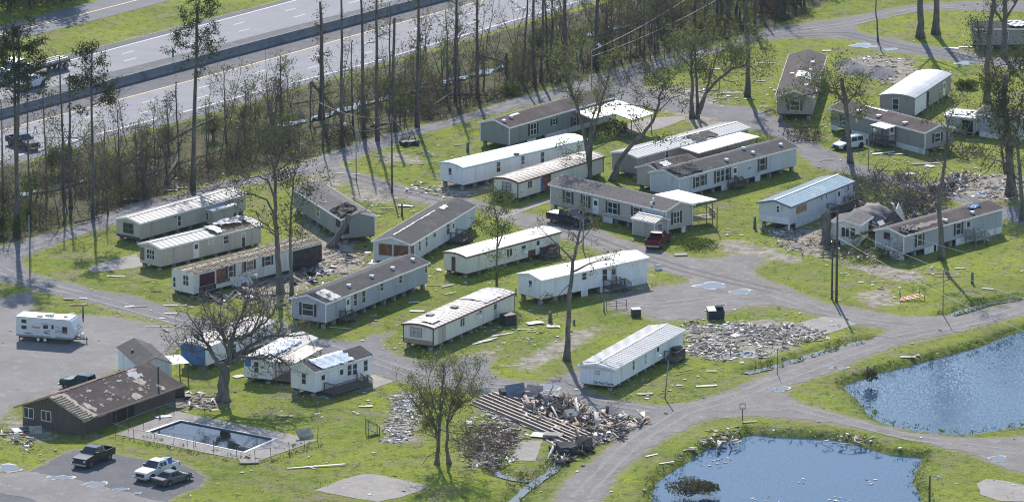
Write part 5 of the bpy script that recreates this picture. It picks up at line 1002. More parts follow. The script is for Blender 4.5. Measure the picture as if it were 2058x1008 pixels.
for i in range(34): x = rnd.uniform(1300, 1640); simple_tree((x, 92 - (x - 1300) * .20 + rnd.uniform(-34, -2), rnd.uniform(-110, -30), rnd.uniform(.12, .28), rnd.choice(['leafy', 'leafy', 'sprout', 'bare'])), "shadowed trunk in the dense wood at the top of the lane")
simple_tree((1518,70,-60,.3,'bare'), "lone dark trunk at the lane's bend by the wood"); simple_tree((1460,78,-60,.34,'sprout'), "heavy dark trunk at the corner of the dense wood")
# saplings: a few kinds, copied
wp = xy(WOODS)
def sapling(seed, ht, nst, m, per):
    rn = random.Random(seed); rng = np.random.default_rng(seed); mb = MB(); tips = []; q = dict(levels=2, wander=.3, up=.12, kids=(3, 2), spread=.8)
    for k in range(nst):
        d = Vector((rn.uniform(-.35, .35), rn.uniform(-.35, .35), 1)); p = Vector((rn.uniform(-.3, .3), rn.uniform(-.3, .3), -.1)); pts = [p]; 
        for i in range(4): d = (d.normalized() + rvec(rn) * .15); pts.append(pts[-1] + d.normalized() * ht / 4 * rn.uniform(.8, 1.1))
        mb.tube(pts, [.07, .06, .045, .03, .015], 4)
        for _ in range(8): t = rn.uniform(.25, 1); j = min(int(t * 4), 3); grow(mb, tips, pts[j].lerp(pts[j + 1], t * 4 - j), d + rvec(rn), ht * .2, .025, 1, rn, q)
    C, S = make_leaves(tips, per, .26, .4, rng, .8); V, Q = cards(C, S, rng, .3)
    return mb.mesh("trunk", BARKD, True), np_mesh("crown", V, Q, m)
KINDS = [sapling(200 + i, h_, n_, m_, p_) for i, (h_, n_, m_, p_) in enumerate([(6, 1, LEAF, 5), (8, 1, LEAFU, 5), (5, 2, LEAF, 5), (4, 3, LEAFU, 6), (7, 2, LEAFU, 4), (3.2, 4, LEAF, 7), (9, 1, LEAF, 4), (4.5, 3, LEAFB, 4), (8, 2, LEAFB, .7), (5.5, 3, LEAFU, 1.0), (10, 1, LEAFU, .8)])]
LBK = ["slim single-stemmed sapling among the wood's undergrowth", "tall dull green sapling among the wood's undergrowth", "two-stemmed sapling among the wood's undergrowth", "bushy dull shrub in the wood's undergrowth", "twin-stemmed thin sapling in the wood's undergrowth", "low bright shrub in the wood's undergrowth", "tallest wispy sapling in the wood's undergrowth", "brown withered shrub in the wood's undergrowth", "bare twin-stemmed sapling in the wood's undergrowth", "nearly bare twiggy shrub in the wood's undergrowth", "tall leafless whip in the wood's undergrowth"]
rnd = random.Random(9); cnt = 0
while cnt < 230:
    px = rnd.uniform(-20, 1600); lo = np.interp(px, [-60, 216, 520, 736, 1020, 1230, 1600], [345, 285, 203, 141, 60, 2, -60]); hi = np.interp(px, [-60, 67, 202, 438, 662, 837, 1050, 1216, 1337, 1600], [500, 472, 428, 358, 304, 250, 188, 139, 106, 40])
    t = rnd.random() ** .6; py = lo + 10 + (hi - lo - 10) * t; b = P(px, py); k = rnd.choice([0, 1, 2, 3, 4, 5, 6, 7, 8, 8, 9, 9, 10, 10, 8])
    root = tag(empty("sapling", (b.x, b.y, 0), rnd.uniform(0, 6.28)), LBK[k], "sapling", "saplings and shrubs in the wood"); root.scale = (rnd.uniform(.7, 1.15),) * 3; cnt += 1
    for me in KINDS[k]: put(bpy.data.objects.new(me.name, me), root)
# undergrowth: nobody could count it
def scatter_clumps(name, label, centers, heights, per, size, m, seed, spread=.9):
    rng = np.random.default_rng(seed); C = []
    for (x, y), hh in zip(centers, heights):
        k = max(4, int(per * hh * rng.uniform(.5, 1.4))); p = rng.normal(size=(k, 3)) * np.array([spread * (.5 + hh * .3), spread * (.5 + hh * .3), .01]); p[:, 2] = hh * rng.random(k) ** .8; C.append(p + np.array([x, y, -.1]))
    C = np.concatenate(C); S = size * (rng.random(len(C)) * .9 + .55); V, Q = cards(C, S, rng, .2)
    o = put(bpy.data.objects.new(name, np_mesh(name, V, Q, m))); o["kind"] = "stuff"; o["label"] = label; return o
def wood_points(n, seed, bias):
    r = random.Random(seed); out = []
    while len(out) < n:
        px = r.uniform(-30, 1620); lo = np.interp(px, [-60, 216, 520, 736, 1020, 1230, 1620], [345, 285, 203, 141, 60, 2, -60]); hi = np.interp(px, [-60, 67, 202, 438, 662, 837, 1050, 1216, 1337, 1620], [502, 474, 430, 360, 306, 252, 190, 141, 108, 38])
        py = lo + 4 + (hi - lo - 6) * r.random() ** bias; b = P(px, py)
        v = mnoise.noise(Vector((b.x * .12, b.y * .06, 3))) + .25 * (px > 960) + .2 * (px < 620)
        if v + r.uniform(-.35, .35) > -.05: out.append(((b.x, b.y), max(.2, .6 + 1.7 * v + r.uniform(-.4, .7)) * (.45 if py < lo + (hi - lo) * .35 else 1)))
    return out
for nm, sd_, n_, m_, pr, bs in (("undergrowth", 1, 640, LEAFU, 30, .5), ("undergrowth", 2, 300, LEAFB, 24, .7), ("undergrowth", 3, 360, LEAF, 22, .75)):
    w = wood_points(n_, sd_, bs); scatter_clumps(nm, "tangled undergrowth of the wood", [a for a, _ in w], [b for _, b in w], pr * 1.5, .24, m_, sd_, .65)
# far wood beyond the frontage road, top left and beyond the top
def far_wood(poly_px, n, seed, hmin, hmax, label):
    rng = np.random.default_rng(seed); r = random.Random(seed); q = [P(*p) for p in poly_px]; C = []; mb = MB()
    for _ in range(n):
        u, v = r.random(), r.random(); a = q[0].lerp(q[1], u); b = q[3].lerp(q[2], u); c = a.lerp(b, v); hh = r.uniform(hmin, hmax); mb.tube([(c.x, c.y, 0), (c.x + r.uniform(-.4, .4), c.y, hh * .8)], [.2, .08], 5)
        k = 420; p = rng.normal(size=(k, 3)); p /= np.linalg.norm(p, axis=1)[:, None]; p *= (rng.random(k) ** .4)[:, None] * np.array([2.6, 2.6, hh * .48]); C.append(p + np.array([c.x, c.y, hh * .52]))
    C = np.concatenate(C); S = .55 * (rng.random(len(C)) * .9 + .6); V, Q = cards(C, S, rng, .2); b0 = len(V); V2 = np.array(mb.v); Qt = np.array([f for f in mb.f if len(f) == 4])
    o = put(bpy.data.objects.new("far_woods", np_mesh("far_woods", np.concatenate([V, V2]), np.concatenate([Q, Qt + b0]), [LEAFD, BARKD], np.r_[np.zeros(len(Q), int), np.ones(len(Qt), int)]))); o["kind"] = "stuff"; o["label"] = label
far_wood([(-120,60),(150,6),(200,-75),(-120,-60)], 60, 4, 9, 15, "dark far wood beyond the frontage road")
far_wood([(1300,-10),(1660,-40),(1750,-150),(1250,-120)], 70, 6, 10, 17, "dense dark wood behind the top of the lane")
# round bushes
def bush(label, px, py, rad, m=LEAF, n=900, hh=1.3, name="bush"):
    TREE_N[0] += 1; rng = np.random.default_rng(TREE_N[0]); b = P(px, py); root = tag(empty(name, (b.x, b.y, 0)), label, "bush"); p = rng.normal(size=(n, 3)); p /= np.linalg.norm(p, axis=1)[:, None]; p *= (rng.random(n) ** .35)[:, None] * (1 + .25 * np.sin(p[:, :1] * 5 + p[:, 2:] * 4)); p *= np.array([rad, rad, hh / 2]); p[:, 2] += hh / 2
    leaf_obj("foliage", p, .22 * (rng.random(n) * .8 + .6), rng, m, root); mb = MB()
    for i in range(5): a = i * 1.26; mb.tube([(0, 0, -.1), (rad * .4 * math.cos(a), rad * .4 * math.sin(a), hh * .7)], [.05, .02], 4)
    mb.build("stems", BARKD, root)
bush("left of two round green bushes on the lawn right of the pale bowed roof", 1935, 178, 1.1); bush("right of two round green bushes on the lawn right of the pale bowed roof", 1951, 178, 1.2); bush("clump of green shrubs under the bowed tan roof home", 1018, 402, 2.0, LEAF, 1400, 1.4)
bush("dense round shrub at the lane's edge by the wood", 1027, 190, 1.6, LEAF, 1300, 1.6); bush("ragged shrub between the tall tree's trunk and the annex", 1240, 270, 1.8, LEAFD, 1500, 2.0); bush("weedy green mound by the red pickup", 1405, 495, 2.6, LEAF, 1500, 1.0)
bush("reedy islet standing in the round pond", 1392, 990, 2.6, LEAFU, 2600, 1.5, "reed_clump"); bush("lone reed tuft in the larger pond", 1750, 764, .9, LEAFU, 700, 1.5, "reed_clump"); bush("short weeds joining the islet in the round pond", 1425, 985, 1.3, LEAFU, 900, .8, "reed_clump")
# tall weeds on banks and ditches
cs, hs = [], []; r = random.Random(21)
for poly in (POND_A, POND_B):
    q = xy(poly); cpt = q.mean(0)
    for i in range(len(q)):
        a, b = q[i], q[(i + 1) % len(q)]; L = np.hypot(*(b - a))
        for k in range(int(L / .35)):
            p = a + (b - a) * r.random(); d = (p - cpt) / np.hypot(*(p - cpt)); p = p + d * r.uniform(-.2, 1.6)
            if r.random() < .7: cs.append(tuple(p)); hs.append(r.uniform(.15, .55))
for dch in DITCHES + [[(640,890),(510,930),(236,874)]]:
    q = xy(dch)
    for a, b in zip(q[:-1], q[1:]):
        L = np.hypot(*(b - a)); t = (b - a) / L; nr = np.array([-t[1], t[0]])
        for k in range(int(L / .3)): cs.append(tuple(a + (b - a) * r.random() + nr * r.choice([-1, 1]) * r.uniform(.7, 1.5))); hs.append(r.uniform(.15, .5))
scatter_clumps("bank_weeds", "rank grass and weeds along ponds and ditches", cs, hs, 26, .22, LEAF, 33, .35)
cs, hs = [], []
for _ in range(2600):
    px, py = r.uniform(0, 2058), r.uniform(150, 1008); b = P(px, py); v = mnoise.noise(Vector((b.x * .1, b.y * .1, 9)))
    if v > .05: cs.append((b.x, b.y)); hs.append(r.uniform(.1, .35))
cs = np.array(cs); keep = (np.minimum.reduce([sdf(xy(p), cs[:, 0], cs[:, 1]) for p in (ROAD_MAIN, ROAD_PERIM, YARD, PARKING, TRACK, POND_A, POND_B, DECKQ)]) > .5) & (sdf(xy(WOODS), cs[:, 0], cs[:, 1]) > 0)
scatter_clumps("grass_tufts", "longer tufts in the mown grass", [tuple(c) for c, k in zip(cs, keep) if k], [h_ for h_, k in zip(hs, keep) if k], 40, .16, LEAF, 34, .5)
# fallen logs
def log(label, pts, r0, z0=.3, zs=None):
    w = [P(x, y) for x, y in pts]; b = w[0]; mb = MB(); mb.smooth = True; mb.tube([(p.x - b.x, p.y - b.y, (zs[i] if zs else z0)) for i, p in enumerate(w)], [r0 * (1 - .4 * i / max(1, len(w) - 1)) for i in range(len(w))], 8); o = mb.build("fallen_log", BARKD); o.location = (b.x, b.y, 0); tag(o, label, "log")
log("pale fallen log in the russet brush heap, leaning up", [(333,372),(345,355),(358,342)], .28, zs=[.4, 1.0, 1.6]); log("thin pale fallen log left of the leaning one in the russet heap", [(290,362),(322,347)], .16, .5)
log("broken trunk fallen sideways from the dead pole by the lane", [(625,236),(655,238),(688,250)], .25, zs=[5.0, 2.8, .6]); log("snapped stem hanging between two stumps in the wood", [(971,108 + 76),(1018,165)], .2, zs=[5.0, 2.8])
log("long grey trunk fallen slantwise at the far left of the wood", [(215,352),(262,338),(300,318)], .2, zs=[.4, .9, 2.2]); log("thin dark pole fallen toward the lane at the left of the wood", [(150,452),(205,440)], .12, .3); log("broken trunk lying below the dead pole row", [(745,262),(812,250)], .18, .5); log("bleached limb on the undergrowth beside the highway edge", [(590,215),(640,206)], .12, .4); log("dark trunk leaning low at the middle of the wood", [(850,232),(905,214)], .2, zs=[.3, 1.8])
log("dark log lying across the undergrowth by the paired trunks", [(895,196),(980,196)], .26, .4); log("mossy log bridging the wood's ditch at the left", [(322,330),(385,306),(430,290)], .22, zs=[2.5, 3.2, 3.6]); log("short dark log beside the wood's left ditch", [(277,322),(320,330)], .24, .8); log("limb fallen across the wrecked home's front", [(1712,500),(1752,492),(1792,487)], .22, zs=[1.4, 1.9, 2.6])
# ------------------------------------------------------------------ vehicles (built along +x, wheels on z = 0)
def paint(n, c, rough=.12): 
    m = mat(n, c, rough, .04, 1.0, spec=.35, dirt=tuple(v * .85 + .004 for v in c), dscale=1.5, dlo=.58); m.node_tree.nodes["Principled BSDF"].inputs["Coat Weight"].default_value = .10; return m
TYRE = mat("tyre_rubber", (.02, .02, .02), .85); RIM = mat("wheel_rim", (.45, .45, .46), .35, .1, 4, metal=.5); CHROME = mat("chrome", (.55, .55, .56), .25, .05, 3, metal=.7); LAMP = mat("headlamp_lens", (.65, .66, .68), .15); TAIL = mat("tail_lamp", (.25, .015, .012), .3); GRILLE = mat("dark_grille", (.03, .03, .032), .5); CARGLASS = mat("tinted_glass", (.018, .024, .03), .06, .1, 2, spec=.8)
def loft(mb, st, m=0):
    """stations (x, zlo, zmid, zhi, w_lo, w_mid, w_hi) joined into a closed shell"""
    R_ = []
    for x, zl, zm, zh, wl, wm, wh in st: R_.append([(x, -wl, zl), (x, wl, zl), (x, wm, zm), (x, wh, zh), (x, -wh, zh), (x, -wm, zm)])
    b = len(mb.v); [mb.v.extend(r) for r in R_]; n = 6
    for i in range(len(R_) - 1):
        for j in range(n): mb.f.append((b + i * n + j, b + i * n + (j + 1) % n, b + (i + 1) * n + (j + 1) % n, b + (i + 1) * n + j)); mb.m.append(m)
    mb.f.append(tuple(b + j for j in range(n))); mb.m.append(m); mb.f.append(tuple(b + (len(R_) - 1) * n + j for j in reversed(range(n)))); mb.m.append(m)
def wheels(root, xs, hw, r, wd=.26, rim=RIM):
    for x in xs:
        for s in (-1, 1):
            mb = MB(); y0, y1 = s * (hw - wd), s * hw; pr = [(y0, r * .7), (y0, r * .97), (y0 + (y1 - y0) * .2, r), (y1 - (y1 - y0) * .2, r), (y1, r * .95), (y1, r * .68), (y1 - s * .05, r * .66)]
            n = 20; V = [(x + q * math.cos(t), y, r + q * math.sin(t)) for y, q in pr for t in [i * 2 * math.pi / n for i in range(n)]]
            mb.add(V, [(k * n + j, k * n + (j + 1) % n, (k + 1) * n + (j + 1) % n, (k + 1) * n + j) for k in range(len(pr) - 1) for j in range(n)]); mb.smooth = True; w = mb.build("wheel", TYRE, root)
            mb = MB(); mb.tube([(x, y1 - s * .09, r), (x, y1 - s * .015, r)], [r * .66, r * .60], 16)
            for k in range(5): a = k * 1.2566; mb.bar((x, y1 - s * .01, r), (x + r * .6 * math.cos(a), y1 - s * .01, r + r * .6 * math.sin(a)), .07, .03)
            mb.build("rim", rim, w)
def quadp(mb, a, b, c, d): mb.quad(a, b, c, d); mb.quad(d, c, b, a)
def vehicle(name, label, cat, rear, front, kind, body, L=None, extra=None, rimm=RIM, tailgate=True):
    """rear / front: picture points of two near-side wheel contacts"""
    a, b = P(*rear), P(*front); d = (b - a); d.z = 0; rz = math.atan2(d.y, d.x); wb = {'pickup': 3.7, 'sedan': 2.8, 'suv': 2.75}[kind]; hw = {'pickup': 1.0, 'sedan': .91, 'suv': .94}[kind]
    side = -1 if (Vector((-d.y, d.x)).dot(Vector((0, 1))) > 0) else 1     # which side faces the camera
    c = (a + b) / 2; n = Vector((-d.y, d.x, 0)).normalized(); c = c - n * side * hw; root = tag(empty(name, (c.x, c.y, .02), rz), label, cat)
    r = .40 if kind == 'pickup' else .34; f, q = wb / 2, -wb / 2; mb = MB(); gl = MB()
    if kind == 'pickup':
        fo, ro = f + .98, q - 1.2; cab0, cab1 = f - .75, q + .62
        loft(mb, [(fo, .55, .8, 1.02, .86, .93, .80), (fo - .12, .45, .85, 1.12, .95, 1.0, .88), (f + .45, .42, .9, 1.20, .98, 1.0, .92), (cab0 + .25, .42, .95, 1.27, .98, 1.0, .93), (cab0, .42, .95, 1.30, .98, 1.0, .95), (cab1, .42, .95, 1.30, .98, 1.0, .95)])
        mb.box(ro, -.98, .5, cab1, .98, .78); w_ = .09
        for s in (-1, 1): mb.box(ro, min(s * .98, s * .89), .78, cab1 - .003, max(s * .98, s * .89), 1.28)
        if tailgate: mb.box(ro, -.89, .78, ro + .08, .89, 1.27)
        mb.box(cab1 - .06, -.9, .78, cab1 - .002, .9, 1.29); ws, wr = .72, .64
        loft(mb, [(cab0 - .75, 1.29, 1.75, 1.90, .90, .75, .70), (cab0 - 1.2, 1.29, 1.78, 1.94, .92, .77, .72), (cab1 + .35, 1.29, 1.76, 1.92, .92, .77, .72), (cab1 + .1, 1.29, 1.7, 1.86, .90, .75, .68)])
        # pillars close the wedge of the windscreen
        wsq = [(cab0 + .05, -.9, 1.29), (cab0 + .05, .9, 1.29), (cab0 - .75, .71, 1.88), (cab0 - .75, -.71, 1.88)]; gl.poly(wsq); mb.poly([(cab0 + .05, -.92, 1.285), (cab0 - .75, -.92, 1.285), (cab0 - .75, -.72, 1.89)]); mb.poly([(cab0 + .05, .92, 1.285), (cab0 - .75, .72, 1.89), (cab0 - .75, .92, 1.285)])
        for s in (-1, 1):
            y0, y1 = s * .925, s * .79
            for x0, x1 in ((cab0 - .78, cab0 - 1.28), (cab0 - 1.38, cab1 + .42)): quadp(gl, (x0 + .25 if x0 > cab0 - 1 else x0, y0, 1.34), (x1, y0, 1.34), (x1, y1, 1.75), (x0, y1, 1.75))
        quadp(gl, (cab1 + .085, -.8, 1.36), (cab1 + .085, .8, 1.36), (cab1 + .085, .66, 1.78), (cab1 + .085, -.66, 1.78))
        gz, hx, tz = (.62, .98), fo, 1.0
    else:
        suv = kind == 'suv'; fo, ro = f + .9, q - (.95 if suv else 1.05); bz = 1.02 if suv else .92; tp = 1.68 if suv else 1.45; cab0 = f - .35; cab1 = ro + .25 if suv else q - .35
        loft(mb, [(fo, .4, .6, .72, .70, .80, .66), (fo - .15, .28, .65, .80, .84, .9, .78), (cab0, .25, .65, bz, .88, hw, .84), (q, .25, .66, bz + .02, .88, hw, .86), (ro + .15, .28, .7, bz, .86, .9, .80), (ro, .4, .7, bz - .06, .74, .82, .72)])
        e = cab1 + (.15 if suv else .75)
        loft(mb, [(cab0 - .85, bz - .02, tp - .12, tp - .03, .82, .64, .58), (cab0 - 1.3, bz - .02, tp - .1, tp, .84, .66, .60), (e + .2, bz - .02, tp - .12, tp - .03, .83, .65, .58), (e, bz - .02, tp - .2, tp - .1, .80, .62, .55)])
        mb.poly([(cab0 - .05, -.82, bz - .01), (cab0 - .86, -.82, bz - .01), (cab0 - .86, -.59, tp - .04)]); mb.poly([(cab0 - .05, .82, bz - .01), (cab0 - .86, .59, tp - .04), (cab0 - .86, .82, bz - .01)])
        quadp(gl, (cab0 - .02, -.78, bz), (cab0 - .02, .78, bz), (cab0 - .86, .58, tp - .04), (cab0 - .86, -.58, tp - .04))
        rx = ro + .1 if suv else cab1
        mb.poly([(rx, -.8, bz - .01), (e, -.56, tp - .1), (e, -.8, bz - .01)]); mb.poly([(rx, .8, bz - .01), (e, .8, bz - .01), (e, .56, tp - .1)]); quadp(gl, (rx - .01, -.74, bz), (rx - .01, .74, bz), (e - .02, .54, tp - .1), (e - .02, -.54, tp - .1))
        for s in (-1, 1):
            y0, y1 = s * .848, s * .672; m_ = (cab0 - .75 + e) / 2
            for x0, x1 in ((cab0 - .72, m_ + .05), (m_ - .05, e + .12)): quadp(gl, (x0, y0, bz + .03), (x1, y0, bz + .03), (x1, y1, tp - .14), (x0 - (.28 if x0 > m_ else 0), y1, tp - .14))
        gz, tz = (.42, .66), bz - .12
    bo = mb.build("body", body, root, True)
    es = bo.modifiers.new("edges", 'EDGE_SPLIT'); es.split_angle = R(28)
    gl.build("window", CARGLASS, root)
    mb = MB(); mb.box(fo - .02, -.58, gz[0], fo + .03, .58, gz[1]); mb.build("grille", GRILLE, root)
    mb = MB(); mb.box(fo - .05, -.95 * hw, gz[0] - .22, fo + .09, .95 * hw, gz[0] - .03); mb.build("bumper", CHROME if kind == 'pickup' else GRILLE, root)
    mb = MB(); mb.box(ro - .1, -.93 * hw, .48, ro + .03, .93 * hw, .66); mb.build("bumper", CHROME if kind == 'pickup' else GRILLE, root)
    for s in (-1, 1):
        y = s * (.60 if kind != 'pickup' else .62); mb = MB(); mb.box(fo - .1, min(y, y + s * .27), gz[1] - .2, fo + .025, max(y, y + s * .27), gz[1] + .02); mb.build("headlight", LAMP, root)
        mb = MB(); mb.box(ro - .02, min(s * hw * .80, s * hw * .985), tz - .2, ro + .12, max(s * hw * .80, s * hw * .985), tz + .14); mb.build("tail_light", TAIL, root)
        mb = MB(); mb.box(cab0 - .45, min(s * hw * .97, s * (hw + .2)), 1.32 if kind == 'pickup' else .98, cab0 - .33, max(s * hw * .97, s * (hw + .2)), 1.52 if kind == 'pickup' else 1.12); mb.build("mirror", GRILLE, root)
        for x in (f, q): mb = MB(); mb.tube([(x, s * (hw - .12), r + .05), (x, s * (hw + .006), r + .05)], [r * 1.25] * 2, 20); mb.build("wheel_arch", GRILLE, root)
    wheels(root, (f, q), hw + .02, r, rim=rimm)
    if extra: extra(root, ro, cab1)
    return root
vehicle("pickup_truck", "black crew cab pickup alone on the dark gravel, chrome grille facing left", "pickup", (220.5,924.5), (183.5,940), 'pickup', paint("black_paint", (.012, .013, .022)))
BLUEBOX = paint("blue_cover", (.015, .10, .42), .4)
white_truck = vehicle("pickup_truck", "white crew cab pickup with a blue load, parked against the grey sedan", "pickup", (352,951.5), (304,969), 'pickup', paint("white_paint", (.70, .71, .72)))
q = white_truck; bx = MB(); bx.hexa([(-2.3, -.75, 1.05), (-1.4, -.75, 1.05), (-1.4, .55, 1.05), (-2.3, .55, 1.05), (-2.25, -.7, 1.75), (-1.45, -.7, 1.75), (-1.45, .5, 1.95), (-2.25, .5, 1.95)])
M_ = Matrix.Translation(q.location) @ Matrix.Rotation(q.rotation_euler.z, 4, 'Z'); o = bx.build("storage_crate", BLUEBOX); o.matrix_world = M_ @ Matrix.Translation((.05, 0, -.1)); tag(o, "bright blue crate standing in the white pickup's bed", "crate")
vehicle("sedan", "dark grey sedan beside the white pickup, its tail facing left", "car", (344,976.5), (375,967.5), 'sedan', paint("grey_paint", (.10, .10, .105)))
# sedan faces right: rear first
vehicle("pickup_truck", "dark red pickup seen from behind next to the small tan shed", "pickup", (1330,501), (1347,486), 'pickup', paint("red_paint", (.13, .010, .018)))
vehicle("pickup_truck", "dark navy pickup with a pale bed cover in front of the tan home", "pickup", (1112,449), (1158,457.5), 'pickup', paint("navy_paint", (.016, .018, .035)), extra=lambda r_, ro, c1: (lambda mb: (mb.box(ro + .05, -.93, 1.285, c1, .93, 1.33), mb.build("bed_cover", mat("pale_cover", (.40, .42, .45), .5), r_)))(MB()))
vehicle("suv", "white SUV parked before the entry porch of the grey-tan home", "suv", (1731,297.5), (1700,303), 'suv', paint("pearl_white", (.72, .72, .71)), rimm=GRILLE)
vehicle("pickup_truck", "teal pickup half hidden behind the brown building's roof", "pickup", (183,791), (134,783), 'pickup', paint("teal_paint", (.008, .042, .05)))
vehicle("pickup_truck", "white pickup driving on the far carriageway behind the pines", "pickup", (95.5,172), (47,187), 'pickup', paint("white_paint", (.7, .71, .72)))
vehicle("pickup_truck", "dark pickup on the near carriageway behind the pine pair", "pickup", (14,292), (54,306), 'pickup', paint("black_paint", (.012, .013, .022)))
vehicle("sedan", "white car at the left edge of the highway behind the pines", "car", (26,166), (-6,174), 'sedan', paint("white_paint", (.7, .71, .72)))
# flatbed lorry
a, b = P(128,136), P(10,168); d = b - a; root = tag(empty("flatbed_truck", ((a.x + b.x) / 2, (a.y + b.y) / 2, .02), math.atan2(d.y, d.x)), "long flatbed lorry loaded with pale boards on the far carriageway", "lorry"); Lh = d.length / 2
mb = MB(); mb.box(-Lh, -1.25, 1.1, Lh - 3.6, 1.25, 1.35); mb.box(-Lh, -.5, .8, Lh - 1, .5, 1.1); mb.build("flatbed", STEEL, root)
mb = MB(); 
for i in range(6): mb.box(-Lh + .1, -1.2 + i * .41, 1.36, Lh - 4, -1.2 + i * .41 + .36, 1.62 + (.1 if i % 2 else 0))
mb.build("load", mat("pale_boards", (.62, .56, .50), .7, .15, 1), root)
mb = MB(); loft(mb, [(Lh, .7, 1.6, 2.0, 1.1, 1.2, 1.0), (Lh - .9, .6, 1.7, 2.2, 1.2, 1.22, 1.1), (Lh - 1.2, .6, 2.2, 3.0, 1.2, 1.2, 1.05), (Lh - 3.0, .6, 2.3, 3.2, 1.2, 1.2, 1.1)]); mb.build("cab", mat("white_cab", (.6, .6, .62), .4), root); mb = MB(); quadp(mb, (Lh - .93, -1.0, 2.22), (Lh - .93, 1.0, 2.22), (Lh - 1.19, .95, 2.9), (Lh - 1.19, -.95, 2.9)); mb.build("window", CARGLASS, root)
wheels(root, (-Lh + .8, -Lh + 2.0, Lh - 4.4, Lh - 3.2, Lh - .9), 1.22, .5, .35)
# travel trailer
a, b = P(33,684), P(153,693); d = b - a; rz = math.atan2(d.y, d.x); root = tag(empty("travel_trailer", (a.x, a.y, 0), rz), "white travel trailer with two axles alone on the gravel yard", "caravan"); L = d.length; Wd = 2.45
WT_ = mat("trailer_white", (.66, .67, .69), .4, .05, 1, dirt=(.52, .52, .52), dscale=.8, dlo=.6); zb, zt = .62, 2.95
mb = MB(); pr = [(0, zb + .1), (.15, zb), (L - .55, zb), (L, zb + .75), (L - .05, zb + 1.1), (L - .62, zt - .15), (L - .8, zt), (.1, zt), (0, zt - .15)]; mb.extrude([(x, 0, z) for x, z in pr], (0, Wd, 0)); mb.build("body", WT_, root)
mb = MB(); mb.box(.0, -.012, zb - .02, L - .55, 0, zb + .22); mb.build("skirt_stripe", mat("grey_stripe", (.30, .29, .28), .6), root)
mb = MB(); mb.box(.02, -.01, zt - .01, L - .78, Wd + .01, zt + .06); rf = mb.build("roof", mat("trailer_roof", (.66, .64, .60), .6, .1, 1, dirt=(.5, .48, .44), dscale=1, dlo=.55), root)
mb = MB(); loft(mb, [(3.35, zt + .06, zt + .2, zt + .3, .35, .34, .28), (4.25, zt + .06, zt + .3, zt + .38, .35, .34, .28)]); mb.v = [(x, y + 1.2, z) for x, y, z in mb.v]; mb.build("air_conditioner", WHITE, rf); mb = MB(); mb.box(2.5, .35, zt + .06, 3.1, .8, zt + .16); mb.box(5.6, 1.1, zt + .06, 6.0, 1.5, zt + .14); mb.build("vent", STEEL, rf)
def tw(u, z, w, h): 
    m1 = MB(); m1.box(u - w / 2, -.03, z - h / 2, u + w / 2, -.002, z + h / 2); m1.build("window", CARGLASS, root)
for u, z, w, h in ((.95, 2.45, .62, .42), (.95, 1.72, .62, .42), (3.55, 1.95, .6, .44), (4.40, 2.0, .28, .52), (5.85, 1.78, .62, .68)): tw(u * L / 7.2, z, w, h)
mb = MB(); mb.box(4.12 * L / 7.2, -.02, .72, 4.72 * L / 7.2, -.004, 2.5); mb.build("door", WT_, root)
GRAPH = mat("brown_graphic", (.12, .085, .075), .6); mb = MB()
def swoosh(pts, y=-.008):
    for (x0, z0, t0), (x1, z1, t1) in zip(pts[:-1], pts[1:]): mb.quad((x0, y, z0 - t0), (x1, y, z1 - t1), (x1, y, z1 + t1), (x0, y, z0 + t0))
k = L / 7.2
swoosh([(2.9*k, 2.32, .01), (3.6*k, 2.30, .03), (4.2*k, 2.2, .02)]); swoosh([(4.6*k, 2.1, .01), (5.1*k, 1.98, .03), (5.6*k, 1.82, .02)]); swoosh([(4.6*k, 1.72, .01), (5.2*k, 1.6, .04), (5.7*k, 1.5, .02)]); swoosh([(.9*k, .98, .01), (1.4*k, 1.02, .07), (2.1*k, 1.02, .02)]); swoosh([(3.3*k, 1.3, .06), (3.6*k, 1.22, .1), (4.1*k, 1.12, .02)]); swoosh([(3.4*k, 1.45, .02), (3.9*k, 1.5, .04), (5.4*k, 1.38, .03), (6.2*k, 1.3, .07)])
mb.build("side_graphics", GRAPH, root)
XR = Matrix(((1, 0, 0, 0), (0, 0, -1, 0), (0, 1, 0, 0), (0, 0, 0, 1)))
letters("Prowler", .34, Matrix.Translation((1.85 * k, -.012, 1.72)) @ XR, GRAPH, root, .25)
FR = Matrix(((0, 0, 1, 0), (1, 0, 0, 0), (0, 1, 0, 0), (0, 0, 0, 1)))
sl = math.atan2(.57, zt - .15 - zb - 1.1)
letters("Prowler", .30, Matrix.Translation((L - .50, .5, zt - .5)) @ Matrix.Rotation(-sl, 4, 'Y') @ FR, GRAPH, root, .25)
mb = MB(); hd = [(.95, 1.95), (1.2, 2.15), (1.45, 2.1), (1.7, 2.2), (1.75, 1.9), (1.6, 1.7), (1.3, 1.65), (1.0, 1.75)]
def fx(y, z): return (L - .05 - .57 * (z - zb - 1.1) / (zt - .15 - zb - 1.1) + .012, y, z)
for p, q2 in zip(hd, hd[1:] + hd[:1]): mb.bar(fx(*p), fx(*q2), .05, .015)
mb.bar(fx(.5, 1.55), fx(1.9, 1.6), .14, .012); mb.build("emblem", GRAPH, root)
wheels(root, (2.72 * k, 3.5 * k), .0, .34, .24) if False else None
for xx in (2.62 * k, 3.45 * k):
    for yy, s in ((.02, -1), (Wd - .02, 1)):
        mb = MB(); mb.tube([(xx, yy - s * .24, .34), (xx, yy, .34)], [.34, .34], 20); w_ = mb.build("wheel", TYRE, root); mb = MB(); mb.tube([(xx, yy - .01, .34), (xx, yy + s * .02, .34)], [.2, .17], 14); mb.build("rim", WHITE, w_)
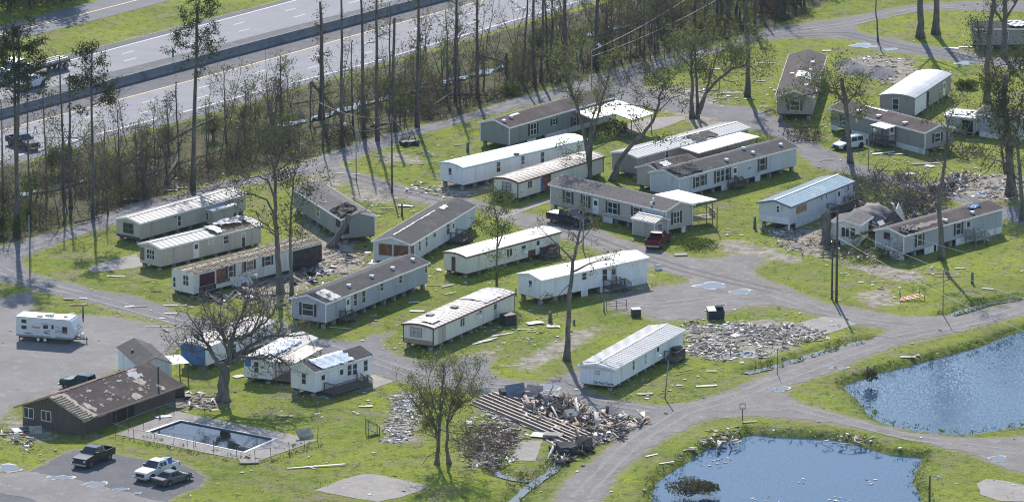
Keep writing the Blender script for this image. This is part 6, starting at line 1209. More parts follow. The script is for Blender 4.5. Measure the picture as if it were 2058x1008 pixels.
mb = MB(); mb.bar((L - .6, .6, .55), (L + 1.0, Wd / 2, .5), .1, .12); mb.bar((L - .6, Wd - .6, .55), (L + 1.0, Wd / 2, .5), .1, .12); mb.bar((L + .9, Wd / 2, 0), (L + .9, Wd / 2, .8), .09); mb.box(.2, .3, .35, L - .6, Wd - .3, zb); mb.build("chassis", STEEL, root)
mb = MB(); mb.smooth = True; mb.tube([(L + .35, Wd / 2 - .2, .55), (L + .35, Wd / 2 - .2, 1.15)], [.17, .17], 12); mb.tube([(L + .35, Wd / 2 + .2, .55), (L + .35, Wd / 2 + .2, 1.15)], [.17, .17], 12); mb.build("gas_bottle", WHITE, root)
for xx, yy in ((.3, .2), (L - .9, .2)): mb = MB(); mb.bar((xx, yy, 0), (xx, yy, zb), .09); mb.build("jack", STEEL, root)
# ------------------------------------------------------------------ poles, lamps, wires
POLEW = mat("pole_wood", (.10, .085, .075), .9, .2, 3); POLEM = mat("galvanised_steel", (.26, .27, .28), .5, .1, 3, metal=.4)
def pole(label, base, top, r=.13, m=POLEW, lean=(0, 0), arm=None, name="utility_pole", cat="pole", cross=False, cans=0):
    b = P(*base); h_ = hgt(b, top); root = tag(empty(name, (b.x, b.y, 0)), label, cat); mb = MB(); mb.smooth = True; mb.tube([(0, 0, -.3), (lean[0] * .5, lean[1] * .5, h_ * .5), (lean[0], lean[1], h_)], [r, r * .85, r * .7], 10); mb.build("post", m, root)
    if arm:
        mb = MB(); ax, az = arm; mb.smooth = True; mb.tube([(lean[0], 0, h_ - .15), (lean[0] + ax * .5, 0, h_ + az * .8), (lean[0] + ax, 0, h_ + az)], .035, 6); mb.build("arm", POLEM, root)
        mb = MB(); mb.smooth = True; mb.tube([(lean[0] + ax, 0, h_ + az + .05), (lean[0] + ax + .12 * (1 if ax > 0 else -1), 0, h_ + az - .12), (lean[0] + ax + .2 * (1 if ax > 0 else -1), 0, h_ + az - .3)], [.07, .22, .24], 12); mb.build("lamp_head", mat("lamp_glass", (.5, .52, .55), .3), root)
    if cross: mb = MB(); mb.bar((-.9, 0, h_ - .4), (.9, 0, h_ - .4), .1, .12); mb.build("crossarm", POLEW, root)
    for i in range(cans): mb = MB(); mb.tube([(.22, 0, h_ * .55 + i), (.22, 0, h_ * .55 + .5 + i)], .12, 8); mb.build("meter", POLEM, root)
    return Vector((b.x + lean[0], b.y + lean[1], h_))
pt = pole("tallest utility pole at the road's edge in front of the big stump", (1681,606), 424, .17, cans=1)
pole("shorter dark pole close to the left of the tallest utility pole", (1672,600), 500, .14)
pole("steel lamp post with curved arm and fallen lamp head by the road and ditch", (1895,632), 541, .075, POLEM, arm=(-1.3, .25), name="street_lamp", cat="street lamp"); pole("steel lamp post with curved arm at the lane's fork by the wood", (716,364), 262, .08, POLEM, arm=(-1.3, 1.0), name="street_lamp", cat="street lamp")
p787 = pole("dark wooden pole beside the middle lane, wires running to the wood", (788,388), 236, .13); pole("lamp post with bent double arm between the stair and the road", (1336,800), 726, .085, POLEM, lean=(.4, 0), arm=(-.8, .7), name="street_lamp", cat="street lamp")
pole("thin dark rod standing in the ditch grass by the debris field", (1562,751), 700, .05, STEEL); pole("dark wooden lamp pole at the bottom edge by the round pond", (1868,1012), 955, .13, arm=(.8, -.1), name="street_lamp", cat="street lamp"); pole("slender grey pole at the lane's bend on the left", (60,549), 432, .09, POLEM)
p1189 = pole("lamp post among the trees at the lane behind the L-shaped carport", (1189,188), 102, .08, POLEM, arm=(.9, .9), name="street_lamp", cat="street lamp"); pole("lamp post with a short arm in front of the white SUV's porch", (1745,342), 262, .07, POLEM, arm=(.6, .15), name="street_lamp", cat="street lamp"); pole("thin pole in front of the navy pickup", (1172,503), 424, .09, POLEM)
for lb, bs, tp, r_ in (("short dark post at the yard's grass island", (167,638), 613, .12), ("stubby green post on the grass above the white dark-roofed home", (808,434), 409, .16), ("blue-grey meter post behind the red frame on the lawn", (1954,569), 546, .2), ("grey utility pedestal on the lawn left of the very tall trunk", (1106,647), 626, .28), ("small dark stub right of the very tall trunk", (1154,652), 641, .14), ("dark meter post in the gravel beside the low gate", (1214,626), 604, .1), ("short dark pedestal by the blue roofed home's corner", (1517,459), 435, .22), ("green pedestal at the wood's edge near the sage green home", (940,305), 286, .22), ("slim white marker post left of the white metal roofed home", (1037,592), 578, .1), ("thin post in the rubble field's puddle", (1468,714), 700, .06), ("green hydrant-like stub before the white metal roofed home", (1390,647), 643, .3)):
    pole(lb, bs, tp, r_, mat("painted_post", (.10, .13, .13), .6), name="utility_post", cat="post")
# basket hoop frame by the pond
b = P(1492,846); h_ = hgt(b, 810); root = tag(empty("lamp_stand", (b.x, b.y, 0)), "square cage lamp on a thin post between the road and the round pond", "lamp"); mb = MB(); mb.tube([(0, 0, -.2), (0, 0, h_ - .6)], .05, 6); mb.build("post", STEEL, root); mb = MB()
for z in (h_ - .6, h_): [mb.bar(p, q2, .05) for p, q2 in zip([(-.3, -.3, z), (.3, -.3, z), (.3, .3, z), (-.3, .3, z)], [(.3, -.3, z), (.3, .3, z), (-.3, .3, z), (-.3, -.3, z)])]
[mb.bar((x, y, h_ - .6), (x, y, h_), .05) for x in (-.3, .3) for y in (-.3, .3)]; mb.build("cage", STEEL, root)
WIRE = mat("pale_wire", (.45, .45, .46), .5)
def wire(label, a, b, sag=.6, r=.022):
    a, b = Vector(a), Vector(b); mb = MB(); mb.tube([a.lerp(b, t) - Vector((0, 0, sag * 4 * t * (1 - t))) for t in np.linspace(0, 1, 15).tolist()], r, 4); tag(mb.build("overhead_wire", WIRE), label, "wire", "overhead wires")
fz = lambda gx_, gy_, py: facing(gx_, py, P(gx_, gy_))
wire("lower wire sagging from the tall pole to the right, across the lawn", pt - Vector((0, 0, 1.6)), fz(2200, 760, 642), .8); wire("upper wire from the tall pole past the half-bare tree to the right", pt - Vector((0, 0, .3)), fz(2200, 700, 560 + 10), .5); wire("wire from the tall pole to the tan home's end", pt, fz(1384, 452, 422), .6)
wire("third wire from the tall pole, lowest, dropping to the ditch", pt - Vector((0, 0, 3.2)), fz(2120, 800, 690), .7)
wire("wire between the wood's lane lamp and the top of the frame", p1189, fz(1420, 60, -30), .6); wire("second wire through the wood at the top centre", p1189 - Vector((0, 0, .8)), fz(1450, 60, -6), .6); wire("wire from the middle lane pole into the wood", p787, fz(640, 300, 205), .8); wire("wire from the middle lane pole to the lamp post", p787 - Vector((0, 0, .6)), fz(716, 364, 262), .5); wire("wire from the middle lane pole to the white tarped home", p787, fz(905, 362, 330), .6); wire("wire crossing before the tan home's windows", fz(1172, 503, 424), fz(1386, 452, 428), .5)
# highway sign
b = P(348,138); root = tag(empty("road_sign", (b.x, b.y, .9)), "small green sign on the concrete median barrier", "sign"); mb = MB(); mb.bar((0, 0, .2), (0, 0, 1.8), .07); mb.build("post", STEEL, root); mb = MB(); mb.box(-.14, -.06, .75, .14, -.03, 1.95); mb.build("panel", mat("sign_green", (.02, .22, .15), .5), root)
# ------------------------------------------------------------------ pool
pq, dq = PL(POOLQ), PL(DECKQ); c0 = sum(pq, Vector()) / 4; order = range(4)
root = tag(empty("swimming_pool", (c0.x, c0.y, 0)), "murky swimming pool with white coping before the brown building", "pool")
def rel(v, z): return (v.x - c0.x, v.y - c0.y, z)
inn = [c0 + (v - c0) * .955 for v in pq]; mb = MB()
for i in range(4): mb.hexa([rel(pq[i], -.05), rel(pq[(i + 1) % 4], -.05), rel(inn[(i + 1) % 4], -.05), rel(inn[i], -.05), rel(pq[i], .10), rel(pq[(i + 1) % 4], .10), rel(inn[(i + 1) % 4], .10), rel(inn[i], .10)])
mb.build("coping", WHITE, root); mb = MB()
for i in range(4): mb.quad(rel(inn[i], .05), rel(inn[(i + 1) % 4], .05), rel(inn[(i + 1) % 4], -1.4), rel(inn[i], -1.4))
mb.build("basin", mat("stained_basin", (.26, .28, .29), .8, .2, 1), root)
mb = MB(); mb.poly([rel(v, -.06) for v in inn]); mb.f = [tuple(reversed(f)) if False else f for f in mb.f]; wtr = mb.build("water", W_POOL, root); 
mb = MB()
for dx in (0, .55):
    p_ = P(376 + dx * 12, 893); mb.tube([(p_.x - c0.x + dx, p_.y - c0.y + .6, -.4), (p_.x - c0.x + dx, p_.y - c0.y + .5, .7), (p_.x - c0.x + dx, p_.y - c0.y, .85), (p_.x - c0.x + dx, p_.y - c0.y - .3, .05)], .03, 6)
mb.build("ladder", CHROME, root)
mb = MB()
for i in range(4): mb.quad((dq[i].x, dq[i].y, .05), (dq[(i + 1) % 4].x, dq[(i + 1) % 4].y, .05), (pq[(i + 1) % 4].x, pq[(i + 1) % 4].y, .05), (pq[i].x, pq[i].y, .05)); a_, b_ = dq[i], dq[(i + 1) % 4]; mb.quad((a_.x, a_.y, -1.7), (b_.x, b_.y, -1.7), (b_.x, b_.y, .05), (a_.x, a_.y, .05))
o = mb.build("pool_deck", G_SLAB); o["kind"] = "structure"; o["label"] = "cracked concrete pool deck"
# chain-link fence round the pool
root = tag(empty("chain_link_fence", (dq[0].x, dq[0].y, 0)), "rusty chain-link fence sagging round the pool deck", "fence"); f0 = dq[0]
FP = [(350,832),(320,842),(288,854),(258,866),(232,877),(269,881),(309,886),(349,893),(389,899),(430,905),(475,913),(513,927),(545,921),(582,910),(612,896),(638,888)]
fp = PL(FP); hh = [1.5, 1.5, 1.5, 1.5, 1.5, 1.1, 1.0, 1.35, 1.4, 1.3, 1.4, 1.4, 1.3, 1.35, 1.0, 1.75]; rf_ = random.Random(4)
for v, z in zip(fp, hh): mb = MB(); mb.tube([(v.x - f0.x, v.y - f0.y, -.1), (v.x - f0.x + rf_.uniform(-.12, .12), v.y - f0.y, z)], .035, 6); mb.build("post", STEEL, root)
mb = MB()
for i in range(len(fp) - 1):
    if i in (9, 13): continue
    a_, b_ = fp[i], fp[i + 1]; mb.tube([(a_.x - f0.x, a_.y - f0.y, hh[i] - .03), (b_.x - f0.x, b_.y - f0.y, hh[i + 1] - .03)], .025, 5)
mb.build("rail", POLEM, root); mb = MB()
for i in range(len(fp) - 1):
    a_, b_ = fp[i] - f0, fp[i + 1] - f0; L_ = (b_ - a_).length; n_ = int(L_ / .22)
    for j in range(-4, n_):
        for s in (0, 1):
            t0, t1 = (j / n_, (j + 5) / n_) if s == 0 else ((j + 5) / n_, j / n_); z0, z1 = .05, min(hh[i], hh[i + 1]) - .05; u0, u1 = t0, t1
            if u0 < 0 or u1 < 0 or u0 > 1 or u1 > 1: continue
            p0_, p1_ = a_.lerp(b_, u0), a_.lerp(b_, u1); mb.tube([(p0_.x, p0_.y, z0), (p1_.x, p1_.y, z1)], .0035, 3, cap=False)
mb.build("mesh", POLEM, root)
# ------------------------------------------------------------------ small things
def slab_thing(name, label, cat, px, py, l, w, t, rot, m, z=0.02, tilt=(0, 0), group=None):
    b = P(px, py); mb = MB(); n = 5; rr_ = random.Random(int(px * 7 + py)); V = []
    for i in range(n + 1):
        for j in (0, 1): V.append((-l / 2 + l * i / n + rr_.uniform(-.04, .04) * l / n, (-w / 2 if j == 0 else w / 2) * rr_.uniform(.75, 1.1), rr_.uniform(0, .06) * min(w, 1)))
    mb.add(V, [(2 * i, 2 * i + 2, 2 * i + 3, 2 * i + 1) for i in range(n)]); nb = len(V); mb.add([(x, y, z_ + t) for x, y, z_ in V], [(2 * i + 1, 2 * i + 3, 2 * i + 2, 2 * i) for i in range(n)]); mb.f[n:] = [tuple(reversed(f)) for f in mb.f[n:]]
    per = [2 * i for i in range(n + 1)] + [2 * i + 1 for i in range(n, -1, -1)]; mb.f += [(per[k_], per[(k_ + 1) % len(per)], per[(k_ + 1) % len(per)] + nb, per[k_] + nb) for k_ in range(len(per))]; mb.m = [0] * len(mb.f)
    o = mb.build(name, m); o.location = (b.x, b.y, z + abs(math.sin(tilt[0])) * w / 2 + abs(math.sin(tilt[1])) * l / 2); o.rotation_euler = (tilt[0], tilt[1], R(rot)); return tag(o, label, cat, group)
DUMP = paint("dumpster_navy", (.02, .03, .055), .5)
b = P(1438,640); root = tag(empty("dumpster", (b.x, b.y, 0), R(8)), "dark navy dumpster with lid ajar at the rubble field's edge", "dumpster"); mb = MB(); mb.hexa([(-.95, -.7, .1), (.95, -.7, .1), (.95, .7, .1), (-.95, .7, .1), (-1.0, -.8, 1.1), (1.0, -.8, 1.1), (1.0, .8, 1.3), (-1.0, .8, 1.3)]); mb.build("bin", DUMP, root); mb = MB(); mb.hexa([(-1.02, -.8, 1.12), (0, -.8, 1.12), (0, .82, 1.32), (-1.02, .82, 1.32), (-1.02, -.8, 1.17), (0, -.8, 1.17), (0, .82, 1.37), (-1.02, .82, 1.37)]); mb.hexa([(.02, -.5, 1.75), (1.02, -.5, 1.75), (1.02, .82, 1.33), (.02, .82, 1.33), (.02, -.5, 1.8), (1.02, -.5, 1.8), (1.02, .82, 1.38), (.02, .82, 1.38)]); mb.build("lid", DUMP, root)
def hutch(name, label, cat, px, py, l, w, h_, rot, m, lm): 
    b = P(px, py); root = tag(empty(name, (b.x, b.y, 0), R(rot)), label, cat); mb = MB(); mb.hexa([(-l / 2, -w / 2, 0), (l / 2, -w / 2, 0), (l / 2, w / 2, 0), (-l / 2, w / 2, 0), (-l / 2 * .97, -w / 2 * .97, h_), (l / 2 * .97, -w / 2 * .97, h_), (l / 2 * .97, w / 2 * .97, h_ * 1.05), (-l / 2 * .97, w / 2 * .97, h_ * 1.05)]); mb.build("casing", m, root); mb = MB(); mb.hexa([(-l / 2, -w / 2, h_), (l / 2, -w / 2, h_), (l / 2, w / 2, h_ * 1.05), (-l / 2, w / 2, h_ * 1.05), (-l / 2, -w / 2, h_ + .06), (l / 2, -w / 2, h_ + .06), (l / 2, w / 2, h_ * 1.05 + .06), (-l / 2, w / 2, h_ * 1.05 + .06)]); mb.build("lid", lm, root)
hutch("utility_box", "dark box with pale top on the gravel below the white metal roofed home", "box", 1278, 635, 1.1, .9, .9, 10, GRILLE, SKIRT); hutch("wooden_bin", "dark wooden bin against the old stained-roof home's far end", "bin", 1021, 652, 1.6, 1.3, 1.25, 35, mat("dark_planks", (.035, .03, .03), .8), STEEL); hutch("appliance", "white overturned appliance on the gravel by the white metal home's end", "appliance", 1323, 541, .8, .6, .5, 30, WHITE, STEEL); hutch("appliance", "toppled pale cabinet by the brown building's far corner", "cabinet", 359, 797, 1.2, .9, 1.3, 20, GRILLE, M_GRY); hutch("crate", "small dark crate on the grass right of the brown building", "crate", 378, 802, .8, .6, .4, 0, GRILLE, STEEL)
hutch("utility_box", "dark bin behind the Do Not Demo home's stair", "bin", 1362, 719, 1.4, 1.2, 1.2, 30, GRILLE, BURG)
b = P(1831,603); root = tag(empty("bed_frame", (b.x, b.y, 0), R(12)), "upturned bright red metal frame on the lawn by the ditch", "frame"); RED = paint("red_frame_paint", (.55, .03, .02), .4); mb = MB()
for x, y, z in ((-1.5, -.5, 1.5), (1.5, -.5, 1.1), (1.2, .7, 1.3), (-1.1, .7, 1.0)): mb.tube([(x, y, 0), (x * 1.08, y * 1.1, z)], .035, 5)
mb.build("leg", RED if False else mat("rusted_leg", (.25, .05, .04)), root); mb = MB()
for (p, q2) in (((-1.5, -.5, .12), (1.5, -.5, .55)), ((-1.1, .7, .15), (1.2, .7, .55)), ((-1.5, -.5, .12), (-1.1, .7, .15)), ((1.5, -.5, .55), (1.2, .7, .55)), ((-.5, -.5, .25), (-.3, .7, .3)), ((.5, -.5, .4), (.45, .7, .45)), ((-1.3, .1, .14), (1.35, .1, .55))): mb.bar(p, q2, .12, .07)
mb.build("frame", RED, root)
# low farm gate, plough by the lane, stairs to nowhere
b = P(1214,622); root = tag(empty("metal_gate", (b.x + .3, b.y, 0), R(20)), "low rail gate beside the dark meter post in the gravel", "gate"); mb = MB(); [mb.bar((0, 0, z), (2.6, 0, z), .05) for z in (.4, .7, 1.0)]; [mb.bar((x, 0, 0), (x, 0, 1.05), .06) for x in (0, 1.3, 2.6)]; mb.build("rails", STEEL, root)
b = P(825,291); root = tag(empty("trailer_hitch_frame", (b.x, b.y, 0), R(25)), "rusty A-frame implement on the grass beside the gravel lane", "implement"); mb = MB(); mb.box(-1.3, -.5, .25, 1.0, .5, .55); mb.bar((-.6, -.4, .5), (.2, 0, 2.0), .08); mb.bar((1.0, .4, .5), (.2, 0, 2.0), .08); mb.build("frame", mat("rusty_steel", (.06, .045, .04)), root); [(lambda m1: (m1.tube([(x, y - .1, .35), (x, y + .1, .35)], .35, 12), m1.build("wheel", TYRE, root)))(MB()) for x in (-1.0, .7) for y in (-.7, .7)]
b = P(740,876); root = tag(empty("wooden_steps", (b.x, b.y, 0), R(15)), "orphaned wooden steps with a handrail beside the littered slab", "steps"); mb = MB(); [mb.box(i * .32, 0, .75 - i * .2, i * .32 + .34, 1.1, .80 - i * .2) for i in range(4)]; mb.build("tread", WOODD, root); mb = MB(); [mb.bar((x, y, 0), (x, y, z), .08) for x, y, z in ((0, 0, 1.8), (0, 1.1, 1.8), (1.3, 0, 1.1), (1.3, 1.1, 1.1))]; [mb.bar((0, y, 1.7), (1.3, y, 1.0), .06) for y in (0, 1.1)]; mb.build("railing", STEEL, root)
# dish antenna on a bent mast by the roofless home
b = P(498,590); root = tag(empty("satellite_dish", (b.x, b.y, 0)), "white lamp head on a bent mast in the wreckage before the roofless home", "lamp"); mb = MB(); mb.smooth = True; mb.tube([(0, 0, 0), (.1, 0, 1.6), (.5, 0, 2.3), (.9, 0, 2.4)], .04, 6); mb.build("mast", WHITE, root); mb = MB(); mb.smooth = True; mb.tube([(.85, 0, 2.45), (.95, 0, 2.3), (1.05, 0, 2.1)], [.1, .3, .3], 12); mb.build("lamp_head", WHITE, root)
# ------------------------------------------------------------------ the wrecked home, right of centre
h = Home("wrecked_home", "collapsed cream home with buckled roof and broken-open walls under the fallen tree", (1728.4,487), (1752,470), 4.0, .55, 2.2, wall=S_CRM, rmat=SHINGT, rise=.5, oh=.15, corner=None, pier=False, skirt=[('E',0,2.6)], cat="wrecked home")
h.win('E',1699,466,1.0,1.2,bars=0,mull=1); h.win('E',1714,469,.6,1.4,bars=0); h.panel("open_boards",'E',.6,.9,1.5,2.4,mat("splintered_boards",(.1,.075,.06))); h.panel("torn_opening",'L',3.4,.6,h.L,2.7,mat("splintered_hole",(.05,.03,.025)))
r = random.Random(14); V = []; nx_, ny_ = 16, 10
for i in range(nx_ + 1):
    for j in range(ny_ + 1):
        x = h.L - .5 + 10.5 * i / nx_; y = -.4 + 5.2 * j / ny_; V.append((x + r.uniform(-.2, .2), y + r.uniform(-.1, .1), max(.3, 1.2 + 1.5 * math.sin(3.14 * j / ny_) * (1 - .45 * i / nx_) + .5 * math.sin(i * 1.1) + r.uniform(-.25, .25))))
mb = MB(); mb.add(V, [(i * (ny_ + 1) + j, (i + 1) * (ny_ + 1) + j, (i + 1) * (ny_ + 1) + j + 1, i * (ny_ + 1) + j + 1) for i in range(nx_) for j in range(ny_)]); o = mb.build("buckled_roof", mat("buckled_taupe_roof", (.20, .17, .165), .8, .25, .8, dirt=(.38, .35, .32), dscale=.7), h.root, True); sm = o.modifiers.new("t", 'SOLIDIFY'); sm.thickness = .06
for i, (x, y, z, l, w, rx, ry, rz_) in enumerate([(h.L + 1.5, -1.2, 1.1, 3.0, 2.2, 52, 8, 4), (h.L + 4.6, -1.6, 1.2, 3.2, 2.2, 50, -10, -6), (h.L + 7.4, -1.4, 1.3, 2.4, 2.0, 60, 6, 3), (h.L + 9.6, -.8, 1.2, 2.2, 2.1, 66, -8, 10), (h.L + 11.2, .4, 1.1, 1.8, 2.0, 68, 5, 30), (h.L + .4, -.6, .9, 1.8, 1.6, 45, 20, 30), (h.L + 6, 1.5, 1.9, 3.0, 2.0, 10, 15, 20)]):
    mb = MB(); mb.mbox(Matrix.Translation((x, y, z)) @ Matrix.Rotation(R(rz_), 4, 'Z') @ Matrix.Rotation(R(ry), 4, 'Y') @ Matrix.Rotation(R(rx), 4, 'X'), l, w, .1); mb.build("broken_wall", [S_CRM, mat("splintered_boards", (.1, .075, .06)), S_BEI][i % 3] if i != 4 else S_CRM, h.root)
# ------------------------------------------------------------------ storm debris
D_WHITE = mat("debris_white", (.68, .65, .61), .7, .15, 2); D_GREY = mat("debris_grey", (.33, .30, .27), .8, .2, 2); D_WOOD = mat("debris_wood", (.40, .285, .185), .85, .25, 2); D_DARK = mat("debris_dark", (.06, .055, .055), .9, .3, 2); D_PINK = mat("insulation", (.50, .40, .36), .95, .15, 2); D_BLUE = mat("debris_blue", (.17, .21, .27), .6, .2, 2)
DM = [D_WHITE, D_GREY, D_WOOD, D_DARK, D_PINK, D_BLUE]
def pieces(C, S, asp, thick, tilt, rng, mix):
    """boxes: centres (n,3), lengths S, aspect, thickness, tilt spread; returns V, Q, material index"""
    n = len(C); yaw = rng.uniform(0, 6.283, n); ax = rng.normal(size=n) * tilt; ay = rng.normal(size=n) * tilt
    cy, sy = np.cos(yaw), np.sin(yaw); ex = np.stack([cy * np.cos(ay), sy * np.cos(ay), np.sin(ay)], 1); ey = np.stack([-sy * np.cos(ax), cy * np.cos(ax), np.sin(ax)], 1); ez = np.cross(ex, ey); ez /= np.linalg.norm(ez, axis=1)[:, None]
    hx = ex * (S / 2)[:, None]; hy = ey * (S / 2 * asp)[:, None]; hz = ez * (thick / 2)[:, None]; sg = [(-1, -1, -1), (1, -1, -1), (1, 1, -1), (-1, 1, -1), (-1, -1, 1), (1, -1, 1), (1, 1, 1), (-1, 1, 1)]
    V = np.stack([C + a * hx + b * hy + c * hz for a, b, c in sg], 1).reshape(-1, 3); F = np.array([(0, 3, 2, 1), (4, 5, 6, 7), (0, 1, 5, 4), (1, 2, 6, 5), (2, 3, 7, 6), (3, 0, 4, 7)]); Q = (np.arange(n)[:, None, None] * 8 + F[None]).reshape(-1, 4)
    return V, Q, np.repeat(rng.choice(len(mix), n, p=np.array(mix) / sum(mix)), 6)
def stuff_mesh(name, label, parts):
    V = []; Q = []; M_ = []; b = 0
    for v, q, m in parts: V.append(v); Q.append(q + b); M_.append(m); b += len(v)
    o = put(bpy.data.objects.new(name, np_mesh(name, np.concatenate(V), np.concatenate(Q), DM, np.concatenate(M_)))); o["kind"] = "stuff"; o["label"] = label; return o
rng = np.random.default_rng(100)
def field(poly_px, n, smin, smax, hmax, mix, tilt=.35, asp=(.1, .9), seed=0, falloff=1.0):
    q = xy(poly_px); lo, hi = q.min(0), q.max(0); out = []
    while len(out) < n:
        p = rng.uniform(lo - 1.5, hi + 1.5, (4000, 2)); s_ = sdf(q, p[:, 0], p[:, 1]); nz_ = np.array([1.4 * mnoise.noise(Vector((a * .28, b * .13, 7))) + .9 * mnoise.noise(Vector((a * .9, b * .4, 3))) for a, b in p]); p = p[(s_ < .5 + nz_ * 1.2) & (nz_ + rng.normal(size=len(p)) * .45 > -.15)]; out.extend(p.tolist())
    p = np.array(out[:n]); d = -sdf(q, p[:, 0], p[:, 1]); hh = hmax * np.clip(d / (d.max() * .6 + 1e-6), 0, 1) * (.6 + .4 * np.array([mnoise.noise(Vector((a * .35, b * .35, 2))) for a, b in p]))
    C = np.column_stack([p, .04 + np.maximum(hh, 0) * rng.random(n)]); S = smin * .6 + (smax - smin * .6) * rng.random(n) ** 4; a = np.where(rng.random(n) < .55, rng.uniform(.05, .18, n), rng.uniform(asp[0], asp[1], n)); S = np.where(a < .2, S * 1.7, S * .8); return pieces(C, S, a, np.minimum(.02 + .05 * rng.random(n), S * .3), tilt, rng, mix)
# heap of the collapsed building
HEAP = [(1000,800),(1030,795),(1060,790),(1100,800),(1140,812),(1180,828),(1240,835),(1300,842),(1275,862),(1230,880),(1190,890),(1120,862),(1080,842),(1030,818)]
stuff_mesh("rubble", "splintered heap of the collapsed building", [field(HEAP, 2800, .2, 1.8, .85, (3, 2, 6, 4, 3, .3), .32), field([(1060,790),(1110,800),(1180,828),(1190,850),(1120,850),(1060,815)], 700, .4, 2.4, 1.7, (2.5, 2, 6, 5, 3, .4), .6), field([(1125,905),(1180,890),(1190,905),(1150,922),(1125,920)], 220, .4, 2.2, 1.4, (1, 2, 3, 6, 1, .8), .6)])
stuff_mesh("rubble", "wet rubble field of white scraps left of the concrete slab", [field([(1370,655),(1400,650),(1460,655),(1520,640),(1600,648),(1640,665),(1620,690),(1560,708),(1500,722),(1450,722),(1400,712),(1375,700)], 3300, .10, .85, .10, (6, 2.5, 2.5, 5, 1.5, .5), .14)])
stuff_mesh("rubble", "white scraps covering the abandoned slab behind the orphaned steps", [field([(770,888),(782,850),(800,815),(806,790),(840,790),(838,820),(832,850),(826,888)], 1100, .1, .8, .08, (7, 2, 1, 2.5, 1, .3), .12)])
stuff_mesh("rubble", "blocks and splinters in front of the brown brush heap", [field([(935,900),(960,885),(1010,895),(1030,925),(1000,940),(945,940)], 420, .2, 1.0, .25, (3, 4, 2, 5, 1, .3), .3), field([(985,835),(1030,845),(1080,862),(1060,885),(1040,882),(985,870),(950,862)], 420, .2, 1.2, .15, (4, 3, 4, 2, 2, .5), .2)])
stuff_mesh("rubble", "scattered wreckage by the thick vine-clad tree", [field([(1880,375),(1950,350),(2058,352),(2058,400),(1960,402),(1890,400)], 900, .12, 1.0, .12, (4, 2, 4, 6, 2, .3), .2), field([(1880,370),(1925,360),(1935,385),(1890,395)], 160, .5, 2.2, 1.5, (2, 2, 2, 5, 1, 1), .6)])
stuff_mesh("rubble", "wreckage along the roofless home and the crushed home", [field([(420,600),(520,580),(560,560),(700,520),(735,530),(660,575),(560,620),(460,625)], 420, .15, 1.3, .12, (5, 2, 5, 4, 2, .3), .2), field([(400,600),(540,565),(640,540),(650,552),(560,590),(470,610)], 420, .3, 2.2, .5, (2.5, 2, 6, 5, 2, .3), .4), field([(640,500),(720,490),(760,512),(740,530),(650,530)], 260, .15, 1.2, .15, (4, 2, 5, 4, 1, .2), .2)])
stuff_mesh("rubble", "litter heaped round the wrecked home and the big stump", [field([(1550,460),(1650,455),(1760,500),(1800,520),(1700,525),(1600,500)], 600, .15, 1.1, .12, (5, 2, 4, 5, 1.5, .3), .2), field([(1750,440),(1830,400),(1890,395),(1880,440),(1820,462)], 500, .3, 2.0, .6, (3, 2, 5, 6, 2, .3), .5), field([(1640,385),(1700,370),(1720,410),(1700,440),(1650,440)], 260, .2, 1.8, .5, (3, 3, 4, 3, 1, .5), .4)])
stuff_mesh("rubble", "broken shards round the gravel mounds on the far lawn", [field([(1690,125),(1760,112),(1830,120),(1850,150),(1800,170),(1700,160)], 420, .15, 1.1, .08, (5, 3, 3, 3, 2, .2), .12), field([(1400,180),(1500,190),(1490,210),(1400,205)], 110, .2, 1.4, .08, (6, 2, 2, 1, 1, 1), .1), field([(850,370),(960,395),(940,405),(820,385)], 240, .15, 1.0, .15, (7, 2, 1, 1, 1, 1), .2)])
stuff_mesh("rubble", "flotsam drifted against the near bank of the round pond", [field([(1415,885),(1440,862),(1480,855),(1530,858),(1545,866),(1500,872),(1450,890)], 110, .2, 1.4, .06, (6, 1.5, 6, 2, 3, .2), .12), field([(1640,868),(1710,872),(1740,885),(1700,888),(1640,876)], 60, .2, 1.2, .05, (6, 2, 6, 2, 2, .2), .15), field([(1380,905),(1430,880),(1420,895),(1385,918)], 30, .2, 1.4, .06, (6, 2, 4, 1.5, 1, .3), .1)])
stuff_mesh("rubble", "rubbish at the left foot of the brown building", [field([(0,870),(60,865),(85,880),(60,900),(10,900)], 170, .2, 1.2, .15, (4, 3, 4, 4, 1, .6), .25), field([(385,792),(450,788),(440,815),(370,825)], 160, .2, 1.4, .3, (2, 3, 3, 4, 1, .3), .3)])
# litter strewn over all the lawns
def litter(n, clusters, smin, smax):
    C = []
    for _ in range(n):
        if rng.random() < .35: C.append(P(rng.uniform(0, 2058), rng.uniform(220, 1000)))
        else:
            cx, cy, sx, sy = clusters[rng.integers(len(clusters))]; C.append(P(cx + rng.normal() * sx, cy + rng.normal() * sy))
    A_ = np.array([(c.x, c.y) for c in C]); ok = (np.minimum(sdf(xy(POND_A), A_[:, 0], A_[:, 1]), sdf(xy(POND_B), A_[:, 0], A_[:, 1])) > .3) & (sdf(xy(DECKQ), A_[:, 0], A_[:, 1]) > 0) & ((np.minimum.reduce([sdf(xy(q_), A_[:, 0], A_[:, 1]) for q_ in (ROAD_MAIN, ROAD_PERIM, YARD, PARKING, TRACK)]) > 0) | (rng.random(len(A_)) < .18)); A_ = A_[ok]; n = len(A_)
    S = smin + (smax - smin) * rng.random(n) ** 4; return pieces(np.column_stack([A_, np.full(n, .07)]), S, rng.uniform(.12, .9, n), np.full(n, .03), .07, rng, (9, 1.2, 1.6, .8, 1, .3))
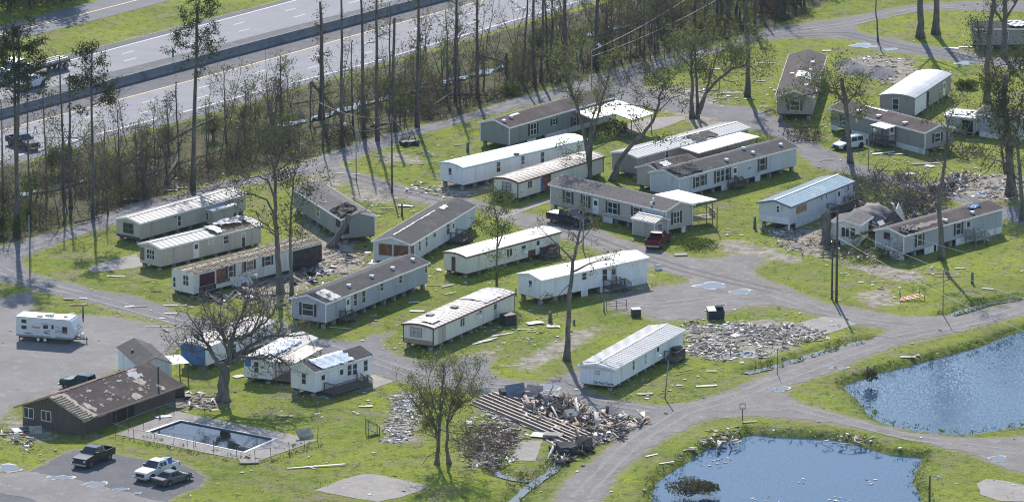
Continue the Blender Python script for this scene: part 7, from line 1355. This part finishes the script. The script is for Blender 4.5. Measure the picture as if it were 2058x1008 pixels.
CL = [(700,420,40,25),(800,420,50,15),(900,390,50,12),(900,540,60,20),(640,560,70,30),(760,560,60,20),(1000,660,50,20),(1080,650,30,12),(1300,770,70,20),(1400,720,60,20),(1500,650,80,15),(1600,480,60,20),(1700,300,40,20),(1760,310,50,15),(1880,350,80,25),(1950,320,60,20),(1560,180,40,30),(1450,190,60,15),(1650,230,40,20),(1900,120,60,20),(1850,560,60,20),(1750,550,50,20),(330,580,60,25),(300,640,70,20),(500,650,80,20),(520,690,50,20),(700,320,60,15),(880,320,40,15),(1250,740,40,20),(1350,800,60,10),(1050,680,60,15),(600,800,50,20),(730,790,60,15),(380,370,60,10),(1350,110,60,10),(1200,150,80,15),(1430,470,80,20),(1100,520,60,20),(800,700,50,15)]
stuff_mesh("litter", "pale scraps of siding and insulation strewn over the lawns", [litter(7000, CL, .07, .5)])
# floating scraps on the round pond
q = np.array([(P(rng.uniform(1340, 1840), rng.uniform(880, 1005)).to_tuple()[:2]) for _ in range(900)]); nz_ = np.array([mnoise.noise(Vector((a * .25, b * .12, 5))) for a, b in q]); q = q[(sdf(xy(POND_A), q[:, 0], q[:, 1]) < -1.2) & (nz_ > .32)][:150]; n = len(q)
stuff_mesh("flotsam", "white scraps floating on the round pond", [pieces(np.column_stack([q, np.full(n, -.53)]), .15 + .5 * rng.random(n) ** 2, rng.uniform(.2, .7, n), np.full(n, .04), .03, rng, (9, 1, 1, .5, 1, .1))])
# larger sheets one could count
SH = "loose sheets lying about the park"
LST = [(635,938,9.0,.5,12,'long torn white strip on the grass behind the pool','w'),(625,940,1.6,.3,-40,'short white board crossing the long torn strip','w'),(138,602,.8,2.2,80,'upright-leaning white board on the grass island, leftmost','w'),(158,613,3.0,.8,5,'pale wooden sheet beside the short post on the grass island','t'),(140,632,1.8,.7,20,'teal board at the edge of the gravel yard','b'),(167,600,1.4,.4,0,'thin white strip above the grass island post','w'),(260,617,1.6,.7,10,'left white board on the lane below the roofless home','w'),(285,616,1.8,.5,5,'white strip on the lane, second from the left below the roofless home','w'),(344,631,2.3,.7,4,'broad white board on the lane near the oak','w'),(326,640,.9,.6,0,'small white square on the gravel near the oak','w'),(333,664,.7,3.0,20,'white board standing across the yard lane','w'),(318,657,4.5,.25,2,'thin white lath on the yard edge','w'),(233,556,3.2,.5,-8,'white lath on the grass before the tan home with the peeled roof','w'),(303,565,2.0,.35,20,'pale batten on the grass left of the roofless home','t'),(343,614,2.6,.4,-8,'white batten on the grass strip above the lane','w'),(314,586,1.8,.5,5,'dark board on the gravel beside the roofless home','d'),
 (815,415,2.6,1.4,-10,'torn white panel on the grass right of the crushed home','w'),(780,420,2.0,.6,10,'pale plank by the crushed home','t'),(755,427,3.2,.5,-30,'long tan board leaning near the crushed home','t'),(710,487,2.0,1.0,10,'grey sheet in front of the crushed home','g'),(882,543,.9,2.4,10,'white board on the grass before the bowed white roof home','w'),(900,575,3.0,.5,45,'white plank at the foot of the bowed white roof home','w'),(876,574,4.5,.3,2,'long pale pipe along the lawn below the bowed white roof','w'),(905,590,2.4,.3,40,'thin white lath on the lawn above the stained-roof home','w'),(980,684,4.0,.5,40,'upper of two long white boards below the stained-roof home','w'),(970,688,4.2,.5,40,'lower of two long white boards below the stained-roof home','w'),(1010,673,4.5,.4,38,'white pole beside the dark wooden bin','w'),(1112,657,2.2,1.6,5,'white rag of sheeting by the utility pedestal','w'),(1075,650,2.8,2.4,20,'shredded white sheet in pieces left of the pedestal','w'),(1060,662,3.4,.3,8,'white trim strip below the shredded sheet','w'),(838,626,2.4,1.0,0,'white panel on the grass above the stained-roof home','w'),(832,608,1.8,.9,15,'small pale panel below the long grey home','w'),(750,635,1.2,.8,10,'white scrap under the long grey home','w'),(685,660,4.0,.4,-14,'white gutter at the lane under the oak','w'),
 (1296,792,2.6,1.5,10,'ragged white board at the lawn edge right of the Do Not Demo home','w'),(1378,745,3.0,.25,40,'thin lath on the lawn right of the Do Not Demo stair','t'),(1366,752,2.6,.25,42,'second thin lath, below the first, right of the stair','t'),(1430,746,1.6,.6,0,'flat white scrap on the lawn near the road','w'),(1365,775,1.0,.7,0,'little white square on the lawn near the double-armed lamp post','w'),(1420,776,3.4,.9,10,'white boards stacked by the ditch','w'),(1491,729,.7,1.2,0,'white drum lid by the rubble field ditch','w'),(1825,718,2.6,.9,5,'white sheet on the bank of the larger pond','w'),(1506,848,2.4,1.0,15,'pale board on the grass by the cage lamp','t'),(1386,903,3.0,.5,45,'pale plank at the round pond bank','t'),(1310,915,2.4,.5,40,'white plank on the grass beside the pale road','w'),(1340,930,2.6,.4,30,'bleached plank low on the round pond bank','w'),
 (1662,322,2.6,.5,5,'white plank behind the snapped tree','w'),(1800,311,2.8,1.2,0,'pale flattened box in front of the entry porch','w'),(1775,309,4.5,.9,20,'white siding sheet under the entry porch','w'),(1860,330,5.0,.9,12,'long curved white sheet on the grass left of the half-bare tree','w'),(1868,335,1.8,1.4,-40,'white sheet corner below the long curved one','w'),(1822,351,3.6,1.2,5,'pale mattress-like slab above the fallen crown','w'),(1955,283,2.6,.4,-5,'white board on the lawn behind the half-bare tree','w'),(1912,98,3.0,1.4,-10,'white sheet by the lane below the corner home','w'),(1940,96,2.6,1.2,0,'white bin-like box by the corner home','w'),(1661,103,1.8,.8,10,'white board at the top lawn','w'),(1535,385 - 170,1.6,.5,0,'pale strip on the lane by the straight trunk','w'),(1562,183,1.8,1.0,0,'white scrap pile left of the end-on home','w'),(1540,128,3.6,.4,-6,'long white plank on the top lawn','w'),(1430,140,3.4,.6,-5,'white strip on the lawn below the broad green tree','w'),(1471,187,3.6,.6,4,'white strip lying by the straight trunk','w'),(1530,164,1.6,.8,0,'small white board on the lawn right of the straight trunk','w'),(1985,578 + 3,2.0,.7,-20,'pale board on the lawn by the blue-grey post','w'),(1928,540,1.8,.6,0,'white board on the lawn right of the half-bare tree base','w'),(1905,556,4.6,.3,4,'long white pipe among planks by the sandy patch','w'),(1880,550,4.0,.4,8,'tan plank pile by the sandy patch','t'),(1770,580,1.2,.6,-30,'small white card by the worn gravel','w'),(1730,568,.9,.5,0,'scrap on the lawn below the wrecked home','w'),
 (267,402,3.2,1.6,10,'wide pale sheet at the wood edge by the lane','w'),(345,383,2.2,1.0,12,'left of two white boards on the lane verge','w'),(367,378,2.2,1.0,12,'right of two white boards on the lane verge','w'),(612,324,1.4,.8,0,'white crate lid by the lane at the wood','w'),(700,350,4.4,.3,-10,'long white board on the grass by the lane lamp','w'),(921,292,1.6,.6,5,'white scrap near the sage green home','w'),(1290,122,1.4,.8,0,'white bag at the wood edge','w'),(570,780,1.6,.7,0,'white panel on the grass left of the small tarped home','w'),(735,817,2.2,.9,5,'pale board behind the small tarped home','w'),(573,836,2.4,1.0,0,'white sheet on the lawn right of the oak','w'),(637,808 + 24,.9,.4,20,'small white scrap on the lawn','w'),(480,757,1.8,1.6,40,'cross-shaped white scrap right of the oak trunk','w'),(430,824,1.4,.6,0,'white scrap at the oak shadow','w'),(328,838,2.6,1.6,20,'pale boards dumped on the pool deck','w'),(1215,705,1.0,.5,0,'white scrap below the box on the lawn','w')]
D_CREAM = mat('debris_cream', (.55, .51, .44), .75, .2, 2); MC = dict(w=D_WHITE, t=D_WOOD, b=D_BLUE, d=D_DARK, g=D_GREY)
for px, py, l, w, rot, lb, c in LST: slab_thing("loose_sheet", lb, "board", px, py, l * .72, w * .6, .04, rot, MC[c] if (c != 'w' or int(px) % 3) else (D_CREAM if int(py) % 2 else D_GREY), .04, (rnd.uniform(-.06, .06), rnd.uniform(-.04, .04)), SH)
# floor joists of the collapsed building, raised in rows
JO = mat("joist_wood", (.30, .215, .15), .85, .25, 2); JT = mat("pale_joist_top", (.54, .46, .39), .8, .12, 2)  # joist tops get a paler colour than the sides
JG = "floor joists of the collapsed building"
JL = ["nearest floor joist of the row, on the grass side", "second floor joist from the grass side", "third floor joist from the grass side", "middle floor joist of the row", "floor joist third from the heap", "floor joist second from the heap", "floor joist half buried under the heap"]
for lb, (a, b) in zip(JL, [((950,811),(1140,890)),((957,807),(1151,887)),((963,803),(1160,884)),((972,799),(1168,882)),((982,796),(1180,880)),((990,793),(1187,877)),((1012,798),(1140,838))]):
    p, q2 = P(*a), P(*b); root = tag(empty("floor_joist", (p.x, p.y, 0)), lb, "joist", JG); d = q2 - p; mb = MB(); mb.bar((0, 0, .27), (d.x, d.y, .27), .15, .28); mb.build("beam", JO, root); mb = MB(); mb.bar((0, 0, .425), (d.x, d.y, .425), .20, .025); mb.build("pale_top", JT, root)
    for t in (.05, .35, .65, .95): mb = MB(); mb.box(d.x * t - .2, d.y * t - .2, -.02, d.x * t + .2, d.y * t + .2, .13); mb.build("block", BLOCK, root)
sheet("rubble_floor", [(945,812),(990,790),(1012,790),(1100,825),(1195,872),(1186,882),(1142,895),(1050,855)], .14, mat("white_rubble_floor", (.66, .62, .57), .9, .25, 2.5, dirt=(.28, .25, .23), dscale=1.6, dlo=.5), .4, .5, "pale floor of insulation and grit under the joists")
stuff_mesh("rubble", "insulation scraps between the floor joists", [field([(950,810),(990,792),(1010,792),(1100,830),(1190,874),(1145,892),(1050,855)], 900, .15, 1.0, .34, (8, 1.5, 1.5, 1, 3, .2), .2)])
for i, (px, py, l, w, h_, rot, tl, c, lb) in enumerate([(1037,799,3.2,2.2,.12,30,58,D_BLUE,'blue-grey roof slab propped steeply at the top of the heap'),(1018,797,2.0,1.6,.9,20,10,D_DARK,'dark cabinet left of the propped roof slab'),(1073,803,2.6,2.4,.15,-20,62,D_PINK,'pinkish wall slab upright in the heap'),(1146,846,1.8,1.6,1.0,25,25,D_GREY,'pale machine tumbled in the middle of the heap'),(1137,910,2.6,1.8,1.0,20,15,D_DARK,'dark navy slab at the ditch end of the heap'),(1172,905,2.6,2.0,.9,-15,30,D_DARK,'black tilted slab at the heap\'s near corner'),(1112,880,2.8,1.3,.5,-10,8,D_GREY,'grey mattress beside the concrete slab'),(1085,877,2.8,1.6,.15,-20,10,D_WHITE,'white lattice panel lying by the concrete slab'),(972,794,2.2,.12,1.0,15,5,D_WHITE,'white upright panel at the joists\' far end'),(1120,834,2.0,1.8,.8,40,30,D_DARK,'dark sofa-like block in the heap'),(485,575,3.6,2.0,.25,25,40,D_WHITE,'crumpled white roof sheet in front of the roofless home'),(72,872,1.9,1.3,.12,10,60,D_GREY,'grey door propped at the brown building\'s left foot'),(33,885,.7,.7,1.1,0,0,D_WHITE,'white barrel at the brown building\'s left foot'),(612,880,2.4,1.6,.4,30,35,D_GREY,'grey crate tipped on the pool deck corner'),(500,930,2.8,1.3,.15,8,12,D_GREY,'rounded grey sheet folded outside the pool fence'),(1880,385,2.2,1.6,1.2,10,15,D_GREY,'grey appliance in the wreckage by the half-bare tree'),(1904,378,2.2,1.8,1.0,30,25,D_DARK,'dark car-sized hulk in the wreckage right of the half-bare tree'),(1478,676,1.8,1.0,.06,60,12,D_WHITE,'white sheet in the middle of the rubble field'),(1542,655,2.2,.9,.06,60,14,D_BLUE,'long blue-white sheet at the back of the rubble field'),(1368,513,2.2,1.2,.12,10,3,D_GREY,'striped rag heap on the grass behind the red pickup'),(35,868,1.6,1.6,.2,20,8,D_BLUE,'blue tarp bundle at the brown building\'s left corner')]):
    l, w, h_ = l * .78, w * .78, h_ * .85; b = P(px, py); mb = MB(); rr_ = random.Random(i); c8 = [Vector((sx * l / 2 * rr_.uniform(.85, 1.1), sy * w / 2 * rr_.uniform(.85, 1.1), sz * h_ / 2 * rr_.uniform(.8, 1.1))) for sz in (-1, 1) for sx, sy in ((-1, -1), (1, -1), (1, 1), (-1, 1))]; mb.hexa(c8); bb = mb.build("wreckage_slab", c); bb.rotation_euler = (R(tl), 0, R(rot)); bb.location = (b.x, b.y, abs(math.sin(R(tl))) * w / 2 + h_ / 2 * math.cos(R(tl)) + .05); bv = bb.modifiers.new("soft", 'BEVEL'); bv.width = .04; tag(bb, lb, "wreckage")
for lb, px, py, rx, hh in (("left of three gravel mounds on the far lawn", 1700, 128, 1.9, .9), ("middle gravel mound on the far lawn", 1718, 140, 2.6, 1.0), ("right gravel mound, nearest the pale bowed roof home", 1765, 147, 2.6, 1.1)):
    b = P(px, py); mb = MB(); n = 24; V = []; r = random.Random(px)
    for i in range(7):
        for j in range(n): t = i / 6; rr_ = rx * (1 - t) ** .8 * r.uniform(.85, 1.12); V.append((rr_ * math.cos(j * 6.283 / n), rr_ * 1.6 * math.sin(j * 6.283 / n), hh * (t ** 1.1) * r.uniform(.9, 1.1) - .05))
    mb.add(V, [(i * n + j, i * n + (j + 1) % n, (i + 1) * n + (j + 1) % n, (i + 1) * n + j) for i in range(6) for j in range(n)]); o = mb.build("gravel_mound", G_PERIM, None, True); o.location = (b.x, b.y, 0); tag(o, lb, "gravel mound")

# ------------------------------------------------------------------ thin air: far things fade a little
mb = MB(); mb.box(-1600, -1000, -3.2, 1600, 2600, 216); hz = mb.build("haze", None) if False else put(bpy.data.objects.new("haze", mb.mesh("haze", [])))
hm = bpy.data.materials.new("haze"); hm.use_nodes = True; hn = hm.node_tree; hn.nodes.remove(hn.nodes["Principled BSDF"]); pv = hn.nodes.new("ShaderNodeVolumePrincipled"); pv.inputs["Color"].default_value = (.62, .78, 1.0, 1); pv.inputs["Density"].default_value = .000024; pv.inputs["Anisotropy"].default_value = .2
hn.links.new(pv.outputs[0], hn.nodes["Material Output"].inputs["Volume"]); hz.data.materials.append(hm); hz["kind"] = "stuff"; hz["label"] = "thin summer haze over the park"; hz.visible_shadow = True
